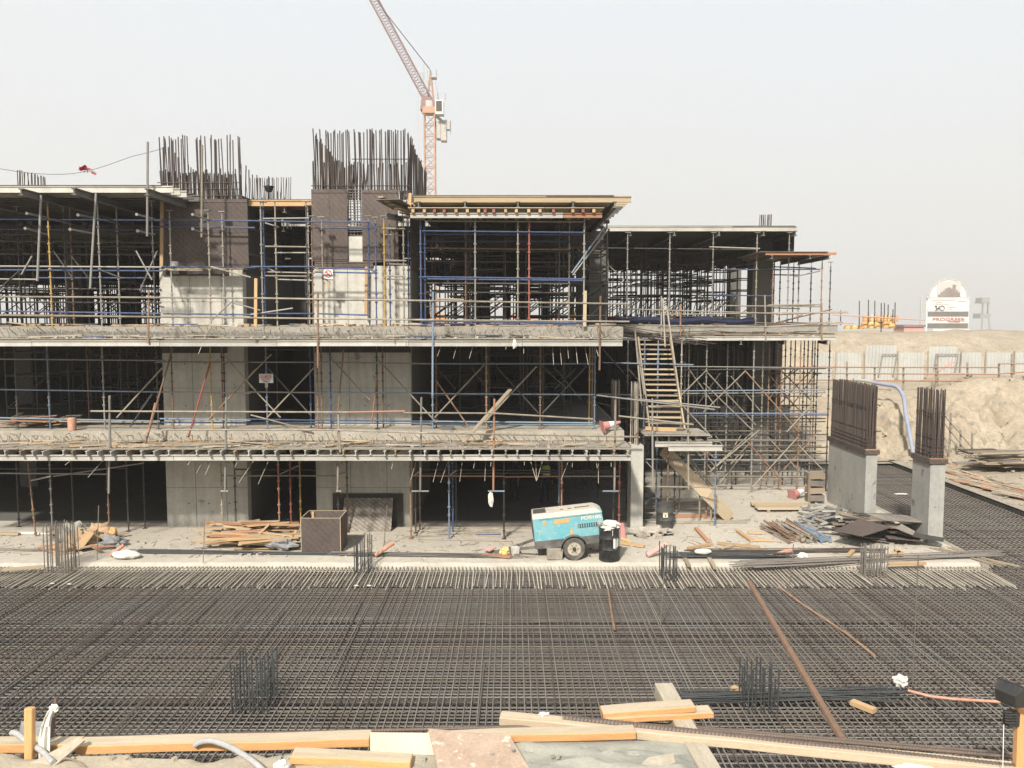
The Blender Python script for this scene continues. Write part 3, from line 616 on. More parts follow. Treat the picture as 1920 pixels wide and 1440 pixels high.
# small timber-edged deck high on the right wing
zq=P(1490,474,33.0).z
t=T('formwork_deck','small timber formwork shelf jutting from the right wing','formwork',(11.3,33,zq),'formwork decks')
block2('plywood_sheet',(PX(1418,33),32.6,zq),(PX(1545,33),36.0,zq+.02),M_['ply_grey'],t)
for i in range(9): beam('joist',(PX(1430,33),32.7+i*.4,zq-.06),(PX(1562,33)-.07*i+R.uniform(-.03,.03),32.7+i*.4,zq-.06),.08,.10,M_['timber_red' if i in(0,3,6) else 'timber_old'],t)
for q in (1440,1510,1545): ibeam('main_beam',(PX(q,33),32.5,zq-.2),(PX(q,33),36,zq-.2),.16,.09,M_['joist_grey'],t)
# ---- edge platforms of the two lower decks
def platform(label,x0,x1,ya,yb,z,jn,mt_ply,beam_mt='alu',joists=True,split=None):
    t=T('edge_platform',label,'formwork',((x0+x1)/2,ya,z),'edge platforms')
    n=max(1,round((x1-x0)/2.44))
    for i in range(n):
        a=x0+(x1-x0)*i/n; b=x0+(x1-x0)*(i+1)/n
        block2('plywood_sheet',(a+.004,ya+R.uniform(0,.06),z-.02),(b-.004,yb+.04,z+R.uniform(-.002,.0)),M_[mt_ply],t)
    if joists:
        for i in range(jn):
            x=x0+(x1-x0)*(i+.5+R.uniform(-.12,.12))/jn; ibeam('joist',(x+R.uniform(-.03,.03),ya-.12+R.uniform(-.12,.10),z-.10),(x,yb+1.2,z-.10),.14,.065,M_['timber_old' if i%4==0 else 'alu'],t)
    zb=z-.115-(.14 if joists else .02); segs=split or [x0,x1]
    for i in range(len(segs)-1): ibeam('edge_beam',(segs[i]+.004,ya+.02,zb+.004*(i%2)),(segs[i+1]-.004,ya+.02,zb+.004*(i%2)),.165,.09,M_[beam_mt],t)
    return t
platform('edge platform of joists and a pale beam round the first upper floor',-17.5,3.5,23.75,25.3,2.98,54,'concrete_edge',split=[-17.5,-9.8,-8.0,-2.0,0.6,3.45])
platform('edge platform with a pale continuous beam below the second upper floor',-17.5,3.2,24.0,25.0,6.16,0,'concrete_edge',joists=False,split=[-17.5,-13.9,-10.2,-6.8,-3.0,0.3,3.2])
platform('edge platform under the set-back right wing floor',PX(1150,31.6)+.1,PX(1575,31.6),31.5,32.4,6.14,0,'concrete_edge',joists=False,split=[PX(1150,31.6)+.1,PX(1395,31.6),PX(1570,31.6)])
for k,(q,) in enumerate(((1335,),(1418,),(1500,),(1580,))): 
    x=PX(q,31.3); ibeam('bearer_beam',(x-.55,31.15,5.86),(x,33.5,5.86),.17,.1,M_['joist_grey'],bpy.data.objects['edge_platform.002'])
# brown plywood shutters on the cores
def shutter(label,px0,px1,py0,py1,Y=None,dz=.0,mt='ply_dark',lean=0):
    Y=Y or YW-.03; a=P(px0,py1,Y); b=P(px1,py0,Y)
    t=T('wall_shutter',label,'formwork',((a.x+b.x)/2,Y,a.z)); ny_=2 if b.z-a.z>.5 else 1
    for iy in range(ny_):
        for ix in range(2):
            d_=R.uniform(0,.006); block2('panel',(a.x+(b.x-a.x)*ix/2+.003,Y-.02-d_,a.z+(b.z-a.z)*iy/ny_+.003),(a.x+(b.x-a.x)*(ix+1)/2-.003,Y+.003,a.z+(b.z-a.z)*(iy+1)/ny_-.003),M_[mt],t)
    for f in (.04,.96): beam('edge_batten',(a.x+.02,Y-.03,a.z+(b.z-a.z)*f),(b.x-.02,Y-.03,a.z+(b.z-a.z)*f),.02,.05,M_[mt],t)
    return t
shutter('brown plywood shutter across the first core, left half',306,384,372,500); shutter('brown plywood shutter across the first core, right half',385,464,373,500)
shutter('brown plywood shutter on the second core left of the bare bars',586,651,355,490); shutter('brown plywood shutter on the second core right of the bare bars',680,746,356,492)
shutter('narrow brown shutter strip below the gap in the second core',590,700,492,500)
for nm,x,zz0,z1 in (('dark side shutter of the first core',XA1+.02,ZA-.1,zA+.1),('dark side shutter of the second core',XB1+.02,ZB-.1,zB-.3)):
    t=T('wall_shutter',nm,'formwork',(x,YW+2,zz0)); block2('panel',(x,YW+.0,zz0),(x+.025,YW+4.5,z1),M_['dark_form' if 'first' in nm else 'ply_dark'],t)
    for f in (.25,.6): beam('waler',(x+.05,YW+.1,zz0+(z1-zz0)*f),(x+.05,YW+4.4,zz0+(z1-zz0)*f),.05,.08,M_['ply_dark'],t)
# wooden battens standing at the cores
for (px,py0,py1,Y,wd,mt,lb) in ((303,375,500,26.3,.10,'timber_new','timber batten upright at the edge of the first core'),(479,522,628,25.2,.09,'timber_new','orange timber post standing on the floor between the cores'),(686,500,592,26.4,.09,'timber_new','orange timber strip against the second core wall'),(768,362,392,25.8,.09,'timber_new','short timber post at the corner of the middle roof deck'),(1096,545,612,24.9,.1,'timber_pale','pale timber post by the floor edge at the middle bay end')):
    a=P(px,py1,Y); b=P(px+1,py0,Y); tag(beam('timber_post',a,b,wd,.06,M_[mt],up=Vector((0,1,0))),lb,'timber')

# dark header boards over the core walls
for (px0,px1,py0,py1,lb) in ((303,425,648,662,'dark header board above the first core wall on the middle floor'),(590,770,648,661,'dark header board above the second core wall on the middle floor'),(305,428,505,517,'dark ply strip at the top of the first core concrete')):
    a=P(px0,py1,YW-.05); b=P(px1,py0,YW-.05); tag(block2('header_board',(a.x,YW-.05,a.z),(b.x,YW-.012,b.z),M_['dark_form']),lb,'formwork')
# ================================================================ scaffolding
PM=lambda k: M_[{'g':'galv','d':'pipe_dusty','k':'pipe_dark','b':'pipe_blue','l':'pipe_lblue','r':'pipe_red','o':'pipe_orange','y':'pipe_yellow','u':'pipe_rust'}[k]]
def scaf(label, Y, posts=(), ledgers=(), braces=(), zb=None, zt=None, cross=None, group='scaffold bays', name='scaffold', cat='scaffold'):
    t=T(name,label,cat,(P(posts[0][0],600,Y).x,Y,zb or 0),group)
    for p in posts:                                    # (px, mat) or (px, mat, Yoffset) or (px0,py0,px1,py1,mat)
        if len(p)>=5:
            a=P(p[0],p[1],Y); b=P(p[2],p[3],Y); standard('standard',a,(b-a).length,PM(p[4]),t,lean=b-a)
        else:
            yy=Y+(p[2] if len(p)>2 else 0); x=P(p[0],P_mid(zb,zt,yy),yy).x
            standard('standard',(x,yy,zb),zt-zb,PM(p[1]),t)
            if zt>zb+2.2:                              # screw jack and fork head
                rod('jack',(x,yy,zt-.02),(x,yy,zt+.16),.017,M_['galv'],t); block('fork_head',(x,yy,zt+.17),(.2,.14,.02),M_['galv'],t)
    for l in ledgers:
        off=l[5] if len(l)>5 else 0
        rod('ledger',P(l[0],l[1],Y-.03+off),P(l[2],l[3],Y-.03+off),.024,PM(l[4]),t)
    for l in braces:
        off=l[5] if len(l)>5 else -.06
        rod('brace',P(l[0],l[1],Y+off),P(l[2],l[3],Y+off),.024,PM(l[4]),t)
    if cross:
        for (px,py,mt) in cross: a=P(px,py,Y); rod('ledger',a,(a.x,a.y+1.25,a.z),.024,PM(mt),t)
    return t
def P_mid(zb,zt,Y): return 600-((zb+zt)/2-CAMZ)/Y*FPX
# --- top floor
scaf('scaffold bay with one yellow upright in the top floor left wing',25.3,[(-30,'g'),(94,'y'),(187,'g'),(288,'k'),(36,'k',1.2),(123,'k',1.2),(135,'u',1.3),(222,'g',1.2)],
  [(-20,411,305,413,'b'),(-20,440,300,437,'k',1.2),(-20,499,303,501,'g'),(-20,506,303,508,'b'),(-20,523,72,524,'g'),(70,521,290,521,'b',1.2),(-20,583,300,588,'b'),(-20,590,180,592,'u',.6),(110,462,300,463,'k',1.2),(-20,452,302,455,'k',1.25),(-20,476,302,478,'k',1.3),(-20,540,302,543,'k',1.3),(-20,430,302,431,'b',1.1),(-20,566,302,568,'k',1.2)],
  [(-5,545,36,508,'k'),(100,470,135,520,'k',.9),(135,482,173,530,'k',.9),(185,505,230,522,'k'),(255,470,285,525,'g'),(295,470,262,545,'g',.9),(60,480,40,515,'g')],Z2,10.1,cross=[(94,411,'g'),(187,411,'g'),(288,411,'g'),(94,500,'b'),(187,500,'b'),(288,500,'b')])
scaf('scaffold of blue rails in front of the first core shutter',25.9,[(321,'g'),(393,'d'),(419,'g',.3)],[(290,412,478,414,'b'),(290,425,478,427,'b',.4),(303,500,480,502,'b'),(303,506,380,507,'d'),(306,588,470,590,'b'),(306,593,470,594,'d',.3)],[(436,564,395,602,'g'),(438,568,488,582,'g'),(395,500,470,520,'d',-.4)],Z2,9.9)
scaf('scaffold tower standing between the two cores',25.7,[(491,'g'),(496,'b',.2),(518,'d'),(576,'k'),(579,'g',.9)],[(493,410,580,409,'g'),(470,414,590,416,'b',-.2),(497,462,575,463,'d'),(520,474,580,474,'g',.8),(470,500,590,500,'b',-.1),(497,510,590,512,'g',.3),(497,517,575,518,'d'),(520,524,585,526,'g',.8),(470,588,590,588,'b')],[(497,418,523,426,'g'),(470,590,549,578,'g',-.3),(497,500,520,512,'g')],Z2,10.15)
scaf('scaffold of brown and blue uprights before the second core',25.7,[(586,'u'),(605,'d',.25),(692,'b'),(705,'b',.3),(721,'y'),(731,'b',.5),(757,'d'),(766,'b',.3)],
  [(586,415,694,416,'b'),(590,427,706,428,'b',.3),(586,502,694,505,'b'),(590,510,706,512,'b',.3),(595,588,694,591,'b'),(723,428,760,429,'d'),(722,440,760,442,'d',.3),(721,488,762,489,'d'),(725,495,764,496,'d',.3),(722,517,760,518,'d'),(725,523,764,524,'d',.3)],
  [(694,417,706,428,'b'),(694,505,708,512,'b'),(586,500,606,510,'d')],Z2,9.7)
scaf('wide scaffold frame of blue rails and an orange upright in the middle bay',25.4,[(789,'b'),(797,'b',.15),(891,'g'),(971,'d'),(992,'r'),(1095,'g'),(873,'u',1.4),(882,'k',2.2),(1067,'d',1.4)],
  [(796,414,1097,416,'d'),(792,433,1096,436,'b'),(795,439,1090,440,'b',.8),(793,465,1068,468,'u',1.3),(797,470,1070,471,'k',1.4),(790,519,1094,523,'b'),(792,523,1094,526,'b',.25),(796,531,1070,532,'k',1.4),(796,452,1070,453,'b',1.4),(796,490,1070,492,'k',1.5),(796,548,1070,549,'k',1.5),(796,575,1070,576,'k',1.5),(790,602,1094,606,'b'),(792,606,1094,609,'b',.25)],
  [(1134,425,1072,512,'l',.5),(1140,430,1074,516,'g',.8)],Z2,9.75,cross=[(789,433,'b'),(891,433,'b'),(971,433,'b'),(1095,433,'b'),(789,520,'b'),(1095,520,'b')])
scaf('row of slender props under the right wing roof edge',33.4,[(1176,'g'),(1255,'g'),(1336,'g'),(1418,'d'),(1478,'g')],[(1130,465,1420,468,'k',.6),(1360,505,1460,506,'b'),(1330,553,1450,555,'b'),(1230,590,1590,585,'d',-1.5),(1250,616,1560,604,'d',-1.5),(1340,573,1540,575,'d',-1.4)],[(1127,484,1170,525,'g',-.4),(1170,525,1100,600,'g',-.4),(1330,463,1425,466,'d',-.5)],Z2,10.0)
scaf('open scaffold corner tower at the right wing end',33.2,[(1448,'u'),(1462,'k',1.2),(1477,'g'),(1487,'k',2),(1497,'g',1.0),(1520,'k',2),(1540,'u'),(1556,'k',1.8)],[(1440,505,1538,505,'b'),(1446,515,1500,516,'k',.8),(1440,572,1540,571,'d'),(1446,577,1500,579,'k',.8),(1490,519,1538,508,'g'),(1425,610,1540,606,'l'),(1446,500,1530,503,'k',1.8),(1450,573,1528,574,'k',1.8),(1455,590,1568,585,'u',-.6)],[(1430,618,1505,590,'u'),(1455,605,1560,580,'u',-.4)],Z2,8.95)
# galvanised tubes leaning and standing along the top floor edge
def tube(name,label,p,q,r,k,group=None): return tag(rod(name,p,q,r,PM(k) if len(k)==1 else M_[k]),label,'tube',group)
tube('steel_tube','galvanised tube leaning under the left roof deck, nearest the picture edge',P(77,366,24.5),P(70,527,24.3),.035,'g')
tube('steel_tube','second galvanised tube leaning under the left roof deck',P(180,363,24.5),P(169,541,24.3),.035,'g')
tube('steel_tube','tall vertical tube rising above the roof deck by the first core',P(277,266,24.3),P(276,443,24.3),.035,'g')
tube('steel_tube','tall vertical tube rising in front of the first core bars',P(379,272,25.5),P(378,445,25.5),.035,'d')
for i,(px,py,qx,qy) in enumerate(((50,400,92,409),(47,428,90,440),(146,403,178,409),(131,430,175,438),(256,402,290,411),(258,433,290,440),(361,402,390,412),(361,429,390,441))):
    t=T('tie_tube','short tie tube with round end cap, %s at the %s'%(('upper','lower')[i%2],('yellow scaffold upright','second leaning tube','tall tube by the first core','first core shutter')[i//2]),'tube',P(px,py,24.0),'tie tubes poking out of the top floor scaffold')
    a,b=P(px,py,24.0),P(qx,qy,25.4); rod('tube',a,b,.026,PM('g'),t); rod('end_cap',a,a+(b-a).normalized()*.02,.042,PM('g'),t)
# --- middle floor: one scaffold per bay
zb1,zt1=Z1,5.85; Yq=25.7
scaf('dark prop bay in the middle floor left wing',Yq,[(-20,'k'),(30,'k'),(91,'l'),(194,'g'),(69,'k',1.2),(129,'k',1.2),(165,'u',1.2),(227,'k',1.2),(258,'k',1.2),(295,'k')],[(-20,673,310,676,'g'),(-20,730,305,735,'l'),(-20,783,300,790,'l'),(-20,789,305,792,'d',.2)],[(305,689,219,783,'d'),(286,738,244,800,'k'),(300,715,262,770,'k',.3)],zb1,zt1)
scaf('scaffold bay before the first core wall with a yellow upright',Yq,[(323,'u'),(396,'y'),(421,'k'),(417,'u',.3)],[(290,679,470,679,'g'),(300,735,470,737,'g'),(300,785,470,788,'l'),(300,792,470,793,'b',.1)],[(480,692,392,786,'u'),(418,664,480,733,'d',-.1)],zb1,zt1)
scaf('scaffold bay between the cores carrying the keep out sign',Yq,[(500,'l'),(520,'k',1.2),(582,'b',.3),(595,'u')],[(465,679,600,679,'g'),(465,735,600,736,'g'),(465,786,590,788,'b'),(465,793,590,793,'l',.15),(500,655,590,656,'k',1.0)],[(441,733,509,664,'d'),(468,721,526,783,'d'),(592,686,501,783,'d'),(502,689,582,778,'k'),(470,778,585,808,'timber'[0:1] and 'd',-.5)],zb1,zt1)
scaf('scaffold bay before the second core wall with blue upright',Yq,[(603,'u'),(620,'b'),(707,'k'),(718,'u',.2)],[(590,679,812,682,'g'),(590,735,812,737,'l'),(590,788,812,790,'b'),(590,793,812,794,'l',.15)],[(618,669,693,750,'d'),(709,674,818,792,'d'),(644,656,633,778,'u'),(708,700,697,795,'o')],zb1,zt1)
scaf('wide braced scaffold bay of the middle floor below the blue rails',Yq,[(811,'l'),(818,'u',.3),(912,'u'),(917,'k',.5),(1013,'u'),(1018,'k',.8),(1115,'l'),(862,'k',2.4),(975,'k',2.4),(1105,'y',.8),(1110,'u',.9)],[(806,682,1115,682,'l'),(806,738,1115,740,'l'),(806,741,1115,739,'k',1.3),(806,790,1112,793,'l'),(806,796,1112,797,'l',.15)],[(818,714,882,805,'u'),(909,683,815,783,'d'),(929,686,1010,775,'k'),(1006,687,911,789,'d'),(1100,686,1017,775,'k'),(1015,686,1062,728,'k',.9),(820,690,855,730,'k',1.2),(885,690,935,760,'k',1.2),(1040,690,1090,750,'k',1.2),(1080,690,1040,730,'k',1.2)],zb1,zt1)
for (px,py,qx,qy,k,lb) in ((324,653,273,830,'u','rust tube leaning against the first core at the middle floor'),(394,680,353,820,'r','red tube leaning across the first core wall'),(291,756,278,812,'o','short orange tube leaning at the middle floor edge')): tube('steel_tube',lb,P(px,py,25.2),P(qx,qy,24.6),.03,k)
tag(beam('plank',P(957,730,25.4),P(868,830,24.4),.16,.04,M_['timber_old']),'weathered plank leaning across the middle floor opening','plank')
# --- ground floor props
scaf('row of shoring props under the first floor edge, left of the first core',25.3,[(52,866,70,1030,'u'),(96,'g'),(136,'k',.8),(203,'u'),(239,'k',.6),(270,'k',1.0),(33,'k',1.2)],[(-20,887,205,889,'g'),(-20,879,240,878,'k',.8),(58,901,96,893,'g',-.6),(100,893,270,868,'g',.3)],[],0,2.35)
scaf('pair of shoring props at the first core with a hanging tube',25.3,[(416,'d'),(441,'k',.4)],[(416,892,632,892,'d'),(440,880,590,881,'k',.8)],[],0,2.35)
scaf('three coloured shoring props between the cores at ground level',25.3,[(523,'o'),(545,'r',.1),(563,'y',.5)],[(523,890,562,872,'g',.2)],[],0,2.35)
scaf('shoring props before the second core wall at ground level',25.3,[(634,'k'),(651,'u',.5)],[(632,890,652,884,'d')],[],0,2.35)
scaf('shoring frame of five props in front of the open ground bay',25.0,[(770,'u'),(779,'k',.7),(787,'u',1.0),(842,'l'),(849,'b',.7),(855,'k',1.3),(945,'k'),(1053,'o'),(1048,'l',.7),(1161,'r'),(1150,'k',.8)],[(773,892,945,893,'o'),(945,894,1053,893,'o'),(1053,893,1162,893,'g'),(773,880,1160,883,'k',.9),(773,888,1160,886,'k',1.2),(770,1012,1050,1013,'d',.02),(775,1003,940,1003,'b',.5),(782,990,1000,990,'d',1.3),(770,1016,842,1016,'d',-.05)],[(775,893,786,884,'g'),(842,893,856,881,'g')],0,2.35)
# long edge tubes that hang past the platform, with cross tubes
for (px,py0,py1,k,cx0,cx1,lb) in ((206,742,925,'g',0,0,'long tube clamped at the floor edge left of the first core'),(424,745,922,'g',414,428,'long tube clamped at the floor edge before the first core'),(635,776,922,'d',630,640,'bent long tube clamped at the edge before the second core'),(790,745,922,'g',772,804,'long tube clamped at the edge right of the second core'),(927,748,920,'o',915,946,'long rusty tube at the floor edge that carries a white rag'),(1154,750,922,'d',1130,1160,'long tube clamped at the floor edge near the corner column')):
    t=T('edge_tube',lb,'tube',P(px,py1,23.9),'long edge tubes'); rod('tube',P(px,py0,23.75),P(px-2,py1,24.1),.03,PM(k),t)
    if cx0: rod('cross_tube',P(cx0,921,24.1),P(cx1,921,24.1),.024,PM('l' if px>900 else 'g'),t)
# --- guard rails along the floor edges
def rail(label,rails,posts,Y,group='edge guard rails'):
    t=T('guard_rail',label,'guard rail',P(posts[0][0],posts[0][2],Y),group)
    for (pts,k) in rails:
        for i in range(len(pts)-1): rod('rail',P(*pts[i],Y),P(*pts[i+1],Y-.0),.025,PM(k),t)
    for (px,y0,y1,k,*dx) in posts: rod('post',P(px,y0,Y+.05),P(px+(dx[0] if dx else 0),y1,Y+.05),.03,PM(k),t)
    return t
rail('double pale guard rail along the second upper floor',[([(-20,556),(480,559),(812,564),(1180,570)],'d'),([(-20,591),(480,596),(812,600),(1180,603)],'d'),([(820,560),(870,562)],'d')],[(279,545,644,'u',-1),(596,550,690,'u'),(812,547,742,'l',-1),(1126,555,694,'u',-2)],23.9)
rail('double guard rail of rusty and red tubes along the first upper floor',[([(170,771),(420,772),(650,773)],'d'),([(650,773),(760,771)],'o'),([(756,774),(930,775)],'d'),([(930,775),(1112,786)],'d'),([(310,806),(620,806)],'d'),([(620,806),(800,812),(1190,819)],'d')],[(205,742,838,'g',2),(424,745,842,'g'),(634,775,848,'d',4)],23.7)
rail('guard rail along the right wing floor edge',[([(1160,579),(1460,588),(1590,586)],'d'),([(1160,609),(1440,613),(1580,604)],'d')],[(1240,555,640,'d'),(1276,570,640,'u'),(1434,553,640,'d',2),(1541,568,640,'u')],31.4)
# --- right wing: tall braced scaffold from ground to the wing floor
zz=5.75
scaf('tall braced scaffold wall in front of the right wing',31.9,[(1323,'g'),(1411,'g'),(1498,'u'),(1283,'k',.5),(1552,'k',.3)],
 [(1265,687,1560,690,'g'),(1265,733,1548,731,'l'),(1200,749,1335,763,'g',-2),(1290,775,1550,775,'l'),(1290,779,1550,778,'b',.3),(1270,824,1545,826,'g'),(1280,862,1540,862,'g'),(1200,892,1540,894,'d'),(1290,910,1530,910,'d',.4),(1290,845,1540,846,'d',.8)],
 [(1323,696,1269,749,'d'),(1324,696,1417,797,'d'),(1398,695,1319,773,'d'),(1398,696,1498,810,'u'),(1548,731,1475,810,'d'),(1319,718,1411,807,'d'),(1271,751,1335,820,'d'),(1424,806,1332,884,'d'),(1496,820,1411,913,'d'),(1401,828,1469,905,'o'),(1496,834,1542,880,'d'),(1411,810,1335,880,'d',.5)],0,zz)
scaf('second scaffold row behind the tall braced one',33.2,[(1300,'k'),(1345,'k'),(1382,'k'),(1440,'u'),(1455,'u'),(1470,'k'),(1488,'u'),(1512,'k'),(1530,'k')],
 [(1270,700,1540,700,'k'),(1270,742,1540,743,'k'),(1270,785,1540,785,'k'),(1270,808,1540,808,'d'),(1270,835,1540,836,'d'),(1270,853,1540,853,'d'),(1270,870,1540,871,'k'),(1270,884,1540,884,'d'),(1440,690,1530,692,'u'),(1440,770,1530,770,'k')],
 [(1440,700,1490,760,'u'),(1490,690,1440,750,'u'),(1450,720,1520,790,'k'),(1530,700,1470,780,'k'),(1340,815,1380,870,'d'),(1390,815,1350,880,'d'),(1500,690,1440,730,'u',.5),(1480,800,1530,860,'d'),(1300,820,1340,860,'d')],0,5.9)
scaf('cluttered inner scaffold row with many low rails under the right wing',32.6,[(1290,'d'),(1306,'k'),(1362,'g'),(1374,'k'),(1428,'d'),(1463,'u'),(1520,'d')],
 [(1265,694+i*q_,1548,694+i*q_+R.uniform(-3,3),R.choice('dkgdk')) for i,q_ in ((0,10),(4,11),(8,11),(9,11),(11,11),(12,11),(13,11.2),(14,11),(15,11.3),(16,11.1),(17,11.2),(18,11.1))],
 [(1290,690,1340,760,'d'),(1350,700,1300,770,'k'),(1370,705,1425,770,'d'),(1290,815,1345,880,'d'),(1370,870,1420,815,'d'),(1440,820,1500,885,'d'),(1530,815,1470,880,'u'),(1380,760,1340,815,'k'),(1305,845,1350,900,'d'),(1395,850,1350,905,'d')],0,5.85)
scaf('third scaffold row deep under the right wing',35.0,[(1330,'k'),(1365,'k'),(1400,'k'),(1450,'k'),(1480,'k'),(1505,'k'),(1525,'u')],
 [(1300,690,1530,690,'k'),(1300,720,1530,720,'k'),(1300,760,1530,760,'k'),(1300,800,1530,800,'k'),(1300,830,1530,830,'k'),(1300,848,1530,848,'k')],[(1460,690,1520,750,'k'),(1525,690,1460,760,'u'),(1440,760,1500,830,'k')],0,5.9)
scaf('scaffold around the stair between middle bay and right wing',28.6,[(1176,'k',.4),(1207,'l',.2),(1232,'l'),(1276,'d')],[(1130,680,1300,684,'l'),(1120,739,1240,742,'l',.3),(1175,746,1350,764,'g',-1.2),(1100,750,1180,770,'k',.5)],[(1130,655,1170,700,'k'),(1176,690,1240,760,'k',.5)],0,5.9)
scaf('scaffold under the stair landing with a light blue upright',26.7,[(1252,'u'),(1341,'l'),(1240,'k',.9),(1265,'k',.9),(1208,'k',.6),(1325,'u',.9)],[(1206,861,1340,864,'l'),(1206,912,1345,914,'d'),(1215,855,1320,857,'k',.9),(1206,935,1265,936,'k',.8),(1206,962,1265,962,'d',.9),(1206,975,1250,975,'d',.2),(1206,987,1240,987,'d',.1)],[(1268,836,1332,914,'d',.6),(1275,836,1336,912,'d',.7),(1210,864,1240,897,'g')],0,2.6)
for (px,y0,y1,k,lb) in ((1223,747,916,'g','grey guard post left of the landing'),(1290,760,918,'d','pale guard post at the landing middle')): 
    tube('guard_post',lb,P(px,y0,25.9),P(px+1,y1,25.9),.03,k)
rail('slanting guard rail round the stair landing',[([(1118,741),(1340,768)],'g'),([(1160,780),(1300,796)],'d'),([(1090,819),(1200,820)],'u'),([(1210,791),(1290,796)],'d')],[(1154,750,842,'d')],25.6)
# ================================================================ shoring towers inside
def tower_mesh(h, w_, mt, lv, r=.026, jack=True):
    m=MB()
    for a in (0,w_):
        for b in (0,w_): m.bar((a,b,0),(a,b,h),r,5); m.box((a,b,h+.05),(.16,.16,.1))
    for z in lv:
        for (p,q) in (((0,0),(w_,0)),((w_,0),(w_,w_)),((w_,w_),(0,w_)),((0,w_),(0,0))): m.bar((*p,z),(*q,z),r*.95,5)
    for i in range(len(lv)-1):
        if i==0: m.bar((0,-.03,lv[i]),(w_,-.03,lv[i+1]),r*.8,4); m.bar((w_+.03,0,lv[i+1]),(w_+.03,w_,lv[i]),r*.8,4)
    return m.mesh('shoring_tower', mt)
TM2=[tower_mesh(3.42,1.3,M_['pipe_dark'],(.3,1.3,1.9,2.35,2.8,3.2)),tower_mesh(3.42,1.6,M_['pipe_dark'],(.35,1.5,2.0,2.6,3.1)),tower_mesh(3.42,1.2,M_['pipe_dark'],(.3,1.2,2.2,3.0))]
TM1=[tower_mesh(2.55,1.3,M_['pipe_dark'],(.3,1.1,2.2)),tower_mesh(2.55,1.5,M_['pipe_dark'],(.4,1.5,2.3))]
ORD=['front','second','third','fourth','fifth','sixth','seventh','eighth','ninth']; ORC=['first','second','third','fourth','fifth','sixth','seventh','eighth']
def towers(xs,ys,z,meshes,place_,group,skip=.0):
    for jx,x in enumerate(xs):
        for jy,y in enumerate(ys):
            if R.random()<skip: continue
            if XA0-1.7<x<XA1+.3 and 25<y<32.8: continue
            if XB0-1.7<x<XB1+.3 and 25<y<32.8: continue
            o=bpy.data.objects.new('shoring_tower', R.choice(meshes)); place(o, Matrix.Translation((x+R.uniform(-.3,.3),y+R.uniform(-.25,.25),z)) @ Matrix.Rotation(R.uniform(-.03,.03),4,'Z')); tag(o,'dark shoring tower, %s row, %s column from the left, %s'%(ORD[jy],ORC[jx],place_),'shoring',group)
fr=lambda a,b,s:[a+s*i for i in range(int((b-a)/s)+1)]
towers(fr(-22,-11.8,1.9),fr(28.5,47,2.5),Z2,TM2,'top floor left wing','shoring towers of the top floor left wing',.12)
towers(fr(-2.7,1.7,1.45),fr(28.2,47.5,2.2),Z2,TM2,'top floor middle bay','shoring towers of the top floor middle bay',.1)
towers(fr(4.2,9.9,1.4),fr(36.4,47.5,2.4),Z2,TM2,'right wing top floor','shoring towers of the right wing top floor',.22)
towers(fr(-10.5,-4,2.2),fr(34,47,3),Z2,TM2,'behind the two cores','shoring towers behind the cores',.2)
towers(fr(-17,-11.6,2.4),fr(28.2,33,2.4),Z1,TM1,'middle floor left wing','shoring towers of the middle floor left wing',.1)
towers(fr(-2.6,2.0,1.7),fr(28.4,36,2.2),Z1,TM1,'middle floor right of the cores','shoring towers of the middle floor',.1)
towers([-7.9],[28.5,31],Z1,TM1,'middle floor between the cores','shoring towers between the cores')
towers(fr(5.2,10.8,1.35),[36.4,39.6,41.6],0,[tower_mesh(5.8,1.4,M_['pipe_dark'],(.4,1.4,2.4,3.4,4.4,5.4))],'ground under the right wing','tall shoring towers under the right wing')
towers([3.2,1.2],[31,33.5,36],0,TM1,'deep in the ground bay','shoring towers of the ground floor')
# ================================================================ stair, landing, ramp
xl,xr=4.55,5.62
t=T('wooden_stair','steep pale timber stair rising from the landing to the wing floor','stair',(5.1,27,3.05))
a0,a1=Vector((xl,27.0,3.1)),Vector((xl,29.7,5.95)); d=Vector((xr-xl,0,0))
beam('stringer',a0+Vector((-.04,0,0)),a1+Vector((-.04,0,.1)),.05,.16,M_['timber_old'],t); beam('stringer',a0+d+Vector((.04,0,0)),a1+d+Vector((.04,0,.1)),.05,.16,M_['timber_pale'],t)
for i in range(17):
    p=a0.lerp(a1,(i+.3)/17); block('tread',(p.x+(xr-xl)/2,p.y-.03,p.z+R.uniform(-.008,.008)),(xr-xl-.02,.2,.045),M_['timber_pale' if i%3 else 'timber_old'],t,rz=R.uniform(-.01,.01),ry=R.uniform(-.012,.012))
for (px,py,qx,qy,k,lb) in ((1190,610,1203,760,'d','long tube used as stair handrail on the outer side'),(1250,575,1283,800,'d','long tube used as stair handrail on the far side'),(1193,640,1208,740,'g','short tube beside the stair top'),(1243,560,1247,650,'d','upright tube at the stair head')):
    tube('steel_tube',lb,P(px,py,30.2),P(qx,qy,27.2),.028,k)
t=T('stair_landing','small formwork table used as stair landing, with white beams','landing',(5.6,26.2,2.9))
zl=P(1270,812,26.6).z
block2('deck_sheet',(P(1208,812,26).x,25.9,zl),(P(1330,812,26).x,27.6,zl+.03),M_['concrete_edge'],t)
for q in (1232,1254,1278,1304,1326): ibeam('joist',(P(q,818,26).x,25.95,zl-.10),(P(q,818,26).x,27.5,zl-.10),.17,.08,M_['joist_grey'],t)
ibeam('main_beam',(P(1228,826,26).x,25.98,zl-.27),(P(1335,826,26).x,25.98,zl-.27),.16,.1,M_['alu'],t); ibeam('main_beam',(P(1253,833,25.8).x,25.78,zl-.36),(P(1354,833,25.8).x,25.78,zl-.36),.18,.1,M_['alu'],t)
beam('toe_board',P(1210,803,26.9),P(1268,806,26.9),.05,.12,M_['timber_new'],t)
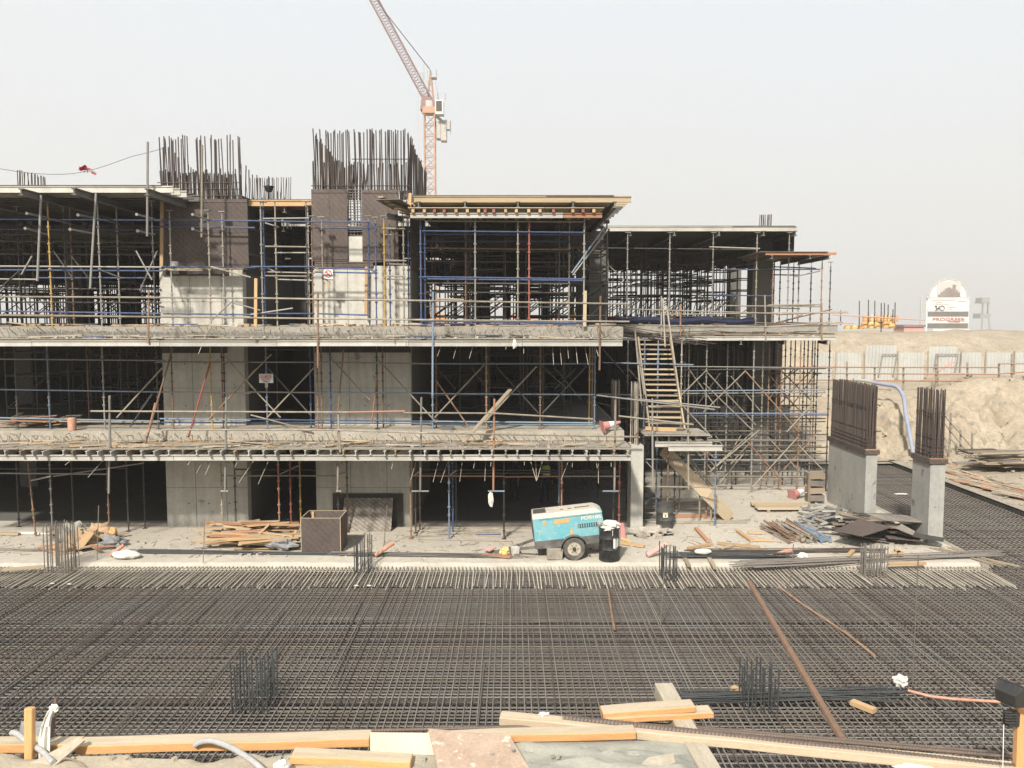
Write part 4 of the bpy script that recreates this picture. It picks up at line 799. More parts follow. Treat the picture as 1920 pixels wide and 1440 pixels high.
# ramp sheet from the landing to the ground
a=P(1243,842,26.9); b=G(1362,966,.04); b=Vector((b.x,27.4,.06))
t=T('plank_ramp','steep plywood ramp from the landing down to the slab','ramp',b)
for i in range(3):
    p=a.lerp(b,i/3); q=a.lerp(b,(i+1)/3); beam('ramp_board',p+Vector((0,0,.002*i)),q+Vector((0,0,.002*i)),.44,.035,M_['timber_pale'],t,Vector((0,1,-.55)).normalized())
for s in (.1,.3): beam('ramp_joist',a+Vector((0,s,-.07)),b+Vector((-.08,s,-.03)),.05,.09,M_['timber_old'],t)
for f in (.55,.72,.86): p=a.lerp(b,f); rod('prop',(p.x,p.y+.1,0),(p.x,p.y+.1,p.z-.05),.03,M_['timber_old'],t)
tag(beam('timber_beam',G(1245,968,.06),G(1372,966,.06),.09,.1,M_['timber_red']),'reddish timber beam lying at the ramp foot','timber')
# bundle of long bars drooping over the wing floor edge
for i in range(26):
    a=P(1125+R.uniform(-6,20),612+R.uniform(-4,14),30.5+R.uniform(-.5,.5)); b=P(1290+R.uniform(-50,60),640+R.uniform(-10,8),31.0+R.uniform(-.4,.5)); mid=(a+b)/2+Vector((0,0,.03))
    tag(rod('loose_bar',a,b,.012,M_['rebar_rust'],kind='cyl5'),'long rusty bar in the bundle drooping over the wing floor','rebar','bars of the drooping bundle')
# rolled dark blue sheet along the wing floor edge
m=MB(); pts=[P(1140+i*13,602+2*math.sin(i*.8)+(i-10)*.1,32.6) for i in range(22)]; m.path(pts,lambda f:.17+.03*math.sin(f*40),8,flat=.8)
tag(m.build('rolled_sheet',M_['navy_cloth'],smooth=True),'dark blue rolled sheet lying along the right wing floor edge','sheet')
# ================================================================ things on the slab
from mathutils import Euler
def text(s, size, mt, loc, rot, parent, name='lettering', depth=.004, sx=1.0, bold=0.0):
    c=bpy.data.curves.new(name,'FONT'); c.body=s; c.size=size; c.extrude=depth; c.align_x='CENTER'; c.align_y='CENTER'; c.offset=bold
    tmp=bpy.data.objects.new('tmp_text',c); COL.objects.link(tmp); bpy.context.view_layer.update()
    me=bpy.data.meshes.new_from_object(tmp.evaluated_get(bpy.context.evaluated_depsgraph_get())); bpy.data.objects.remove(tmp)
    me.materials.clear(); me.materials.append(M_[mt]); me.name=name
    M=Matrix.Translation(Vector(loc)) @ Euler(rot).to_matrix().to_4x4() @ Matrix.Diagonal((sx,1,1,1))
    return place(bpy.data.objects.new(name,me), M, parent)
# ---- towable compressor: built level in its own frame, then tilted nose-down on its drawbar
c0=G(1062,1030,0); ORG=Vector((c0.x,22.98+.45,0))
t=T('towable_compressor','faded teal towable compressor on one axle beside the black drum','compressor',ORG)
TI=Matrix.Translation(ORG+Vector((.13,0,.33))) @ Matrix.Rotation(.015,4,'Z') @ Matrix.Rotation(rad(-6.3),4,'Y') @ Matrix.Diagonal((1,1,.86,1))
def cp(m,name,mt,parent=t,smooth=False): return m.build(name,M_[mt] if isinstance(mt,str) else [M_[q] for q in mt],parent,smooth,TI)
xa,xb,hw=-1.06,.96,.48
m=MB(); m.prism([(xa,.30),(xb,.30),(xb-.07,1.04),(xa+.0,1.04)],1,-hw,hw); body=cp(m,'body','teal')
m=MB(); m.prism([(xa,1.043),(xb-.07,1.043),(xb-.13,1.10),(xb-.22,1.155),(xb-.3,1.165),(xa+.03,1.165),(xa,1.13)],1,-hw+.12,hw-.12)
m.add([(xa,-hw,1.042),(xb-.07,-hw,1.042),(xb-.24,-hw+.12,1.166),(xa,-hw+.12,1.166)],[(0,1,2,3)]); m.add([(xa,hw,1.042),(xb-.07,hw,1.042),(xb-.24,hw-.12,1.166),(xa,hw-.12,1.166)],[(0,1,2,3)]); roof=cp(m,'roof','top_cream')
m=MB(); m.box((xa+.22,0,1.172),(.36,.5,.012)); g=cp(m,'exhaust_grille','dark_metal',roof)
m=MB(); [m.box((xa+.08+i*.05,0,1.184),(.02,.48,.014)) for i in range(7)]; cp(m,'grille_slats','chassis',g)
m=MB(); m.box((-.2,-.1,1.172),(.1,.03,.02)); m.box((.02,-.1,1.172),(.1,.03,.02)); m.box((.38,-.05,1.172),(.42,.05,.016)); cp(m,'lifting_eye','dark_metal',roof)
m=MB(); m.box((-.05,0,.17),(xb-xa+.02,2*hw+.02,.25)); cp(m,'skirt','chassis')
m=MB(); m.box((xa-.012,0,.67),(.02,2*hw-.06,.70)); cp(m,'front_panel','chassis')
m=MB(); [m.box((xa-.03,0,.42+i*.07),(.02,2*hw-.2,.02)) for i in range(7)]; cp(m,'front_louvre','dark_metal')
m=MB(); m.box((.48,-hw-.004,.66),(.58,.012,.125)); lv=cp(m,'side_louvre','dark_metal')
m=MB(); [m.box((.22+i*.066,-hw-.014,.66),(.03,.014,.105)) for i in range(9)]; cp(m,'louvre_fins','teal',lv)
m=MB(); m.box((.02,-hw-.012,.385),(.10,.018,.09)); cp(m,'latch','wheel_cream'); m=MB(); m.box((.02,-hw-.022,.385),(.06,.012,.05)); cp(m,'latch_handle','dark_metal')
m=MB(); m.box((0,-hw-.003,1.0),(1.75,.008,.012)); cp(m,'seam','chassis')
for s in (-1,1): m=MB(); m.box((xb-.03,s*.36,.5),(.05,.12,.08)); cp(m,'tail_lamp','red_plastic')
m=MB(); m.box((xb-.1,0,1.02),(.12,.7,.03)); cp(m,'rear_flap','teal')
ltr=text('PDS185',.145,'letter_cream',(0,0,0),(rad(90),0,0),None,'model_lettering',.003,1.25,.004); ltr.matrix_basis=TI @ Matrix.Translation((.58,-hw-.006,.90)) @ ltr.matrix_basis; WM[ltr]=ltr.matrix_basis.copy(); ltr.parent=body; ltr.matrix_parent_inverse=WM[body].inverted()
m=MB()                                              # worn remains of a brand mark
for (x,z,w_,h_) in ((-.74,.90,.09,.13),(-.735,.83,.05,.05),(-.42,.885,.10,.13),(-.31,.885,.10,.14),(-.20,.89,.10,.13),(-.09,.89,.10,.15)): m.box((x,-hw-.005,z),(w_,.006,h_))
cp(m,'worn_lettering','letter_tan',body)
m=MB(); m.add([(-.05,-hw-.004,.44),(.05,-hw-.004,.44),(.02,-hw-.004,.60),(-.01,-hw-.004,.66),(-.03,-hw-.004,.58)],[(0,1,2,3,4)]); cp(m,'rust_streak','letter_tan',body)
# drawbar
m=MB()
for s in (-1,1): m.beam((xa+.02,s*.42,.10),(xa-.85,s*.04,-.02),.06,.08)
m.beam((xa-.80,0,-.02),(xa-1.1,0,-.03),.07,.07); m.box((xa-1.12,0,-.05),(.14,.09,.10)); cp(m,'drawbar','chassis')
m=MB(); m.bar((xa-.55,.0,.0),(xa-.55,.0,-.22),.03,8); m.box((xa-.55,0,-.22),(.14,.14,.02)); cp(m,'jockey_stand','dark_metal')
# wheels
for s in (-1,1):
    wc=Vector((.02,s*(hw+.10),0))+Vector((ORG.x+.13,ORG.y,.31)); wh=T('wheel',None,None,wc); wh.parent=t; wh.matrix_parent_inverse=WM[t].inverted()
    m=MB(); prof=[(.19,-.085),(.29,-.09),(.315,-.06),(.318,.06),(.29,.09),(.19,.085)]; n=28; vs=[]; fs=[]
    for r,y in prof:
        for k in range(n):
            a=2*math.pi*k/n; x,z=r*math.cos(a),r*math.sin(a)
            if z<-.262: z=-.262-(z+.262)*.0-.045*0; x*=1.10
            vs.append((wc.x+x,wc.y+y*(1.25 if z<-.2 else 1),wc.z+z-.045 if z<=-.262 else wc.z+z))
    for i in range(len(prof)-1):
        for k in range(n): fs.append((i*n+k,i*n+(k+1)%n,(i+1)*n+(k+1)%n,(i+1)*n+k))
    m.add(vs,fs); m.build('tyre',M_['rubber'],wh,True)
    m=MB(); m.bar((wc.x,wc.y-.078,wc.z),(wc.x,wc.y+.07,wc.z),.195,24); m.build('rim',M_['wheel_cream'],wh,True)
    m=MB(); m.bar((wc.x,wc.y-.11*s*s,wc.z),(wc.x,wc.y-.07,wc.z),.055,12); [m.bar((wc.x+.10*math.cos(k*1.047),wc.y-.088,wc.z+.10*math.sin(k*1.047)),(wc.x+.10*math.cos(k*1.047),wc.y-.07,wc.z+.10*math.sin(k*1.047)),.017,6) for k in range(6)]; m.build('hub',M_['dark_metal'],wh,True)
m=MB(); cR=Vector((ORG.x+.15,ORG.y,.31))
for s in (-1,):
    pts=[]; 
    for k in range(13):
        a=rad(-10+200*k/12); pts.append((cR.x+.37*math.cos(a),cR.z+.37*math.sin(a)))
    for k in range(12):
        (x0,z0),(x1,z1)=pts[k],pts[k+1]; m.add([(x0,ORG.y-hw-.22,z0),(x1,ORG.y-hw-.22,z1),(x1,ORG.y-hw+.0,z1),(x0,ORG.y-hw+.0,z0)],[(0,1,2,3)])
m.build('mudguard',M_['chassis'],t)
rod('axle',(cR.x-.02,ORG.y-.55,.31),(cR.x-.02,ORG.y+.55,.31),.035,M_['dark_metal'],t)
# concrete chock under the nose
def rough_block(name,label,cat,c,d,mt,rz=0,j=.02,group=None):
    m=MB(); m.box((0,0,0),d); m.v=[tuple(a+R.uniform(-j,j) for a in v) for v in m.v]
    return tag(m.build(name,M_[mt],None,False,Matrix.Translation(Vector(c)) @ Matrix.Rotation(rz,4,'Z')),label,cat,group)
g=G(1040,1050,0); rough_block('concrete_block','pale concrete block under the compressor','block',(g.x,g.y+.15,.15),(.42,.3,.29),'concrete_edge',.1)
g=G(966,1045,0); rough_block('concrete_block','small grey block under the compressor drawbar','block',(g.x,g.y+.2,.12),(.2,.2,.24),'concrete_new',.3)
# ---- drums
def drum(label,px,pyb,r,h,mt,tilt=0,openlid=False):
    g=G(px,pyb,0); c=Vector((g.x,g.y+r,0)); t=T('steel_drum',label,'drum',c,'drums')
    pr=[(0,0.02),(r*.97,.02),(r*.97,0),(r,.0),(r,.03),(r*.985,.05),(r*.985,h*.31),(r*1.02,h*.325),(r*1.02,h*.345),(r*.985,h*.36),(r*.985,h*.64),(r*1.02,h*.655),(r*1.02,h*.675),(r*.985,h*.69),(r*.985,h-.04),(r,h-.02),(r,h),(r*.96,h),(r*.96,h-.02),(0,h-.05)]
    m=MB(); m.lathe(pr,c,28); m.build('shell',M_[mt],t,True); return t,c
t,c=drum('black steel drum with dripped white paint and crumpled white sheet on top',1145,1054,.30,.93,'black_paint')
m=MB(); R2=random.Random(5)
for (a,b,z0,z1) in ((-1.35,-1.15,.42,.66),(-1.12,-1.05,.40,.62),(-1.0,-.88,.43,.66),(-.78,-.72,.45,.64),(-.62,-.5,.44,.66),(-.4,-.3,.46,.66),(-1.45,-1.4,.78,.9),(-.7,-.62,.70,.9),(-.35,-.3,.74,.9)):
    vs=[]; n=4
    for i in range(n+1):
        f=a+(b-a)*i/n
        for zz in (z0-R2.uniform(0,.05),z1): vs.append((c.x+.3115*math.cos(f),c.y+.3115*math.sin(f),zz))
    m.add(vs,[(2*i,2*i+2,2*i+3,2*i+1) for i in range(n)])
m.build('paint_drips',M_['white_paint'],t)
def crumple(name,label,cat,c,rx,ry,rz_,mt,seed,n=18,amp=.35,group=None,floor=None):
    m=MB(); vs=[]; fs=[]; rows=10
    for i in range(rows+1):
        th=math.pi*i/rows
        for k in range(n):
            ph=2*math.pi*k/n; d=Vector((math.sin(th)*math.cos(ph),math.sin(th)*math.sin(ph),math.cos(th)))
            q=1+amp*noise.fractal(d*1.9+Vector((seed,0,0)),1,2,4); v=Vector((d.x*rx*q,d.y*ry*q,d.z*rz_*q))+Vector(c)
            if floor is not None: v.z=max(v.z,floor)
            vs.append(v)
    for i in range(rows):
        for k in range(n): fs.append((i*n+k,i*n+(k+1)%n,(i+1)*n+(k+1)%n,(i+1)*n+k))
    m.add(vs,fs); return tag(m.build(name,M_[mt]),label,cat,group)
crumple('plastic_sheet','crumpled white plastic sheet stuffed on the black drum','plastic sheet',(c.x-.02,c.y,.96),.3,.28,.12,'white_cloth',3.3,amp=.55)
crumple('hose_coil','grey hose knot hanging over the black drum rim','hose',(c.x-.27,c.y-.05,1.05),.07,.06,.09,'hose_grey',8.1,amp=.6)
t,c=drum('tall grey plastic drum with a yellow label beside the ramp',1249,993,.275,.80,'drum_grey')
m=MB(); m.box((c.x-.03,c.y-.285,.47),(.15,.012,.15)); lb=m.build('label_sticker',M_['white_paint'],t); m=MB(); m.box((c.x-.03,c.y-.294,.515),(.14,.006,.05)); m.build('label_band',M_['yellow_plastic'],lb)
m=MB(); m.box((c.x-.03,c.y-.294,.45),(.05,.006,.05)); m.build('label_mark',M_['sign_ink'],lb)
# ---- plywood box
g0,g1=G(565,1037,0),G(639,1037,0); W=g1.x-g0.x; D=.95; H=P(600,972,g0.y).z; Yb=g0.y
t=T('plywood_box','open brown plywood box standing beside the timber pile','box',((g0.x+g1.x)/2,Yb,0))
block2('front_panel',(g0.x,Yb,0),(g1.x,Yb+.02,H),M_['ply_dark'],t); block2('back_panel',(g0.x,Yb+D,0),(g1.x,Yb+D+.02,H),M_['ply_dark'],t)
for x in (g0.x,g1.x-.02): block2('side_panel',(x,Yb+.021,0),(x+.02,Yb+D-.001,H),M_['ply_dark'],t)
for x in (g0.x-.006,g1.x-.012): block2('edge_strip',(x,Yb-.004,0),(x+.018,Yb+D+.024,H+.012),M_['timber_old'],t) if False else block2('edge_strip',(x,Yb-.006,0),(x+.018,Yb-.002,H+.012),M_['timber_pale'],t)
block2('edge_strip',(g0.x,Yb-.002,H),(g1.x,Yb+.022,H+.012),M_['timber_pale'],t); beam('edge_strip',(g0.x+.01,Yb+.022,H+.006),(g0.x+.01,Yb+D,H+.006),.025,.012,M_['timber_pale'],t); beam('edge_strip',(g1.x-.01,Yb+.022,H+.006),(g1.x-.01,Yb+D,H+.006),.025,.012,M_['timber_pale'],t); block2('edge_strip',(g0.x,Yb+D,H),(g1.x,Yb+D+.02,H+.012),M_['timber_pale'],t)
block2('corner_batten',(g0.x+.1,Yb+D-.06,0),(g0.x+.17,Yb+D-.002,H-.02),M_['timber_new'],t)
# plywood sheets leaning against the second core
def lean_sheet(label,px0,px1,pyb,pyt,mt,Yb=None,off=0):
    a,b=G(px0,pyb,0),G(px1,pyb,0); Y=a.y; h=P((px0+px1)/2,pyt,YW-.05).z; top=YW-.06-off
    m=MB(); m.add([(a.x,Y,0),(b.x,Y,0),(b.x,top,h),(a.x,top,h),(a.x,Y+.025,0),(b.x,Y+.025,0),(b.x,top+.02,h),(a.x,top+.02,h)],[(0,1,2,3),(7,6,5,4),(0,4,5,1),(1,5,6,2),(2,6,7,3),(3,7,4,0)])
    return tag(m.build('plywood_sheet',M_[mt]),label,'plywood')
lean_sheet('dark plywood sheet leaning on the second core, behind the patterned one',624,756,988,925,'dark_form')
lean_sheet('speckled brown plywood sheet leaning on the second core wall',640,733,997,932,'ply_scuffed',off=.12)
def zone(x): return 'left of the first core' if x<XA0 else 'before the first core' if x<XA1 else 'between the cores' if x<XB0 else 'before the second core' if x<XB1 else 'right of the second core' if x<1.0 else 'near the corner column'
TONE={'timber_old':'weathered','timber_pale':'pale','timber_new':'yellow','timber_red':'reddish','rebar_dusty':'dusty steel','pipe_blue':'blue','rebar':'dark steel','rebar_rust':'rusty','ply_dark':'dark brown','ply_grey':'grey','dark_form':'black-brown'}
def desc(L,mt,lmid): return ('long ' if L>lmid else 'short ')+TONE.get(mt,'grey')
# ---- planks and piles ------------------------------------------------------
def plank(p,q,w_,h_,mt,label,group=None,cat='plank',name='plank'): return tag(beam(name,p,q,w_,h_,M_[mt]),label,cat,group)
rp=random.Random(3)
def pile(px0,px1,pyb0,pyb1,n,zmax,mts,label,group,lmin=.8,lmax=2.2,ang=.25,w_=(.08,.14),h_=(.03,.05)):
    for i in range(n):
        px=rp.uniform(px0,px1); f=rp.random(); py=pyb0+(pyb1-pyb0)*f; g=G(px,py,0); L=rp.uniform(lmin,lmax); a=rp.gauss(0,ang); z=rp.uniform(.03,zmax)*(1-abs(f-.5)); tl=rp.gauss(0,.04)
        d=Vector((math.cos(a),math.sin(a),tl))*L/2; c=Vector((g.x,g.y,z+.03))
        mq=rp.choice(mts); plank(c-d,c+d,rp.uniform(*w_),rp.uniform(*h_),mq,desc(L,mq,(lmin+lmax)/2)+' '+label,group)
pile(425,520,998,1034,64,.6,['timber_new','timber_new','timber_pale','timber_red'],'sawn plank in the timber pile beside the plywood box','planks of the yellow timber pile',.9,2.0,.16)
for (px,py,z,qx,qy,z2,mt,lb) in ((381,1000,.62,560,1020,.42,'timber_new','long yellow plank lying on top of the timber pile'),(440,1008,.45,585,1004,.95,'timber_pale','long pale plank resting on the plywood box rim'),(505,982,.55,458,1030,.1,'timber_new','short plank leaning steeply over the timber pile'),(556,995,.45,538,1025,.05,'timber_new','thin batten leaning at the box corner of the timber pile'),(395,1022,.1,365,1038,.03,'timber_old','old board sticking out at the timber pile end'),(352,1045,.03,327,1050,.03,'timber_new','short yellow offcut near the slab edge before the pile')):
    a=G(px,py,0); b=G(qx,qy,0); Yc=a.y+.2; plank(P(px,py,24.2),P(qx,qy,24.0),.11,.04,mt,lb)
crumple('tarp_scrap','torn grey tarpaulin strip on the timber pile',"tarp",P(528,1020,23.7),.42,.16,.16,'tarp_grey',2.2,amp=.6)
# rubbish heap on the left
rp.seed(8)
for i,(px,py,rx,ry,rz,mt,lb) in enumerate(((150,1010,.5,.3,.32,'hessian','brown hessian heap in the rubbish pile'),(108,1022,.4,.25,.16,'hessian','flat hessian scrap at the near end of the rubbish pile'),(175,1003,.55,.35,.34,'cardboard','pink-brown cardboard lump on the rubbish pile'),(205,1010,.35,.3,.22,'tarp_grey','grey sheet crumpled in the rubbish pile'),(133,1000,.45,.28,.36,'mortar','grey mortar crust on the rubbish pile'))):
    g=G(px,py+18,0); crumple('rubbish_lump',lb,'rubbish',(g.x,g.y+.2,rz*.45),rx,ry,rz,mt,i*3.1,amp=.7,floor=.005)
pile(95,240,1005,1032,20,.34,['timber_old','timber_old','timber_pale','ply_dark','timber_red'],'scrap board in the rubbish heap at the slab edge','boards of the rubbish heap',.4,1.5,.5)
plank(P(170,998,24),P(145,1030,23.6),.35,.02,'timber_new','orange plywood flap sloping off the rubbish heap')
crumple('orange_bucket','crushed orange and yellow bucket on the rubbish heap','bucket',P(212,997,24.3),.11,.1,.13,'orange_plastic',5.0,amp=.4)
crumple('cement_bag','full white cement bag lying at the slab edge','bag',(G(232,1050,0).x,G(232,1050,0).y+.15,.11),.40,.2,.12,'white_cloth',1.0,amp=.16,floor=.004)
for (px,py,qx,qy,mt,lb,r) in ((207,1045,232,1022,'clay_pipe','terracotta plastic pipe leaning by the white cement bag',.055),(703,1040,738,1018,'clay_pipe','terracotta plastic pipe leaning before the narrow cage',.06),(1213,1048,1250,1020,'pink_plastic','pale red pipe leaning by the dark corner cage',.08),(1452,1052,1483,1032,'clay_pipe','terracotta pipe stub standing among the grey bars',.07)):
    a=P(px,py,23.0); a.z=.06; b=P(qx,qy,23.2); tag(rod('plastic_pipe',a,b,r,M_[mt]),lb,'pipe')
# long bars lying along the slab edge
rp.seed(4)
def lying(px0,px1,py0,py1,n,mt,label,group,r=.012,zs=.05,name='loose_bar',spread=1.0):
    for i in range(n):
        f=rp.random(); a=G(px0+rp.uniform(-25,25),py0+rp.uniform(-3,3)*spread,0); b=G(px1+rp.uniform(-25,25),py1+rp.uniform(-3,3)*spread,0); z=.015+zs*rp.random(); a.z=b.z=z
        tag(rod(name,a,b,r,M_[mt],kind='cyl5'),label,'rebar',group)
lying(262,905,1036,1044,16,'rebar_new','long grey bar lying along the slab edge before the timber pile','bars before the timber pile')
lying(640,985,1041,1045,9,'rebar','long bar lying along the slab edge left of the compressor','bars left of the compressor')
lying(1265,1480,1046,1047,26,'rebar_new','long grey bar in the bundle on timber bearers','bars on the timber bearers',.013,.14)
lying(1390,1860,1062,1042,20,'rebar','long bar lying toward the slab corner','bars lying toward the slab corner',.013,.08,spread=1.6)
lying(1300,1640,1038,1034,14,'rebar_rust','rusty bar lying behind the grey bundle','rusty bars behind the bundle',.012,.06,spread=1.6)
lying(-20,130,1034,1036,4,'rebar','long bar lying on the slab at the left picture edge','bars at the left slab edge')
lying(1760,1900,1030,1062,6,'timber_old','thin batten lying at the slab corner','battens at the slab corner',.02,.02)
lying(780,960,1000,1002,7,'pipe_dusty','scaffold tube lying on the slab in the open ground bay','tubes in the open bay',.024,.02,'loose_tube',spread=5)
lying(1262,1420,975,978,3,'pipe_dusty','dusty tube lying beyond the grey drum','tubes beyond the grey drum',.02,.02,'loose_tube',spread=2.5)
lying(330,470,972,976,10,'rebar','bar lying at the foot of the first core wall','bars at the first core foot',.014,.12)
lying(418,452,966,978,14,'pipe_lblue','blue tube in the small heap at the first core foot','blue tubes at the first core foot',.022,.25,'loose_tube',2.0)
lying(1205,1330,948,950,6,'timber_old','old board lying in the shade under the landing','boards under the landing',.03,.02,spread=4)
for (px,qx,py,lb) in ((1286,1300,1052,'short timber bearer under the grey bar bundle, first from the cage'),(1335,1352,1056,'short timber bearer under the grey bar bundle, far from the cage')): plank(G(px,py-4,.03)+Vector((0,.45,0)),G(px+6,py+8,.02)+Vector((0,0,-.02)),.11,.05,'timber_old',lb)
for (px,py,qx,qy,mt,lb) in ((1305,990,1328,1015,'timber_red','paired brown batten on the bare slab past the grey drum'),(1383,995,1410,1014,'timber_new','brown batten slanting toward the jack post heap'),(1402,998,1430,999,'timber_new','short plank lying level near the jack post heap'),(1413,1012,1450,1013,'timber_new','short orange plank at the jack post heap foot'),(1290,1028,1335,1020,'timber_new','thick orange plank on the loose offcuts'),(1345,1018,1425,1026,'timber_new','long orange plank on the loose offcuts'),(1352,1030,1374,1022,'timber_pale','pale offcut leaning on the loose planks'),(1165,1018,1208,1024,'timber_new','orange plank right of the black drum'),(1380,1030,1440,1032,'timber_old','grey plank beyond the grey bundle'),(0,1000,36,1001,'timber_pale','pale plank on the slab at the left edge'),(34,999,110,1000,'white_paint','white drilled board on the slab behind the leaning prop'),(5,1068,84,1062,'timber_pale','pale plank lying on the dowels at the left'),(1665,1058,1735,1056,'timber_new','yellow plank at the slab rim below the scrap heap'),(1640,1048,1690,1035,'timber_new','short orange block below the scrap heap'),(1680,1030,1690,1043,'timber_new','small orange offcut standing below the scrap heap'),(1590,1042,1600,1032,'timber_new','small yellow offcut on the grey bars')):
    a=G(px,py,.05); b=G(qx,qy,.05); plank(a,b,.12,.06,mt,lb)
crumple('paper_scrap','white paper scrap on the bars near the clay pipe','paper',G(1505,1042,.08),.14,.1,.08,'white_cloth',4,amp=.5)
crumple('plastic_sheet','white cylinder of rolled plastic on the grey bundle','plastic sheet',G(1318,1034,.22),.24,.09,.08,'white_cloth',14,amp=.1)
# heap of jack posts and couplers
rp.seed(12)
for i in range(34):
    f=i/33; p=G(1425+f*75+rp.uniform(-8,8),990+rp.uniform(-3,6),0); q=G(1478+f*72+rp.uniform(-10,10),1016+rp.uniform(-5,6),0); z=.05+.22*rp.random()*(1-abs(f-.45)); p.z=z+.05; q.z=z
    k=('pipe_lblue' if f>.72 else 'pipe_orange' if .58<f<.63 else rp.choice(['pipe_rust','pipe_dusty','rebar','pipe_dusty']))
    t=T('jack_post','%s jack post in the heap beside the wide stained column'%{'pipe_lblue':'light blue','pipe_orange':'orange','pipe_rust':'rusty','pipe_dusty':'dusty brown','rebar':'dark brown'}[k],'jack post',q,'jack posts in the heap'); rod('tube',p,q,.028,M_[k],t); d=(p-q).normalized(); 
    rod('foot_plate',q-d*.008,q+d*.004,.06,M_[k],t)
for i in range(95):
    g=G(rp.uniform(1505,1588),rp.uniform(960,996),0); z=.04+.42*rp.random()*max(0,1-abs(g.x-G(1548,980,0).x)/1.0); L=rp.uniform(.2,.55); a=rp.uniform(-.5,.5); d=Vector((math.cos(a),math.sin(a),rp.gauss(0,.25)))*L/2; c=Vector((g.x,g.y,z+.05))
    tag(beam('scaffold_coupler',c-d,c+d,rp.uniform(.04,.12),rp.uniform(.03,.06),M_[rp.choice(['galv','galv','tarp_grey','pipe_dusty','alu'])]),'galvanised fork head or coupler in the metal heap by the stained column','coupler','fork heads in the metal heap')
# scrap plywood heap
rp.seed(21)
for i in range(40):
    g=G(rp.uniform(1590,1715),rp.uniform(985,1022),0); z=.05+.40*rp.random(); L=rp.uniform(.6,1.7); a=rp.gauss(-.25,.3); d=Vector((math.cos(a),math.sin(a),rp.gauss(-.06,.08)))*L/2; c=Vector((g.x,g.y,z))
    mq=rp.choice(['ply_dark','dark_form','ply_grey','timber_old']); tag(beam('scrap_board',c-d,c+d,rp.uniform(.12,.5),.02,M_[mq]),desc(L,mq,1.1)+' scrap board in the plywood heap between the tall columns','plywood','boards of the scrap heap')
def sheet4(label,pts,mt,th=.02,name='plywood_sheet'):
    m=MB(); pts=[Vector(p) for p in pts]; n=(pts[1]-pts[0]).cross(pts[2]-pts[0]).normalized()*th
    if n.z>0: n=-n
    m.add(pts+[p+n for p in pts],[(0,1,2,3),(7,6,5,4),(0,4,5,1),(1,5,6,2),(2,6,7,3),(3,7,4,0)]); return tag(m.build(name,M_[mt]),label,'plywood')
sheet4('large dark plywood sheet lying tilted on the scrap heap',[P(1563,995,24.2),P(1617,1005,23.6),P(1672,988,24.3),P(1612,972,25.2)],'ply_dark')
sheet4('long warped grey plywood sheet between the tall columns',[P(1622,962,25.2),P(1660,976,24.9),P(1738,980,24.8),P(1700,966,25.4)],'ply_grey')
sheet4('small pale sheet sliding off the scrap heap',[P(1680,990,24.2),P(1712,1003,24.0),P(1716,996,24.3),P(1690,982,24.5)],'ply_grey')
# timber pallet of boards and leaning rack beside the wide column
pz=G(1480,962,0)
t=T('board_stack','flat stack of pale boards on the slab by the wide column','boards',pz)
for i in range(5): block('board',(pz.x+R.uniform(-.05,.05),pz.y+.2+i*.22,.12),(2.1+R.uniform(-.1,.1),.2,.06),M_['timber_pale'],t,rz=R.uniform(-.03,.03))
for dx in (-.7,.7): block('bearer',(pz.x+dx,pz.y+.6,.045),(.1,1.1,.09),M_['timber_old'],t)
rk=G(1531,945,0); t=T('timber_rack','narrow rack of stacked boards against the wide column','rack',(rk.x,rk.y,0))
for x in (rk.x-.28,): beam('upright',(x,rk.y,0),(x,rk.y,1.15),.06,.1,M_['timber_old'],t)
for i in range(4): block('shelf_board',(rk.x,rk.y+.2,.22+i*.27),(.55,.5,.2),M_['timber_old' if i%2 else 'ply_grey'],t,ry=R.uniform(-.08,.08))
# traffic cones lying on the slab
def cone(label,px,py,s=1,rz=.3,on=0.0):
    g=G(px,py,on); t=T('traffic_cone',label,'cone',g); M=Matrix.Translation(g+Vector((0,0,.14*s))) @ Matrix.Rotation(rz,4,'Z') @ Matrix.Rotation(rad(78),4,'Y') @ Matrix.Scale(s,4)
    m=MB(); m.lathe([(.16,0),(.125,.22)],n=14); m.build('cone_base_band',M_['red_plastic'],t,True,M); m=MB(); m.lathe([(.125,.22),(.075,.45)],n=14); m.build('white_band',M_['white_paint'],t,True,M); m=MB(); m.lathe([(.075,.45),(.04,.62),(0,.63)],n=14); m.build('cone_tip',M_['red_plastic'],t,True,M); m=MB(); m.box((0,0,-.012),(.36,.36,.025)); m.build('foot',M_['red_plastic'],t,False,M)
cone('fallen red and white traffic cone on the slab before the wide column',1485,936,1.15,.4); cone('fallen pink and white traffic cone by the stair landing',1130,808,.95,.25,3.31)
# red shovel post base and orange tool near the corner column
tag(block('red_plate',G(1165,1000,.25)+Vector((0,.25,0)),(.3,.03,.5),M_['red_plastic'],None,rz=.3,rx=-.4),'red plastic shovel blade propped by the red prop','shovel')
plank(G(1163,1009,.05),G(1183,1016,.05),.06,.06,'yellow_plastic','orange power tool body lying by the black drum',cat='tool',name='power_tool')
crumple('rubble_heap','grey rubble heap at the corner column foot','rubble',G(1215,1003,0)+Vector((0,.2,0)),.75,.35,.16,'rubble',6,n=30,amp=.9,floor=.004)
rp.seed(2)
for i in range(22): 
    g=G(rp.uniform(1170,1245),rp.uniform(996,1010),0); s=rp.uniform(.05,.13); rough_block('broken_stone','broken concrete lump at the corner column foot','stone',(g.x,g.y,s*.45),(s*1.3,s,s),'rubble',rp.random()*3,.02,'lumps at the corner column foot')
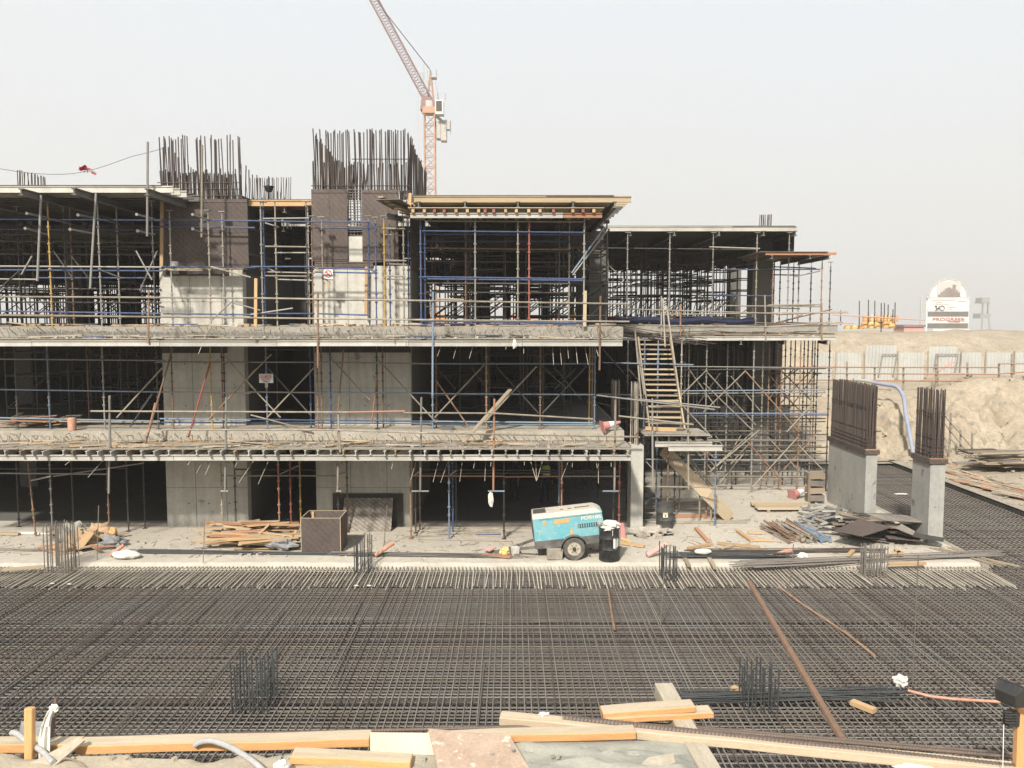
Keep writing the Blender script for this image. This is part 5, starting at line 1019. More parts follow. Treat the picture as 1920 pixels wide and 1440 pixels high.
# coloured bits by the drawbar
plank(G(905,1040,.05),G(958,1044,.05),.16,.05,'timber_red','orange board by the compressor drawbar'); plank(G(925,1025,.15),G(912,1032,.1),.25,.03,'pink_plastic','pink plastic scrap by the compressor drawbar',cat='scrap',name='plastic_scrap')
crumple('yellow_bag','yellow plastic bag by the compressor drawbar','bag',G(946,1034,.12),.16,.12,.12,'yellow_plastic',3,amp=.4)
crumple('white_rag','white rag hanging from a cross tube before the open bay','rag',P(920,936,24.0),.07,.04,.21,'white_cloth',7,amp=.4); crumple('white_rag','small white rag caught at the floor edge of the middle bay','rag',P(965,645,23.8),.06,.03,.13,'white_cloth',9,amp=.5)
crumple('paper_scrap','white scrap lying on the mat behind the tall columns','paper',G(1690,926,-.09),.25,.1,.02,'white_cloth',2,amp=.3)
# loose clutter on the floor edges
rp.seed(31)
for i in range(70):
    x=rp.uniform(-16,3); y=rp.uniform(23.9,25.2); L=rp.uniform(.3,1.6); a=rp.gauss(.35,.4); d=Vector((math.cos(a),math.sin(a)*.5,rp.gauss(0,.03)))*L/2; c=Vector((x,y,3.02+.03*rp.random()))
    mq=rp.choice(['timber_old','timber_old','timber_pale','rebar_dusty','timber_new']); tag(beam('scrap_batten',c-d,c+d,rp.uniform(.03,.10),.025,M_[mq]),desc(L,mq,0.9)+' scrap batten on the first upper floor edge '+zone(x),'batten','litter of the first floor edge')
for i in range(70):
    x=rp.uniform(-16,3); y=rp.uniform(24.05,26.2); L=rp.uniform(.3,1.6); a=rp.gauss(.1,.5); d=Vector((math.cos(a),math.sin(a)*.5,rp.gauss(0,.05)))*L/2; c=Vector((x,y,(6.19 if y<25 else 6.53)+.05*rp.random()))
    mq=rp.choice(['timber_old','rebar_dusty','timber_pale','pipe_blue','rebar']); tag(beam('scrap_batten',c-d,c+d,rp.uniform(.03,.10),.03,M_[mq]),desc(L,mq,0.9)+' scrap batten on the second upper floor edge '+zone(x),'batten','litter of the second floor edge')
for i in range(40):
    x=rp.uniform(4,12.3); y=rp.uniform(31.6,33); L=rp.uniform(.5,2.2); a=rp.gauss(0,.25); d=Vector((math.cos(a),math.sin(a)*.5,rp.gauss(0,.02)))*L/2; c=Vector((x,y,(6.17 if y<32.4 else 6.53)+.08*rp.random()))
    mq=rp.choice(['timber_old','rebar_rust','rebar']); tag(beam('scrap_batten',c-d,c+d,rp.uniform(.02,.08),.03,M_[mq]),desc(L,mq,1.3)+' scrap batten on the right wing floor edge','batten','litter of the wing floor edge')
for i in range(30):
    p=P(rp.uniform(0,125),rp.uniform(782,800),25.9); L=rp.uniform(.4,1.5); a=rp.gauss(.1,.4); d=Vector((math.cos(a),math.sin(a)*.4,rp.gauss(.05,.12)))*L/2; c=Vector((p.x,26.0+rp.uniform(-.3,.8),Z1+.05+.3*rp.random()))
    mq=rp.choice(['timber_old','timber_red','ply_dark','timber_pale']); tag(beam('scrap_board',c-d,c+d,rp.uniform(.06,.2),.03,M_[mq]),desc(L,mq,0.9)+' scrap board in the heap on the middle floor left wing','board','boards on the middle floor')
m=MB(); c=P(135,795,25.4); c.z=Z1; m.lathe([(0,.0),(.12,0),(.13,.35),(.10,.40),(0,.40)],c,14); tag(m.build('plastic_bucket',M_['clay_pipe'],smooth=True),'orange plastic bucket on the middle floor edge','bucket')
m=MB(); c=P(327,500,26.2); m.lathe([(0,0),(.10,0),(.12,.16),(0,.16)],c,14); tag(m.build('plastic_bucket',M_['white_paint'],smooth=True),'white bucket on the ledge of the first core shutter','bucket')
rough_block('concrete_block','grey hollow block on the middle floor right of the second core','block',P(839,806,25.6)+Vector((0,0,.02)),(.42,.2,.2),'concrete',.1); rough_block('concrete_block','pale broken slab on the middle floor right of the second core','block',P(869,808,25.5),(.5,.3,.14),'concrete_edge',.2)
beam_l=P(300,503,25.9); plank(P(305,504,26.2),P(460,504,26.2),.35,.04,'timber_old','scaffold plank along the base of the first core shutter')
# ---- signs
def board_sign(name,label,px0,px1,py0,py1,Y,tilt=0):
    a,b=P(px0,py1,Y),P(px1,py0,Y); t=T(name,label,'sign',((a.x+b.x)/2,Y,a.z)); block2('board',(a.x,Y,a.z),(b.x,Y+.012,b.z),M_['white_paint'],t); return t,(a+b)/2,b.x-a.x,b.z-a.z
t,c,w_,h_=board_sign('warning_sign','white keep out sign with red band hung on the scaffold between the cores',486,512,701,718,25.5)
block2('red_band',(c.x-w_*.42,c.y-.004,c.z+h_*.10),(c.x+w_*.42,c.y-.001,c.z+h_*.42),M_['sign_red'],t)
RX=(rad(90),0,0)
text('KEEP OUT',h_*.30,'white_paint',(c.x,c.y-.008,c.z+h_*.26),RX,t,depth=.002,sx=1.05,bold=.003); text('AUTHORIZED',h_*.15,'sign_red',(c.x,c.y-.006,c.z+h_*.0),RX,t,depth=.002,sx=1.2); text('PERSONNEL',h_*.15,'sign_ink',(c.x,c.y-.006,c.z-h_*.15),RX,t,depth=.002,sx=1.2); text('ONLY',h_*.24,'sign_ink',(c.x,c.y-.006,c.z-h_*.36),RX,t,depth=.002,sx=1.25,bold=.002)
block2('backing_stick',(c.x-.045,c.y+.014,c.z-h_*1.05),(c.x+.045,c.y+.03,c.z+h_*.3),M_['timber_pale'],t)
t,c,w_,h_=board_sign('warning_sign','white no smoking sign with red ring on the second core wall',607,624,505,527,25.9)
m=MB(); rr=w_*.40; n=28; cz=c.z+h_*.10; vs=[]
for k in range(n):
    a=2*math.pi*k/n
    for r_ in (rr,rr*.80): vs.append((c.x+r_*math.cos(a),c.y-.004,cz+r_*math.sin(a)))
m.add(vs,[(2*k,2*((k+1)%n),2*((k+1)%n)+1,2*k+1) for k in range(n)]); m.beam((c.x-rr*.62,c.y-.005,cz+rr*.62),(c.x+rr*.62,c.y-.005,cz-rr*.62),.035,.002,up=Vector((0,1,0))); m.build('ring',M_['sign_red'],t)
m=MB(); m.box((c.x-.01,c.y-.003,cz-.02),(rr*1.0,.002,rr*.22)); m.box((c.x+.05,c.y-.003,cz+.05),(.015,.002,.08)); m.build('cigarette',M_['sign_ink'],t)
text('NO SMOKING',h_*.13,'sign_ink',(c.x,c.y-.006,c.z-h_*.40),RX,t,depth=.002,sx=1.0,bold=.002); block2('backing_stick',(c.x-.05,c.y+.014,c.z-h_*1.0),(c.x+.02,c.y+.03,c.z+h_*.3),M_['timber_new'],t)
a=P(742,722,YW-.02); block2('notice_paper',(P(741,722,YW).x,YW-.012,P(741,725,YW).z),(P(764,722,YW).x,YW-.004,P(741,710,YW).z),M_['sign_pale'],None); tag(bpy.data.objects['notice_paper'],'small faded paper notice on the second core wall','notice')

# crumbs of concrete, splinters and wire scattered over the slab and the floor edges
def debris(name,parent_label,n,fx,fy,fz,smin,smax,mt,seed,long_=.25):
    rr=random.Random(seed); m=MB()
    for i in range(n):
        x,y=fx(rr),fy(rr); s=smin+(smax-smin)*rr.random()**3; M=Matrix.Rotation(rr.uniform(0,6.3),3,'Z')
        if rr.random()<long_: m.box((x,y,fz(x,y)+.008),(s*rr.uniform(4,12),s*.35,.012),M)
        else: m.box((x,y,fz(x,y)+s*.3),(s*rr.uniform(.8,1.6),s,s*.7),M)
    struct(m.build(name,M_[mt]),'stuff')
debris('slab_debris','',900,lambda r:r.uniform(-16,12.8),lambda r:23.0+abs(r.gauss(0,1.6)),lambda x,y:0,.015,.09,'rubble',1)
debris('wood_debris','',260,lambda r:r.uniform(-16,12.8),lambda r:23.0+abs(r.gauss(0,1.4)),lambda x,y:0,.012,.05,'timber_old',2,.8)
debris('slab_debris','',500,lambda r:r.uniform(4.5,13),lambda r:r.uniform(24,33),lambda x,y:0,.015,.10,'rubble',3)
debris('floor_debris','',700,lambda r:r.uniform(-17,3.2),lambda r:r.uniform(23.9,25.25),lambda x,y:2.98,.015,.08,'rubble',4,.5)
debris('floor_debris','',500,lambda r:r.uniform(-17,3.2),lambda r:r.uniform(24.1,25.0),lambda x,y:6.16,.015,.10,'rubble',5,.5)
debris('floor_debris','',420,lambda r:r.uniform(-17,3.2),lambda r:r.uniform(25.1,26.5),lambda x,y:6.5,.02,.14,'hessian',6,.5)
debris('floor_debris','',260,lambda r:r.uniform(3.8,12.4),lambda r:r.uniform(31.6,33.2),lambda x,y:6.14 if y<32.4 else 6.5,.02,.12,'hessian',7,.6)
debris('strip_debris','',500,lambda r:r.uniform(18.3,27),lambda r:r.uniform(26,39.5),lambda x,y:.02,.02,.14,'rubble',8,.4)
# ================================================================ near ledge: timber, bars, hoses
def fplank(label,p,q,w_,h_,mt,up=Vector((0,0,1)),parent=None,name='plank',cat='plank',bev=.004):
    L=(Vector(q)-Vector(p)).length; m=MB(); m.box((0,0,0),(w_,h_,L)); me=m.mesh(name,[M_[mt],M_['timber_sand']]); bm=bmesh.new(); bm.from_mesh(me)
    bmesh.ops.bevel(bm,geom=list(bm.edges),offset=bev,segments=1,affect='EDGES'); bmesh.ops.subdivide_edges(bm,edges=[e for e in bm.edges if e.calc_length()>L*.7],cuts=8)
    for v in bm.verts: v.co.x += .003*math.sin(v.co.z*5+w_*90); v.co.y += .002*math.sin(v.co.z*7+h_*60)
    bm.normal_update()
    for f in bm.faces:
        if f.normal.y>.8 and mt=='timber_near': f.material_index=1
    bm.to_mesh(me); bm.free(); me.update()
    x,y,z=frame(Vector(q)-Vector(p),up); M=Matrix((x,y,z)).transposed().to_4x4(); M.translation=(Vector(p)+Vector(q))/2
    o=place(bpy.data.objects.new(name,me),M,parent); return tag(o,label,cat) if label else o
fplank('first length of orange-edged plank along the ledge, at the picture corner',P(-40,1398,4.50),P(152,1395,4.52),.10,.05,'timber_near')
fplank('long orange-edged plank along the ledge up to the white plywood',P(150,1398,4.50),P(695,1385,4.56),.11,.05,'timber_near')
fplank('short orange plank with a broken end lying on the sand',P(548,1418,4.32),P(772,1427,4.30),.10,.045,'timber_near')
fplank('thin orange plank behind the pink plywood scrap',P(800,1384,4.55),P(1190,1372,4.6),.09,.045,'timber_near')
fplank('long pale plank slanting down across the ledge corner',P(938,1346,4.75),P(1990,1452,4.30),.09,.05,'timber_sand')
fplank('upper orange-edged plank of the stacked pair',P(1128,1336,4.85),P(1300,1322,4.9),.11,.035,'timber_near'); fplank('lower orange-edged plank of the stacked pair',P(1133,1346,4.83),P(1333,1333,4.9),.11,.035,'timber_near')
fplank('grey sleeper beam jutting from under the stacked planks',P(1243,1286,5.35)+Vector((0,0,-.02)),P(1345,1462,4.12)+Vector((0,0,-.05)),.12,.08,'timber_grey')
fplank('upright orange timber stake at the ledge corner',P(56,1425,4.40),P(57,1327,4.42),.045,.04,'timber_near',up=Vector((0,1,0)),name='timber_stake',cat='stake')
sheet4('weathered plywood strip propped beside the white ribbon',[P(28,1446,4.28),P(96,1441,4.28),P(158,1388,4.42),P(150,1381,4.44)],'timber_grey',.012)
sheet4('grey sheet of board behind the orange stake',[P(33,1386,4.62),P(86,1386,4.62),P(84,1353,4.66),P(40,1352,4.66)],'tarp_grey',.01)
sheet4('cream plywood offcut at the plank end',[P(694,1412,4.42),P(818,1416,4.40),P(806,1374,4.52),P(694,1373,4.52)],'ply_cream',.015)
sheet4('pinkish plywood scrap lying on the sand',[P(822,1446,4.22),P(996,1446,4.22),P(956,1379,4.50),P(803,1366,4.52)],'ply_pink',.012)
sheet4('pale plywood offcut at the mortar bed corner',[P(1190,1444,4.22),P(1268,1438,4.24),P(1262,1412,4.33),P(1215,1420,4.31)],'timber_grey',.012)
# ribbed bars
def ribbed(label,p,q,r,mt,pitch=.022):
    p=Vector(p); q=Vector(q); L=(q-p).length; m=MB(); m.bar((0,0,0),(0,0,L),r,10); n=int(L/pitch)
    for i in range(n):
        z=pitch*(i+.5); c=MB(); k=10; vs=[]
        for j in range(k):
            a=2*math.pi*j/k; dz=.35*r*math.sin(a)
            vs += [(r*.98*math.cos(a),r*.98*math.sin(a),z+dz-pitch*.2),(r*1.13*math.cos(a),r*1.13*math.sin(a),z+dz),(r*.98*math.cos(a),r*.98*math.sin(a),z+dz+pitch*.2)]
        fs=[]
        for j in range(k):
            b=(j+1)%k; fs += [(3*j,3*b,3*b+1,3*j+1),(3*j+1,3*b+1,3*b+2,3*j+2)]
        m.add(vs,fs)
    x,y,z=frame(q-p); M=Matrix((x,y,z)).transposed().to_4x4(); M.translation=p
    return tag(m.build('ribbed_bar',M_[mt],None,True,M),label,'rebar')
ribbed('thick ribbed rust bar lying on the long pale plank',P(1055,1347,4.72),P(1990,1450,4.30),.023,'rebar_near')
ribbed('middle ribbed bar lying beside the thick one',P(1180,1356,4.82),P(1990,1428,4.55),.011,'rebar_near',.016); ribbed('thinner rust bar farthest of the three on the ledge',P(1170,1352,4.9),P(1990,1421,4.62),.009,'rebar_near',.016)
ribbed('long rusty bar lying behind the left ledge planks',P(-40,1389,4.62),P(1140,1359,4.70),.011,'rebar_near',.018)
ribbed('dark bar half buried in sand below the left planks',P(100,1412,4.45),P(330,1404,4.48),.009,'rebar_near',.018)
tag(rod('rust_pipe',P(1580,1388,4.9),P(1405,1092,8.2),.026,M_['pipe_rust_near']),'long rusty pole jutting out from the ledge over the mat','pole')
def hose(label,pts,r,mt,n=10):
    out=[]; pts=[Vector(p) for p in pts]
    for i in range(len(pts)-1):
        a,b=pts[max(i-1,0)],pts[i]; c,d=pts[i+1],pts[min(i+2,len(pts)-1)]
        for k in range(8):
            t=k/8; out.append(.5*((2*b)+(c-a)*t+(2*a-5*b+4*c-d)*t*t+(3*b-a-3*c+d)*t**3))
    out.append(pts[-1]); m=MB(); m.path(out,r,n); return tag(m.build('hose',M_[mt],smooth=True),label,'hose')
hose('grey hose curling over the planks beside the orange stake',[P(22,1374,4.5),P(32,1376,4.48),P(52,1391,4.44),P(78,1408,4.40),P(100,1430,4.30)],.016,'hose_grey')
hose('grey hose arching from the sand toward the lower picture edge',[P(366,1398,4.46),P(378,1391,4.44),P(402,1390,4.40),P(440,1405,4.33),P(480,1432,4.24),P(500,1452,4.18)],.016,'hose_grey')
hose('thin brown twig-like rod bent on the sand',[P(98,1424,4.36),P(112,1428,4.34),P(124,1422,4.33),P(145,1428,4.30),P(165,1442,4.26)],.006,'timber_old',6)
# stake with white ribbon
tag(rod('rebar_stake',P(97,1386,4.55),P(105,1308,4.6),.011,M_['rebar_near']),'dark rebar stake with a ribbon tied near its top','stake')
m=MB(); vs=[]; 
rows=[(95,1332,5),(90,1345,6.5),(86,1362,9),(83,1385,11),(82,1410,12),(83,1450,13)]
for (px,py,w_) in rows:
    for k in range(5):
        f=k/4-.5; vs.append(P(px+f*2*w_,py,4.44-.02*(py-1332)/100+.012*math.sin(k*2.4+py*.05)))
fs=[(i*5+k,i*5+k+1,(i+1)*5+k+1,(i+1)*5+k) for i in range(len(rows)-1) for k in range(4)]
m.add(vs,fs); rb=m.build('ribbon',M_['ribbon'],smooth=True); tag(rb,'white cloth ribbon hanging from the rebar stake','ribbon'); sm=rb.modifiers.new('thick','SOLIDIFY'); sm.thickness=.002
kn=crumple('ribbon_knot','k','k',P(101,1329,4.53),.022,.02,.02,'ribbon',4,amp=.8); del kn['label']; del kn['category']; kn.name='knot'; kn.parent=rb
# mortar bed on the ledge
m=MB(); vs=[]; fs=[]; nx_,ny_=60,26
for j in range(ny_+1):
    for i in range(nx_+1):
        x=-.02+1.02*i/nx_; y=3.95+.62*j/ny_; e=min(i,nx_-i)/6; f=min(1,e)*min(1,min(j,ny_-j)/4)
        vs.append((x,y,4.30+f*(.03+.06*fbm(x,y*2.6,1.9,3)-.03*abs(fbm(x*1.5,y*6,1.9,3)))))
for j in range(ny_):
    for i in range(nx_): a=j*(nx_+1)+i; fs.append((a,a+1,a+nx_+2,a+nx_+1))
m.add(vs,fs); struct(m.build('mortar_bed',M_['mortar'],smooth=True),'stuff')
rp.seed(6)
for i in range(16):
    px=rp.uniform(100,1280); p=P(px,rp.uniform(1398,1436),4.35); s=rp.uniform(.006,.022); p.z=ledge(p.x,p.y)+s*.3+(.05 if 955<px<1270 else 0)
    rough_block('sand_clod','small pale clod lying on the near sand ledge','clod',p,(s*1.4,s,s),'sand_near' if i%3 else 'mortar',rp.random()*3,s*.2,'clods on the sand ledge')
crumple('plaster_lump','white plaster lump at the tip of the pinkish plywood scrap','plaster',P(1020,1342,4.75),.035,.02,.018,'white_cloth',2,amp=.7); crumple('plaster_lump','white lump at the lower picture edge on the sand','plaster',P(528,1436,4.18),.04,.03,.03,'white_cloth',12,amp=.3)
# flood lamp on a stake at the right
xp=P(1911,1440,4.35).x
t=T('flood_lamp','small black flood lamp fixed to a timber stake at the picture edge','flood lamp',P(1911,1440,4.3))
beam('stake',P(1909,1462,4.33),P(1914,1287,4.36),.045,.035,M_['timber_near'],t,up=Vector((0,1,0)))
c=P(1893,1303,4.30); M=Matrix.Translation(c) @ Matrix.Rotation(rad(118),4,'Z') @ Matrix.Rotation(rad(-14),4,'X')
m=MB(); m.add([(-.075,-.03,-.055),(.075,-.03,-.055),(.075,-.03,.055),(-.075,-.03,.055),(-.055,.04,-.035),(.055,.04,-.035),(.055,.04,.035),(-.055,.04,.035)],[(4,7,6,5),(0,4,5,1),(1,5,6,2),(2,6,7,3),(3,7,4,0),(0,1,2,3)]); h=m.build('housing',M_['lamp_black'],t,False,M)
m=MB(); m.box((0,-.033,0),(.135,.006,.095)); m.build('glass',M_['lamp_face'],h,False,M); m=MB(); [m.box((0,-.034,z),(.158,.012,.008)) for z in (-.054,.054)]; [m.box((x,-.034,0),(.008,.012,.1)) for x in (-.075,.075)]; m.build('bezel',M_['lamp_black'],h,False,M)
block('ballast_box',P(1896,1347,4.33),(.062,.05,.075),M_['lamp_black'],t,rz=.2); m=MB(); [m.box(P(1896,1335+i*5,4.30),(.066,.012,.004)) for i in range(5)]; m.build('ballast_fins',M_['drum_grey'],t)
m=MB(); m.path([P(1882,1342,4.32),P(1879,1352,4.32),P(1886,1364,4.32),P(1893,1366,4.33)],.003,6); m.build('bracket',M_['lamp_black'],t)
tag(rod('white_string',P(1882,1358,4.32),P(1880,1452,4.25),.0022,M_['white_paint'],kind='cyl5'),'thin white cord hanging below the flood lamp','cord')
crumple('cement_paper','torn pale cement paper at the lower picture corner','paper',P(1720,1432,4.40),.16,.06,.02,'white_cloth',21,amp=.3)
crumple('cement_paper','torn pale cement paper beyond the three ledge bars','paper',P(1850,1442,4.40),.16,.06,.02,'white_cloth',25,amp=.3)
# ---- things lying on the mat
rp.seed(9)
for i in range(30):
    a=G(1272+rp.uniform(-20,30),1306+rp.uniform(-8,14),-.08); b=G(1690+rp.uniform(-60,20),1296+rp.uniform(-5,20),-.08); z=-.09+.09*rp.random(); a.z=b.z=z
    tag(rod('loose_bar',a,b,.009,M_['rebar_new'],kind='cyl5'),'straight grey bar in the bundle lying on the mat','rebar','grey bars lying on the mat')
for (px,py,qx,qy,lb) in ((1373,1290,1392,1298,'yellow offcut behind the large cage on the mat'),(1597,1316,1640,1333,'short orange block lying on the mat near the rusty pole')): a=G(px,py,-.06); b=G(qx,qy,-.06); plank(a,b,.13,.08,'timber_new',lb)
crumple('cement_bag','white torn bag caught on the mat','bag',G(1688,1278,-.02),.14,.1,.12,'white_cloth',17,amp=.6)
m=MB(); m.path([G(1703,1295,-.1),G(1745,1306,-.1),G(1790,1311,-.09),G(1875,1316,-.09)],.028,6); tag(m.build('red_conduit',M_['clay_pipe'],smooth=True),'red plastic conduit lying across the mat toward the lamp','conduit')
m=MB(); m.path([G(1460,1100,-.1),G(1500,1130,-.1),G(1590,1190,-.1),G(1640,1230,-.1)],.03,6); tag(m.build('rusty_conduit',M_['pipe_rust'],smooth=True),'rusty line slanting over the mat behind the pole','conduit')
for (px,py) in ((1140,1105),): m=MB(); m.path([G(px,py,-.1),G(px+6,py+40,-.1),G(px+12,py+75,-.1)],.03,6); tag(m.build('red_conduit',M_['pipe_rust'],smooth=True),'short reddish strip on the mat below the compressor','conduit')
for i,(px,py) in enumerate(((98,1094),(130,1095),(668,1098),(692,1098))): crumple('spacer_block','white spacer block at the foot of a rear cage','spacer',G(px,py,-.07),.06,.03,.02,'concrete_new',i*2.3,amp=.2,group='white spacers under the rear cages')
# ================================================================ background on the right
def corrugated(name,x0,x1,z0,z1,Y,parent,tilt=0,mt='fence_sheet'):
    m=MB(); n=max(6,int((x1-x0)/.055)); vs=[]
    for i in range(n+1):
        f=i/n; x=x0+(x1-x0)*f; y=Y+(.05 if i%4 in (0,1) else 0)
        vs += [(x+tilt*0,y,z0),(x+tilt,y,z1)]
    m.add(vs,[(2*i,2*i+2,2*i+3,2*i+1) for i in range(n)]); return m.build(name,M_[mt],parent)
YFN=54.0
t=T('corrugated_fence','pale corrugated sheet fence with dark posts on the sand bank','fence',P(1700,708,YFN))
edges=[1520,1562,1618,1680,1736,1795,1843,1898,1960,2020]
tops={1618:647,1736:650}
for i in range(len(edges)-1):
    a,b=edges[i],edges[i+1]; tp=tops.get(a,661); pa=P(a+2,712,YFN); pb=P(b-2,tp,YFN); tl=.12 if a in tops else R.uniform(-.05,.05)
    corrugated('fence_panel',pa.x,pb.x,hill(pa.x,YFN)-.05,pb.z,YFN+.02*(i%2),t,tl)
    rod('fence_post',(pa.x,YFN-.1,hill(pa.x,YFN)-.2),(pa.x+R.uniform(-.1,.1),YFN-.1,P(a,658,YFN).z),.05,M_['pipe_dusty'],t)
    if a in tops:
        z0,z1=P(a,704,YFN-.12).z,P(a,664,YFN-.12).z; x0,x1=pa.x+(0.9 if a==1618 else .3),pb.x
        rod('panel_frame',(x0,YFN-.12,z0),(x0+.2,YFN-.12,z1),.045,M_['tarp_grey'],t); rod('panel_frame',(x1-.1,YFN-.12,z0),(x1+.1,YFN-.12,z1),.045,M_['tarp_grey'],t); rod('panel_frame',(x0+.2,YFN-.12,z1),(x1+.1,YFN-.12,z1),.03,M_['tarp_grey'],t)
plank(P(1767,692,52.5),P(1788,678,52.5),.5,.03,'pink_plastic','faded red sheet leaning against the fence',cat='sheet',name='plastic_sheet'); plank(P(1741,712,51),P(1758,694,52.3),.35,.05,'timber_old','grey board leaning at the fence foot')
tag(rod('marker_post',P(1758,722,46.5),P(1758,668,46.5),.05,M_['timber_old']),'short marker post standing by the bank railing','post')
YR_=46.2
t=T('bank_railing','long rusty tube railing along the top of the sand bank','railing',P(1700,720,YR_))
for (px,y0,y1) in ((1525,685,724),(1588,678,722),(1640,689,724),(1694,688,724),(1755,682,724),(1814,680,722),(1873,682,716),(1897,664,706)): rod('post',P(px,y1+4,YR_),P(px,y0,YR_),.055,M_['pipe_dusty'],t)
for pts in ([(1480,688),(1694,689),(1873,689)],[(1480,700),(1694,701),(1873,702)],[(1480,712),(1694,714),(1860,715)],[(1873,682),(1960,682)],[(1873,701),(1960,695)]):
    for i in range(len(pts)-1): rod('rail',P(*pts[i],YR_-.1),P(*pts[i+1],YR_-.1),.035,M_['pipe_orange'],t)
YS=40.0
t=T('stair_railing','descending tube railing of a path down the sand bank','railing',P(1790,868,YS))
for (a,b) in (((1783,774),(1779,870)),((1823,812),(1822,868)),((1801,806),(1801,842)),((1766,800),(1766,846))): rod('post',P(*b,YS),P(*a,YS),.05,M_['pipe_dusty'],t)
for (a,b) in (((1755,760),(1823,840)),((1755,773),(1821,858)),((1758,796),(1778,833)),((1757,816),(1777,850)),((1783,823),(1823,868))): rod('rail',P(*a,YS-.1),P(*b,YS-.1),.03,M_['pipe_dusty'],t)
hose('thick blue hose drooping over the bank between the tall columns',[P(1636,717,44.5),P(1660,721,44),P(1682,726,43.5),P(1694,745,42.5),P(1698,775,41.5),P(1705,812,40.5),P(1712,850,39.8)],.10,'hose_blue')
hose('thick blue hose end showing behind the wide column bars',[P(1600,712,45),P(1618,713,45),P(1638,717,44.6)],.09,'hose_grey')
# timber stacks to the right of the pit
rp.seed(15)
gz=G(1885,878,.1)
for i in range(42):
    f=rp.random(); c=Vector((gz.x+rp.uniform(-.9,1.6),gz.y+rp.uniform(-.5,1.2),.1+.75*f)); L=rp.uniform(1.4,3.2); a=rp.gauss(.05,.22); d=Vector((math.cos(a),math.sin(a),rp.gauss(0,.03)))*L/2
    mq=rp.choice(['timber_old','timber_pale','timber_pale','ply_grey','timber_red','timber_old','ply_dark']); tag(beam('stacked_board',c-d,c+d,rp.uniform(.1,.3),.05,M_[mq]),desc(L,mq,2.3)+' board in the big stack at the foot of the sand bank','board','boards of the stack below the bank')
sheet4('grey plywood sheet capping the board stack below the bank',[P(1838,858,37.5),P(1860,872,36.9),P(1990,868,37.2),P(1960,856,38.2)],'ply_grey')
for i in range(64):
    px=rp.uniform(1775,1925); py=881+(px-1775)*.30+rp.uniform(-4,14); g=G(px,py,.05); L=rp.uniform(.8,3.2); a=rp.gauss(-1.15,.25); d=Vector((math.cos(a)*.55,math.sin(a),0))*L/2; c=Vector((max(g.x,18.6),g.y,.06+.08*rp.random()))
    mq=rp.choice(['timber_old','timber_pale','timber_pale','timber_red','rebar_dusty']); tag(beam('loose_board',c-d,c+d,rp.uniform(.06,.16),.04,M_[mq]),desc(L,mq,2.0)+' board lying in the timber strip beside the pit upstand','board','boards beside the pit upstand')
for i in range(60):
    x=rp.uniform(16,30); y=rp.uniform(39.5,47); s=rp.uniform(.08,.3); rough_block('bank_stone','pale stone lying on the sand bank','stone',(x,y,hill(x,y)+s*.2),(s*1.3,s,s*.8),'sand_near',rp.random()*3,s*.2,'stones on the sand bank')
# ---- project sign board
YG=78.0
a,b=P(1738,622,YG),P(1816,525,YG); xm=(a.x+b.x)/2; Wd=b.x-a.x; zA0=P(1775,622,YG).z; zS=P(1775,558,YG).z; zT=b.z
t=T('project_sign','tall arched white project sign standing on the sand mound','sign',(xm,YG,zA0))
pts=[(a.x+.1,zS)]; rr=Wd/2-.12
for k in range(19): an=math.pi-math.pi*k/18; pts.append((xm+rr*math.cos(an),zS+(zT-zS)*math.sin(an)))
m=MB(); m.prism(pts[1:],1,YG,YG+.12); m.build('arch_panel',M_['white_paint'],t)
m=MB(); rim=[]; 
for k in range(19): an=math.pi-math.pi*k/18; rim.append((xm+(rr+.04)*math.cos(an),YG+.02,zS+(zT-zS+.05)*math.sin(an)))
m.path(rim,.07,6); m.build('arch_rim',M_['crane_grey'],t)
px=lambda p,q:(P(p,600,YG).x,P(1775,q,YG).z)
def pan(n,x0,x1,y0,y1,mt,dy=0): (xa_,za_),(xb_,zb_)=px(x0,y1),px(x1,y0); return block2(n,(xa_,YG-.02-dy,za_),(xb_,YG+.06-dy,zb_),M_[mt],t)
pan('picture_panel',1755,1799,528,556,'sign_pale',.03)
x0_,z0_=px(1755,556); sc=(px(1799,556)[0]-x0_)/44
m=MB()
for (u,h,w_) in ((2,4,4),(6,8,4),(10,11,4),(14,15,5),(19,17,5),(24,15,4),(28,22,6),(34,12,4),(38,8,4)): m.box((x0_+(u+w_/2)*sc,YG-.06,z0_+h*sc/2),(w_*sc,.02,h*sc))
m.build('pictured_building',M_['pictured'],t)
pan('text_panel',1739,1815,560,572,'white_paint'); pan('logo_panel',1739,1815,572.6,583.5,'white_paint'); pan('dark_panel',1740,1815,584.5,593.5,'sign_grey',.01); pan('name_panel',1739,1815,594.5,605.5,'white_paint'); pan('dark_panel',1740,1815,606.5,615.5,'sign_grey',.01); pan('base_panel',1750,1818,617,626,'white_paint')
for x in (1738.2,1816): pan('post',x-1.2,x+1.2,556,626,'white_paint',-.12)
pan('back_post',1730,1732,556,624,'crane_grey',-.5); pan('cross_head',1736,1818,556.5,559.5,'sign_pale',.01)
def st(s,sz,mt,p,q,sx=1,bold=.0): x,z=px(p,q); text(s,sz,mt,(x,YG-.07,z),RX,t,depth=.01,sx=sx,bold=bold)
sx0=1.0
u=px(1776,578)
rr=.24; m=MB(); n=24; cx,cz=px(1765,578); vs=[]
for k in range(n):
    an=2*math.pi*k/n
    for r_ in (rr,rr*.78): vs.append((cx+r_*math.cos(an),YG-.07,cz+r_*math.sin(an)))
m.add(vs,[(2*k,2*((k+1)%n),2*((k+1)%n)+1,2*k+1) for k in range(n)])
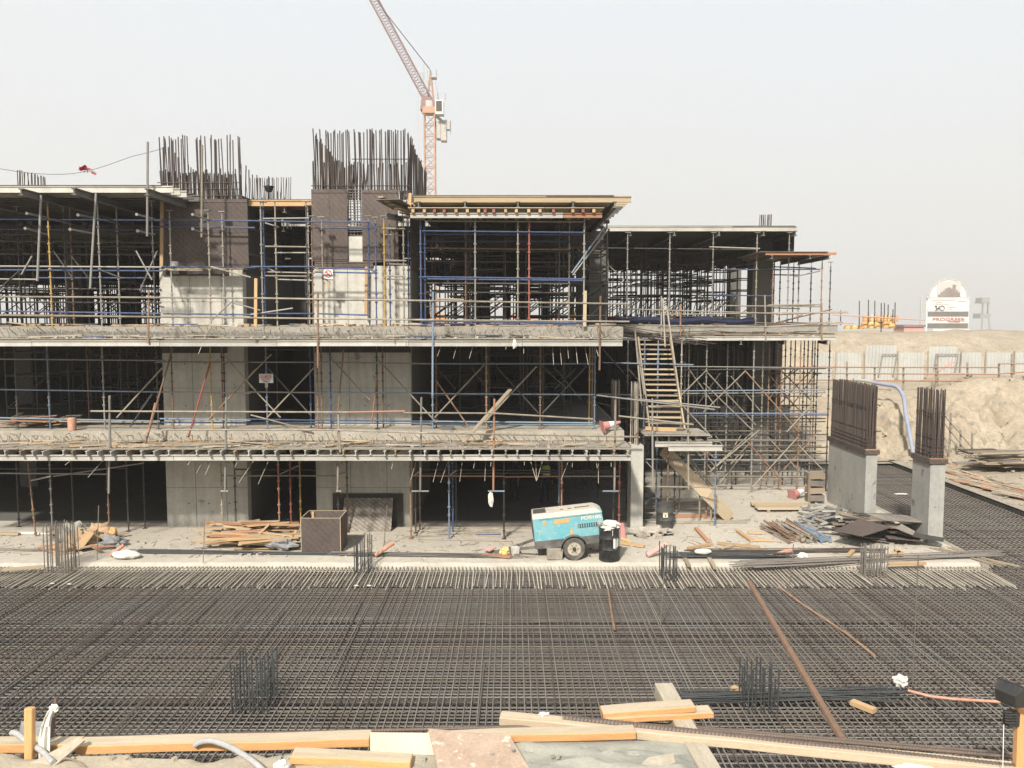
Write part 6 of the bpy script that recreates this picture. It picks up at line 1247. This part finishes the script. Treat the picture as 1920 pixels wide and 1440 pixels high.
def stroke(pts): 
    for i in range(len(pts)-1):
        (p0,q0),(p1,q1)=pts[i],pts[i+1]; A=px(p0,q0); B=px(p1,q1); m.beam((A[0],YG-.07,A[1]),(B[0],YG-.07,B[1]),.055,.02,up=Vector((0,1,0)))
stroke([(1751,574),(1755,574),(1753,577),(1756,579),(1753,582)]); stroke([(1760,574),(1756.5,580)]); stroke([(1756.5,580),(1758.5,578),(1761.5,580)]); m.build('logo_mark',M_['sign_ink'],t)
st('PROGRESS',.42,'sign_rust',1777,599,1.5,.0); block2('underline',(px(1778,603)[0],YG-.075,px(1778,603.6)[1]),(px(1800,603)[0],YG-.06,px(1800,602.4)[1]),M_['sign_rust'],t)
for (p0,p1,q) in ((1745,1790,562.2),(1752,1765,566),(1752,1778,569.5),(1793,1810,565),(1776,1792,575.5),(1776,1786,579),(1751,1759,581.8),(1803,1810,598),(1803,1811,602)): block2('text_line',(px(p0,q)[0],YG-.075,px(p0,q+.35)[1]),(px(p1,q)[0],YG-.06,px(p1,q-.35)[1]),M_['sign_pale'],t)
# ---- stacked orange drums, rods, cabin, containers
rp.seed(77)
YO=70.0
for i,(p,q,mt) in enumerate([(1620+13*k+rp.uniform(-1,1),616,'orange_plastic' if k%3==0 else 'yellow_plastic') for k in range(5)]+[(1624+13*k,603,'yellow_plastic' if k%2 else 'orange_plastic') for k in range(5)]+[(1589,617,'yellow_plastic'),(1602,617,'yellow_plastic'),(1614,617,'orange_plastic')]):
    c=P(p,q,YO+rp.uniform(-.2,.2)); m=MB(); r_=.30; h=.56 if i<10 else .3; m.lathe([(0,0),(r_*.9,0),(r_,.06),(r_,h*.45),(r_*.94,h*.5),(r_,h*.55),(r_,h-.06),(r_*.9,h),(0,h)],c,14)
    tag(m.build('barrier_drum',M_[mt],smooth=True),('orange' if 'orange' in mt else 'yellow')+' plastic drum stacked on the far mound beside the project sign' if i<10 else ('orange' if 'orange' in mt else 'yellow')+' flat drum on the ground before the drum stack','drum','stacked plastic drums')
for i,(p,y0,y1) in enumerate(((1576,582,604),(1611,564,606),(1628,562,600),(1640,564,600),(1652,568,617),(1658,568,592),(1665,571,592),(1674,580,592),(1678,567,592))): tag(rod('survey_rod',P(p,y1+6,YO-.6),P(p+.4,y0,YO-.6),.045,M_['drum_grey']),'dark rod standing %s the stacked plastic drums'%('left of' if p<1620 else 'among'),'rod','rods by the plastic drums')
for (p,q) in (((1560,590),(1735,600)),((1560,607),(1600,606))): tag(rod('far_rail',P(*p,YO-1),P(*q,YO-1),.05,M_['pink_plastic']),'faded rail running toward the project sign at %d'%p[1],'rail'); bpy.data.objects[-1] if False else None
for o in [o for o in COL.objects if o.name.startswith('far_rail')]: o['label']='upper faded rail running behind the drums to the project sign' if o.name=='far_rail' else 'lower faded rail before the yellow drums'
a,b=P(1695,621,74),P(1733,609,74); t=T('site_container','faded red container roof behind the sand mound','container',((a.x+b.x)/2,74,a.z)); block2('body',(a.x,74,a.z-1),(b.x,76,b.z-.2),M_['pink_plastic'],t); block2('roof',(a.x-.1,73.9,b.z-.2),(b.x+.1,76.1,b.z),M_['crane_red'],t)
YC=74.0
c0,c1=P(1889,660,YC),P(1990,622,YC); t=T('site_cabin','cream site cabin with white roof and dark window','cabin',(c0.x+2,YC,c0.z))
block2('side_wall',(c0.x,YC,c0.z-2),(c1.x,YC+3,c1.z-.14),M_['cabin_wall'],t); block2('roof',(c0.x-1.0,YC-.25,c1.z-.14),(c1.x+.2,YC+3.2,c1.z),M_['white_paint'],t); block2('end_wall',(P(1873,640,YC).x,YC+.2,c0.z-2),(c0.x-.003,YC+3,c1.z-.142),M_['yellow_pale'],t)
wn=block2('window',(P(1896,640,YC).x,YC-.03,P(1896,648,YC).z),(P(1903,640,YC).x,YC-.002,P(1896,633,YC).z),M_['glass_dark'],t); rod('lamp_arm',P(1903,640,YC-.1),P(1908,638,YC-.4),.03,M_['dark_metal'],t)
# far tower in the haze
YT=430.0
t=T('water_tower','faint two-stage tower far off in the haze beside the project sign','tower',P(1845,626,YT))
def ft(n,x0,x1,y0,y1,d=6):
    x0+=10; x1+=12; a,b=P(x0,y1,YT),P(x1,y0,YT)
    return block2(n,(a.x,YT,a.z),(b.x,YT+d,b.z),M_['tower_far'],t)
ft('top_tank',1831,1844,558,567); ft('top_tank',1831,1845,566,568.5,7); ft('deck',1828,1846,588,597,7)
for x in (1832,1842): ft('upper_leg',x,x+1.4,567,589,1); 
for (x,x2) in ((1831,1828),(1843,1846)): rod('lower_leg',P(x+11,597,YT),P(x2+11,632,YT),.4,M_['tower_far'],t)
# things beyond the building, seen through the top floor
rp.seed(41)
for i in range(16):
    x=-16+i*1.75+rp.uniform(-.3,.3) if i<15 else 12; y=60+rp.uniform(-2,3); mt=rp.choice(['orange_plastic','orange_plastic','yellow_plastic','pink_plastic','white_paint']); h=rp.uniform(.7,1.2); w_=rp.uniform(.9,1.6)
    m=MB(); z=6.05; m.prism([(x-w_/2-.1,z),(x+w_/2+.1,z),(x+w_/2,z+h*.35),(x+w_/2-.06,z+h),(x-w_/2+.06,z+h),(x-w_/2,z+h*.35)],1,y,y+.5)
    tag(m.build('site_barrier',M_[mt]),'%s barrier seen through the top floor beyond the building'%{'orange_plastic':'orange','yellow_plastic':'yellow','pink_plastic':'faded pink','white_paint':'white'}[mt],'barrier','barriers beyond the building')
# ================================================================ tower crane
YK=120.0
def K(px_,py_): return P(px_,py_,YK)
t=T('tower_crane','orange luffing tower crane with raised lattice jib behind the building','crane',(K(805,600).x,YK,0))
x0,x1=K(795.5,300).x,K(815,300).x; wm=x1-x0; zt=K(805,212).z
m=MB()
for x in (x0,x1):
    for y in (YK,YK+wm): m.beam((x,y,-1.5),(x,y,zt),.17,.17)
z=-1.5; i=0
while z<zt-1:
    for (p,q) in (((x0,YK),(x1,YK)),((x1,YK),(x1,YK+wm)),((x1,YK+wm),(x0,YK+wm)),((x0,YK+wm),(x0,YK))):
        m.bar((*p,z),(*q,z),.05,4); m.bar((*(p if i%2 else q),z),(*(q if i%2 else p),z+1.5),.05,4)
    z+=1.5; i+=1
m.build('mast',M_['crane_orange'],t)
m=MB()
for k in range(0,24): m.bar((x0+.55,YK+.9,k*1.5),(x0+1.0,YK+.9,k*1.5),.03,4)
m.build('ladder',M_['crane_grey'],t)
xc=(x0+x1)/2; yc=YK+wm/2
m=MB(); m.prism([(x0-.25,zt),(x1+.25,zt),(x1+.1,zt+.9),(x0-.1,zt+.9)],1,YK-.2,YK+wm+.2); m.build('slewing_collar',M_['crane_orange'],t)
m=MB(); m.box((xc,yc,zt+1.3),(wm*.95,wm*.95,.8)); m.bar((xc,yc,zt+.85),(xc,yc,zt+1.75),.95,16); m.build('slewing_ring',M_['crane_grey'],t)
m=MB(); m.prism([(K(786,0).x-.6+.6,K(800,205).z),(K(817,0).x,K(800,205).z),(K(815,0).x,K(800,190).z),(K(790,0).x,K(800,176).z)],1,yc-.8,yc+.8); m.build('turntable_frame',M_['crane_red'],t)
# jib
def lattice(name,p,q,w_,h_,mt,n):
    m=MB(); p=Vector(p); q=Vector(q); d=(q-p); side=Vector((0,1,0)); up=d.normalized().cross(side).normalized()
    if up.z<0: up=-up
    A=[p-side*w_/2,p+side*w_/2]; top=up*h_
    for s in (-1,1): m.bar(p+side*s*w_/2,q+side*s*w_/2,.10,5)
    for s in (-.5,.5): m.bar(p+top+side*s*w_,q+top+side*s*w_,.10,5)
    for i in range(n):
        a=p+d*(i/n); b=p+d*((i+1)/n); c=(a+b)/2
        for s in (-1,1): m.bar(a+side*s*w_/2,c+top+side*s*w_/2,.045,4); m.bar(c+top+side*s*w_/2,b+side*s*w_/2,.045,4)
        m.bar(a-side*w_/2,a+side*w_/2,.045,4); m.bar(c+top-side*w_/2,c+top+side*w_/2,.045,4); m.bar(a-side*w_/2,b+side*w_/2,.04,4)
    return m.build(name,M_[mt],t)
J0,J1=K(803,203),K(655,-72)
J0.y=J1.y=yc
jb_=lattice('jib',J0,J1,1.2,1.1,'crane_red',26)
# walkway and A-frame
m=MB()
for s in (-.5,.5): m.bar(K(813,196)+Vector((0,s+.9,0)),K(806,131)+Vector((0,s+.9,0)),.10,5); m.bar(K(800,186)+Vector((0,s+.9,0)),K(806,131)+Vector((0,s+.9,0)),.08,5)
for f in (.2,.4,.6,.8):
    a=K(813,196).lerp(K(806,131),f); b=K(800,186).lerp(K(806,131),f); m.bar(a+Vector((0,.9,0)),b+Vector((0,.9,0)),.05,4)
m.build('a_frame',M_['crane_orange'],t)
m=MB(); m.box(K(812,143)+Vector((0,.9,0)),(.8,1.4,.12))
for x in (-.4,.4):
    for z_ in (0,.5,1.0): m.bar(K(812,143)+Vector((x,.2,z_)),K(812,143)+Vector((x,1.6,z_)),.03,4)
    for y_ in (.2,1.6): m.bar(K(812,143)+Vector((x,y_,0)),K(812,143)+Vector((x,y_,1.0)),.03,4)
m.build('service_platform',M_['crane_grey'],t)
m=MB()
for q in ((795,117,795,150),(801,122,801,155),(785,137,785,152),(793,137,793,152)): m.bar(K(q[0],q[1]),K(q[2],q[3]),.04,4)
m.bar(K(785,137),K(793,137),.04,4); m.bar(K(795,117),K(801,122),.04,4); m.build('handrails',M_['crane_grey'],t)
rod('pendant_line',K(806,130),K(720,20),.06,M_['drum_grey'],t); rod('pendant_line',K(720,20),K(668,-62),.06,M_['drum_grey'],t); rod('hoist_rope',K(784,170),K(784,420),.022,M_['crane_grey'],t); rod('hoist_rope',K(745,100),K(680,-10),.02,M_['crane_grey'],t)
rod('back_stay',K(816,152),K(823,187),.06,M_['crane_grey'],t)
# cab
a,b=K(817,216),K(830,190); cb=block2('cab',(a.x,YK-.8,a.z),(b.x+.15,YK+.9,b.z),M_['white_paint'],t); block2('cab_window',(a.x+.12,YK-.83,a.z+.35),(b.x-.05,YK-.805,b.z-.15),M_['glass_dark'],cb)
m=MB(); 
for x in (K(819,0).x,K(834,0).x):
    for z_ in (.5,1.0): m.bar((x,YK-.6,b.z+z_),(x,YK+1.2,b.z+z_),.03,4)
    m.bar((x,YK-.6,b.z),(x,YK-.6,b.z+1),.03,4)
m.bar((K(819,0).x,YK-.6,b.z+1),(K(834,0).x,YK-.6,b.z+1),.03,4); m.build('cab_rail',M_['crane_grey'],t)
m=MB(); m.beam(K(812,210)+Vector((0,1,0)),K(843,238)+Vector((0,1,0)),.5,.35); m.build('counter_jib',M_['crane_grey'],t)
for (p,q,r_,s_) in ((817,226,826,258),(826,230,837,262)):
    a,b=K(p,s_),K(r_,q); block2('counterweight',(a.x,YK+.4,a.z),(b.x-.05,YK+2.0,b.z),M_['crane_grey'],t)
m=MB(); m.box(K(838,232)+Vector((0,1,0)),(.9,1.2,1.3)); m.build('winch',M_['crane_grey'],t)
m=MB()
for x in (836,843): [m.bar(K(x,224)+Vector((0,y_,0)),K(x,246)+Vector((0,y_,0)),.03,4) for y_ in (.2,1.8)]
m.build('counter_rail',M_['crane_grey'],t)
# ================================================================ rope with rag, lamp, workers
pts=[P(-30+340*k/16,311+16*math.sin(min(1,k/16*1.25)*math.pi)*1.0-(34*max(0,(k/16-.45)/.55)**1.6),24.9) for k in range(17)]
m=MB(); m.path(pts,.008,5); rp_=tag(m.build('rope_line',M_['drum_grey']),'thin rope strung from the first core bars to the picture edge','rope')
m=MB(); rp.seed(3)
for i in range(22):
    c=P(150+i*1.3+rp.uniform(-2,2),312+i*.5+rp.uniform(-3,5),24.9); s=rp.uniform(.03,.10); d1=Vector((rp.uniform(-1,1),rp.uniform(-1,1),rp.uniform(-1,1))).normalized()*s; d2=Vector((rp.uniform(-1,1),rp.uniform(-1,1),rp.uniform(-1,1))).normalized()*s
    m.add([c-d1,c+d2,c+d1,c-d2],[(0,1,2,3)],i%4==0 and 1 or 0)
rg=m.build('warning_rag',[M_['red_cloth'],M_['white_cloth']]); tag(rg,'tangled red and white warning tape hanging on the rope','tape'); rg.modifiers.new('thick','SOLIDIFY').thickness=.004
c=P(504,352,30); t=T('bowl_lamp','dark bowl-shaped flood lamp on the roof between the cores','lamp',c); m=MB(); m.lathe([(.02,-.16),(.10,-.14),(.17,0),(.19,.05),(.0,.03)],c,14); m.build('bowl',M_['lamp_black'],t,True); rod('stem',c+Vector((0,0,.03)),c+Vector((0,0,.4)),.02,M_['lamp_black'],t); rod('foot',c+Vector((0,0,-.5)),c+Vector((0,0,-.14)),.03,M_['lamp_black'],t)
def person(label,x,y,face,vest,arm):
    J={'pel':(0,0,.95,.14,.11),'wa':(0,0,1.10,.135,.10),'ch':(0,.0,1.32,.165,.115),'nk':(0,.0,1.48,.06,.06),'hd':(0,-.02,1.60,.095,.105),'ht':(0,-.01,1.70,.075,.085),
       'hl':(-.10,0,.88,.09,.09),'kl':(-.12,-.02,.50,.065,.065),'al':(-.12,.02,.10,.045,.05),'tl':(-.13,-.15,.045,.045,.04),'hr':(.10,0,.88,.09,.09),'kr':(.11,-.05,.50,.065,.065),'ar':(.12,.04,.10,.045,.05),'tr':(.14,-.13,.045,.045,.04),
       'sl':(-.19,0,1.40,.065,.065),'el':(-.26,.02,1.14,.048,.048),'wl':(-.24,-.08 if not arm else -.20,.92 if not arm else 1.12,.035,.035),'nl':(-.23,-.11 if not arm else -.30,.84 if not arm else 1.15,.035,.02),
       'sr':(.19,0,1.40,.065,.065),'er':(.27,.0,1.14,.048,.048),'wr':(.24,-.12,.92,.035,.035),'nr':(.22,-.15,.84,.035,.02)}
    E=[('pel','wa'),('wa','ch'),('ch','nk'),('nk','hd'),('hd','ht'),('pel','hl'),('hl','kl'),('kl','al'),('al','tl'),('pel','hr'),('hr','kr'),('kr','ar'),('ar','tr'),('ch','sl'),('sl','el'),('el','wl'),('wl','nl'),('ch','sr'),('sr','er'),('er','wr'),('wr','nr')]
    for s,nn in ((-1,'nl'),(1,'nr')):                 # fingers and thumb
        b=Vector(J[nn][:3])
        for k in range(4): nm='f%s%d'%(nn,k); J[nm]=(b.x+(k-1.5)*.018,b.y-.02,b.z-.075+abs(k-1.5)*.012,.009,.009); E.append((nn,nm))
        nm='t'+nn; J[nm]=(b.x-s*.045,b.y-.03,b.z-.015,.010,.010); E.append((nn,nm))
    ks=list(J); me=bpy.data.meshes.new('person'); me.from_pydata([J[k][:3] for k in ks],[(ks.index(a),ks.index(b)) for a,b in E],[])
    M=Matrix.Translation((x,y,0)) @ Matrix.Rotation(face,4,'Z'); o=bpy.data.objects.new('person',me); place(o,M); o.modifiers.new('skin','SKIN'); 
    for i,k in enumerate(ks): sv=me.skin_vertices[0].data[i]; sv.radius=J[k][3:5]; sv.use_root=(k=='pel')
    su=o.modifiers.new('sub','SUBSURF'); su.levels=su.render_levels=1; bpy.context.view_layer.update()
    me2=bpy.data.meshes.new_from_object(o.evaluated_get(bpy.context.evaluated_depsgraph_get())); o.modifiers.clear(); o.data=me2
    me2.materials.clear(); [me2.materials.append(M_[q]) for q in ('navy_cloth','skin','dark_metal')]
    for p in me2.polygons:
        c=p.center; p.material_index=1 if c.z>1.50 or (abs(c.x)>.15 and c.z<.93 and c.z>.6) else (2 if c.z<.09 else 0); p.use_smooth=True
    tag(o,label,'person')
    m=MB(); m.lathe([(.135,0),(.12,.05),(.10,.10),(.05,.135),(0,.14)],(0,-.02,1.64),16); m.box((0,-.13,1.645),(.16,.10,.012)); m.build('helmet',M_['white_paint' if vest else 'yellow_plastic'],o,True,M)
    m=MB(); m.box((0,-.118,1.575),(.028,.03,.045)); m.build('nose',M_['skin'],o,False,M)
    m=MB(); [m.box((s*.035,-.116,1.605),(.024,.01,.012)) for s in (-1,1)]; m.box((0,-.116,1.535),(.045,.008,.01)); m.build('face_features',M_['sign_ink'],o,False,M)
    if vest:
        m=MB(); m.lathe([(.185,1.02),(.175,1.15),(.19,1.32),(.15,1.44)],(0,0,0),18); [m.v.__setitem__(i,(v[0],v[1]*.78,v[2])) for i,v in enumerate(m.v)]; m.build('vest',M_['vest_yellow'],o,True,M)
        m=MB(); m.lathe([(.1905,1.10),(.1895,1.15)],(0,0,0),18); [m.v.__setitem__(i,(v[0],v[1]*.79,v[2])) for i,v in enumerate(m.v)]; m.build('reflective_band',M_['white_paint'],o,True,M)
    return o
g=G(1022,945,0); person('worker in yellow safety vest and navy trousers inside the ground floor bay',g.x,g.y,.3,True,True); g=G(965,941,0); person('worker in dark navy overalls in the shade of the ground floor bay',g.x,g.y,-.5,False,False)
# ================================================================ haze
m=MB(); m.box((0,215,43),(640,640,91.4)); hz=m.build('haze',bpy.data.materials.new('haze_air')); hz['kind']='stuff'
hm=bpy.data.materials['haze_air']; hm.use_nodes=True; hn=hm.node_tree.nodes; hn.clear(); ho=hn.new('ShaderNodeOutputMaterial'); hv=hn.new('ShaderNodeVolumePrincipled'); hv.inputs['Color'].default_value=(.90,.87,.82,1); hv.inputs['Density'].default_value=HAZE; hv.inputs['Anisotropy'].default_value=.2; hm.node_tree.links.new(hv.outputs[0],ho.inputs['Volume'])
